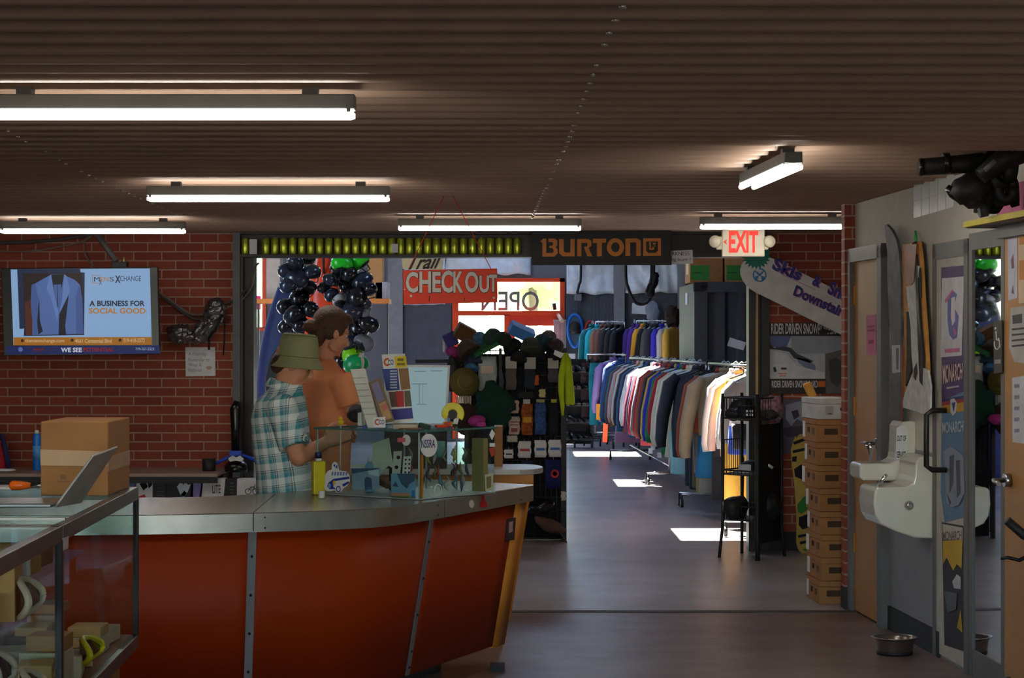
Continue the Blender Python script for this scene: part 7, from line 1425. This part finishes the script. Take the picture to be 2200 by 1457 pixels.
for i, (kd, c1, c2, wd, Ln) in enumerate(GR):
    Y = 17.5 + 10.7 * i / (n - 1) + random.uniform(-.05, .05); c = bar_at(Y) + Vector((0, 0, -.012)); a = random.uniform(-.22, .22) - .12
    lab = '%s, %s from the near end of the long row' % (wd, ORD[i])
    (jacket if kd == 'j' else trouser)(c, a, c1, lab, GJ, Ln * (1.27 if kd == 'j' else 1.12), **({'rgb2': c2, 'hang': [HANGM, HANGM, HANGB][i % 3], 'w': .25 if i > 4 else .165} if kd == 'j' else {}))
# price tags hanging under the jackets
for k, (px, py, Y) in enumerate([(1393, 963, 25.2), (1398, 955, 25.4), (1412, 972, 24.6), (1440, 974, 24.0), (1449, 984, 23.6), (1464, 982, 23.2), (1462, 997, 23.1)]):
    tag(sheet('price_tag', rect(px, py, px + 9, py + 12), Plane((0, Y, 0), (.2 * (k % 3 - 1), -1, 0)), PAPER, None, th=.003), 'white price tag under the jackets of the long row, %s from the left' % ORD[k], 'tag', 'price tags under the long row')
# two rails at the back left
GB = 'clothes on the rear rails'
A, B_ = at(1280, 692, 32.2), at(1342, 692, 31.8); rail('rear clothes rail holding teal ski wear beside the shoe wall', A, B_); A2, B2 = at(1368, 690, 31.8), at(1440, 690, 31.2); rail('rear clothes rail holding the yellow and purple jackets', A2, B2)
BR_ = [(1272, (20, 120, 130), None, 'dark teal jacket at the left end of the rear rail', .75, 'j'), (1284, (40, 190, 206), None, 'shiny turquoise jacket facing the aisle on the rear rail', .80, 'j'), (1294, (150, 110, 90), None, 'brown long jacket next to the turquoise one', .95, 'j'), (1304, (120, 84, 70), None, 'dark brown coat on the first rear rail', .95, 'j'), (1314, (40, 36, 44), None, 'black coat with navy hood on the first rear rail', .8, 'j'), (1326, (36, 34, 40), (60, 50, 60), 'black jacket with pink lining on the first rear rail', .72, 'j'), (1338, (30, 30, 34), None, 'black jacket at the right end of the first rear rail', .7, 'j')]
for px, c1, c2, wd, Ln, kd in BR_:
    k = (px - 1280) / 62; c = A.lerp(B_, k) + Vector((0, 0, -.02)); jacket(c, R(52), c1, wd, GB, Ln, c2)
for px, c1, c2, wd, Ln in [(1362, (70, 40, 130), None, 'deep purple jacket on the second rear rail', .8), (1372, (84, 44, 150), None, 'violet jacket next to the yellow one', .8), (1382, (236, 170, 40), None, 'golden yellow jacket on the second rear rail', .82), (1392, (30, 30, 34), None, 'black jacket right of the yellow one', .76), (1402, (84, 82, 82), None, 'dark grey jacket on the second rear rail', .78), (1411, (40, 40, 56), None, 'dark slate jacket left of the blue violet one', .78), (1422, (60, 50, 190), None, 'blue violet jacket on the second rear rail', .86), (1434, (206, 200, 196), None, 'white jacket on the second rear rail', .8), (1446, (226, 176, 70), (206, 200, 196), 'white jacket with yellow panel at the right end of the rear rail', .8)]:
    k = (px - 1368) / 72; c = A2.lerp(B2, k) + Vector((0, 0, -.02)); jacket(c, R(58), c1, wd, GB, Ln, c2)
# lower garments in front of the rear rails
Cq, Dq = at(1262, 762, 31.6), at(1345, 762, 31.0); rail('low rear clothes rail with ski trousers below the turquoise jacket', Cq, Dq)
for k, (px, c1, wd, kd, Ln) in enumerate([(1270, (60, 40, 44), 'dark plum ski trousers at the left of the low rear rail', 't', 1.0), (1288, (30, 130, 146), 'teal ski trousers on the low rear rail', 't', 1.0), (1318, (150, 126, 190), 'lavender jacket on the low rear rail', 'j', .95), (1336, (30, 60, 120), 'navy jacket on the low rear rail', 'j', .8)]):
    c = Cq.lerp(Dq, (px - 1262) / 83) + Vector((0, 0, -.02)); (jacket if kd == 'j' else trouser)(c, R(25), c1, wd, GB, Ln)
pl = front(31.2); tag(sheet('orange_patch_bag', rect(1281, 868, 1297, 902), front(30.95), mat((240, 160, 30), .7), None, th=.05), 'orange square bag hung on the teal ski trousers', 'bag'); tag(sheet('red_patch_bag', [(1296, 905), (1306, 905), (1304, 950), (1294, 950)], front(30.7), mat((240, 90, 50), .7), None, th=.05), 'coral red pouch low beside the teal ski trousers', 'bag')
# shoe wall
sw = thing('shoe_rack', 'black rack full of sandals and shoes left of the rear rails', 'rack', (X(1250, 31.5), 31.5, 0)); b = MB()
for px in (1214, 1272): b.lohi((X(px, 31.5) - .02, 31.48, 0), (X(px, 31.5) + .02, 31.52, Z(770, 31.5)))
b.build('post', BLACK, sw); MB().lohi((X(1214, 31.5), 31.62, .05), (X(1272, 31.5), 31.65, Z(772, 31.5))).build('back_panel', mat((30, 30, 34), .8), sw); tag(sheet('shelf_label', rect(1216, 760, 1236, 771), front(31.4), PAPER, sw, th=.01))
rows = [Z(800, 31.5), Z(836, 31.5), Z(872, 31.5), Z(908, 31.5), Z(944, 31.5)]
for z in rows: MB().lohi((X(1214, 31.5), 31.35, z - .012), (X(1272, 31.5), 31.62, z)).build('shelf', BLACK, sw)
shoe0 = None; names = ['top', 'second', 'third', 'fourth', 'lowest']
for r_, z in enumerate(rows):
    for k in range(5):
        x = X(1220 + 11.5 * k, 31.5); lab = 'dark shoe on the %s shelf of the black shoe rack, %s from the left' % (names[r_], ORD[k])
        if shoe0 is None:
            c = Vector((x, 31.47, z)); shoe0 = thing('shoe', lab, 'shoe', c, 'shoes on the black shoe rack'); b = MB(); f_ = Vector((.25, -1, 0)).normalized()
            b.tube([c - f_ * .12 + Vector((0, 0, .05)), c - f_ * .06 + Vector((0, 0, .06)), c + f_ * .05 + Vector((0, 0, .045)), c + f_ * .12 + Vector((0, 0, .03))], [(.045, .035), (.055, .04), (.035, .042), (.018, .03)], 12, up=(0, 0, 1)); b.build('upper', mat((28, 28, 34), .4, var=.4, scale=25), shoe0)
            MB().tube([c - f_ * .125 + Vector((0, 0, .008)), c + f_ * .0 + Vector((0, 0, .008)), c + f_ * .14 + Vector((0, 0, .010))], [(.008, .036), (.008, .038), (.008, .034)], 10, up=(0, 0, 1)).build('sole', mat((84, 82, 80), .6), shoe0)
        else: o = copy_tree(shoe0); o.location = (x, 31.47, z); o['label'] = lab; o.rotation_euler = (0, 0, random.uniform(-.5, .4))
# lime jacket on the end of the sock rack, tag
c = Vector((X(1216, 16.82), 16.80, Z(758, 16.8))); LIME = mat((176, 200, 24), .8, bump=.35, bs=16); jk_ = thing('jacket', 'lime yellow jacket hung edge on at the end of the sock rack', 'jacket', c - Vector((0, 0, .5)))
fl = lambda pts_, th=.035: MB().loft([ring(at((x0 + x1) / 2, y, 16.80), Vector((1, 0, 0)), Vector((0, 1, 0)), (x1 - x0) / 2 * 16.8 / F, th, 14, 0, 2.6) for y, x0, x1 in pts_])
fl([(764, 1208, 1222), (785, 1203, 1218), (810, 1199, 1214), (840, 1199, 1213), (870, 1203, 1213), (893, 1206, 1211)]).build('body', LIME, jk_)
fl([(768, 1212, 1226), (790, 1213, 1229), (815, 1214, 1231), (845, 1214, 1234), (866, 1214, 1235), (870, 1216, 1233)], .05).build('sleeve', LIME, jk_)
fl([(758, 1208, 1220), (768, 1206, 1224)], .03).build('collar', LIME, jk_)
tag(sheet('price_tag', [(1192, 752), (1212, 760), (1205, 770), (1189, 762)], front(16.5), PAPER, None, th=.003), 'white tag at the shoulder of the lime yellow jacket', 'tag')
tag(sheet('paper_notice', [(1568, 725), (1603, 736), (1597, 753), (1562, 743)], front(24.975), PAPER, None, th=.006), 'tilted white card above the near clothes beside the right post', 'notice')
lump('wig', 'dark brown shaggy hat above the rear rail beside the container', 'hat', 1446, 680, 27.6, (.10, .09, .15), mat((50, 32, 24), .9, var=.5, scale=40), None, 41, .5); lump('mannequin', 'grey draped shirt below the white printed notice', 'shirt', 1403, 672, 33.25, (.10, .07, .18), mat((130, 134, 150), .8), None, 42, .4)
# dark mesh bag on the counter between the man in orange and the case
lump('bag', 'black mesh bag held against the orange shirted man', 'bag', 764, 890, 10.25, (.05, .05, .042), mat((40, 42, 46), .8, var=.4, scale=50), None, 51, .4)
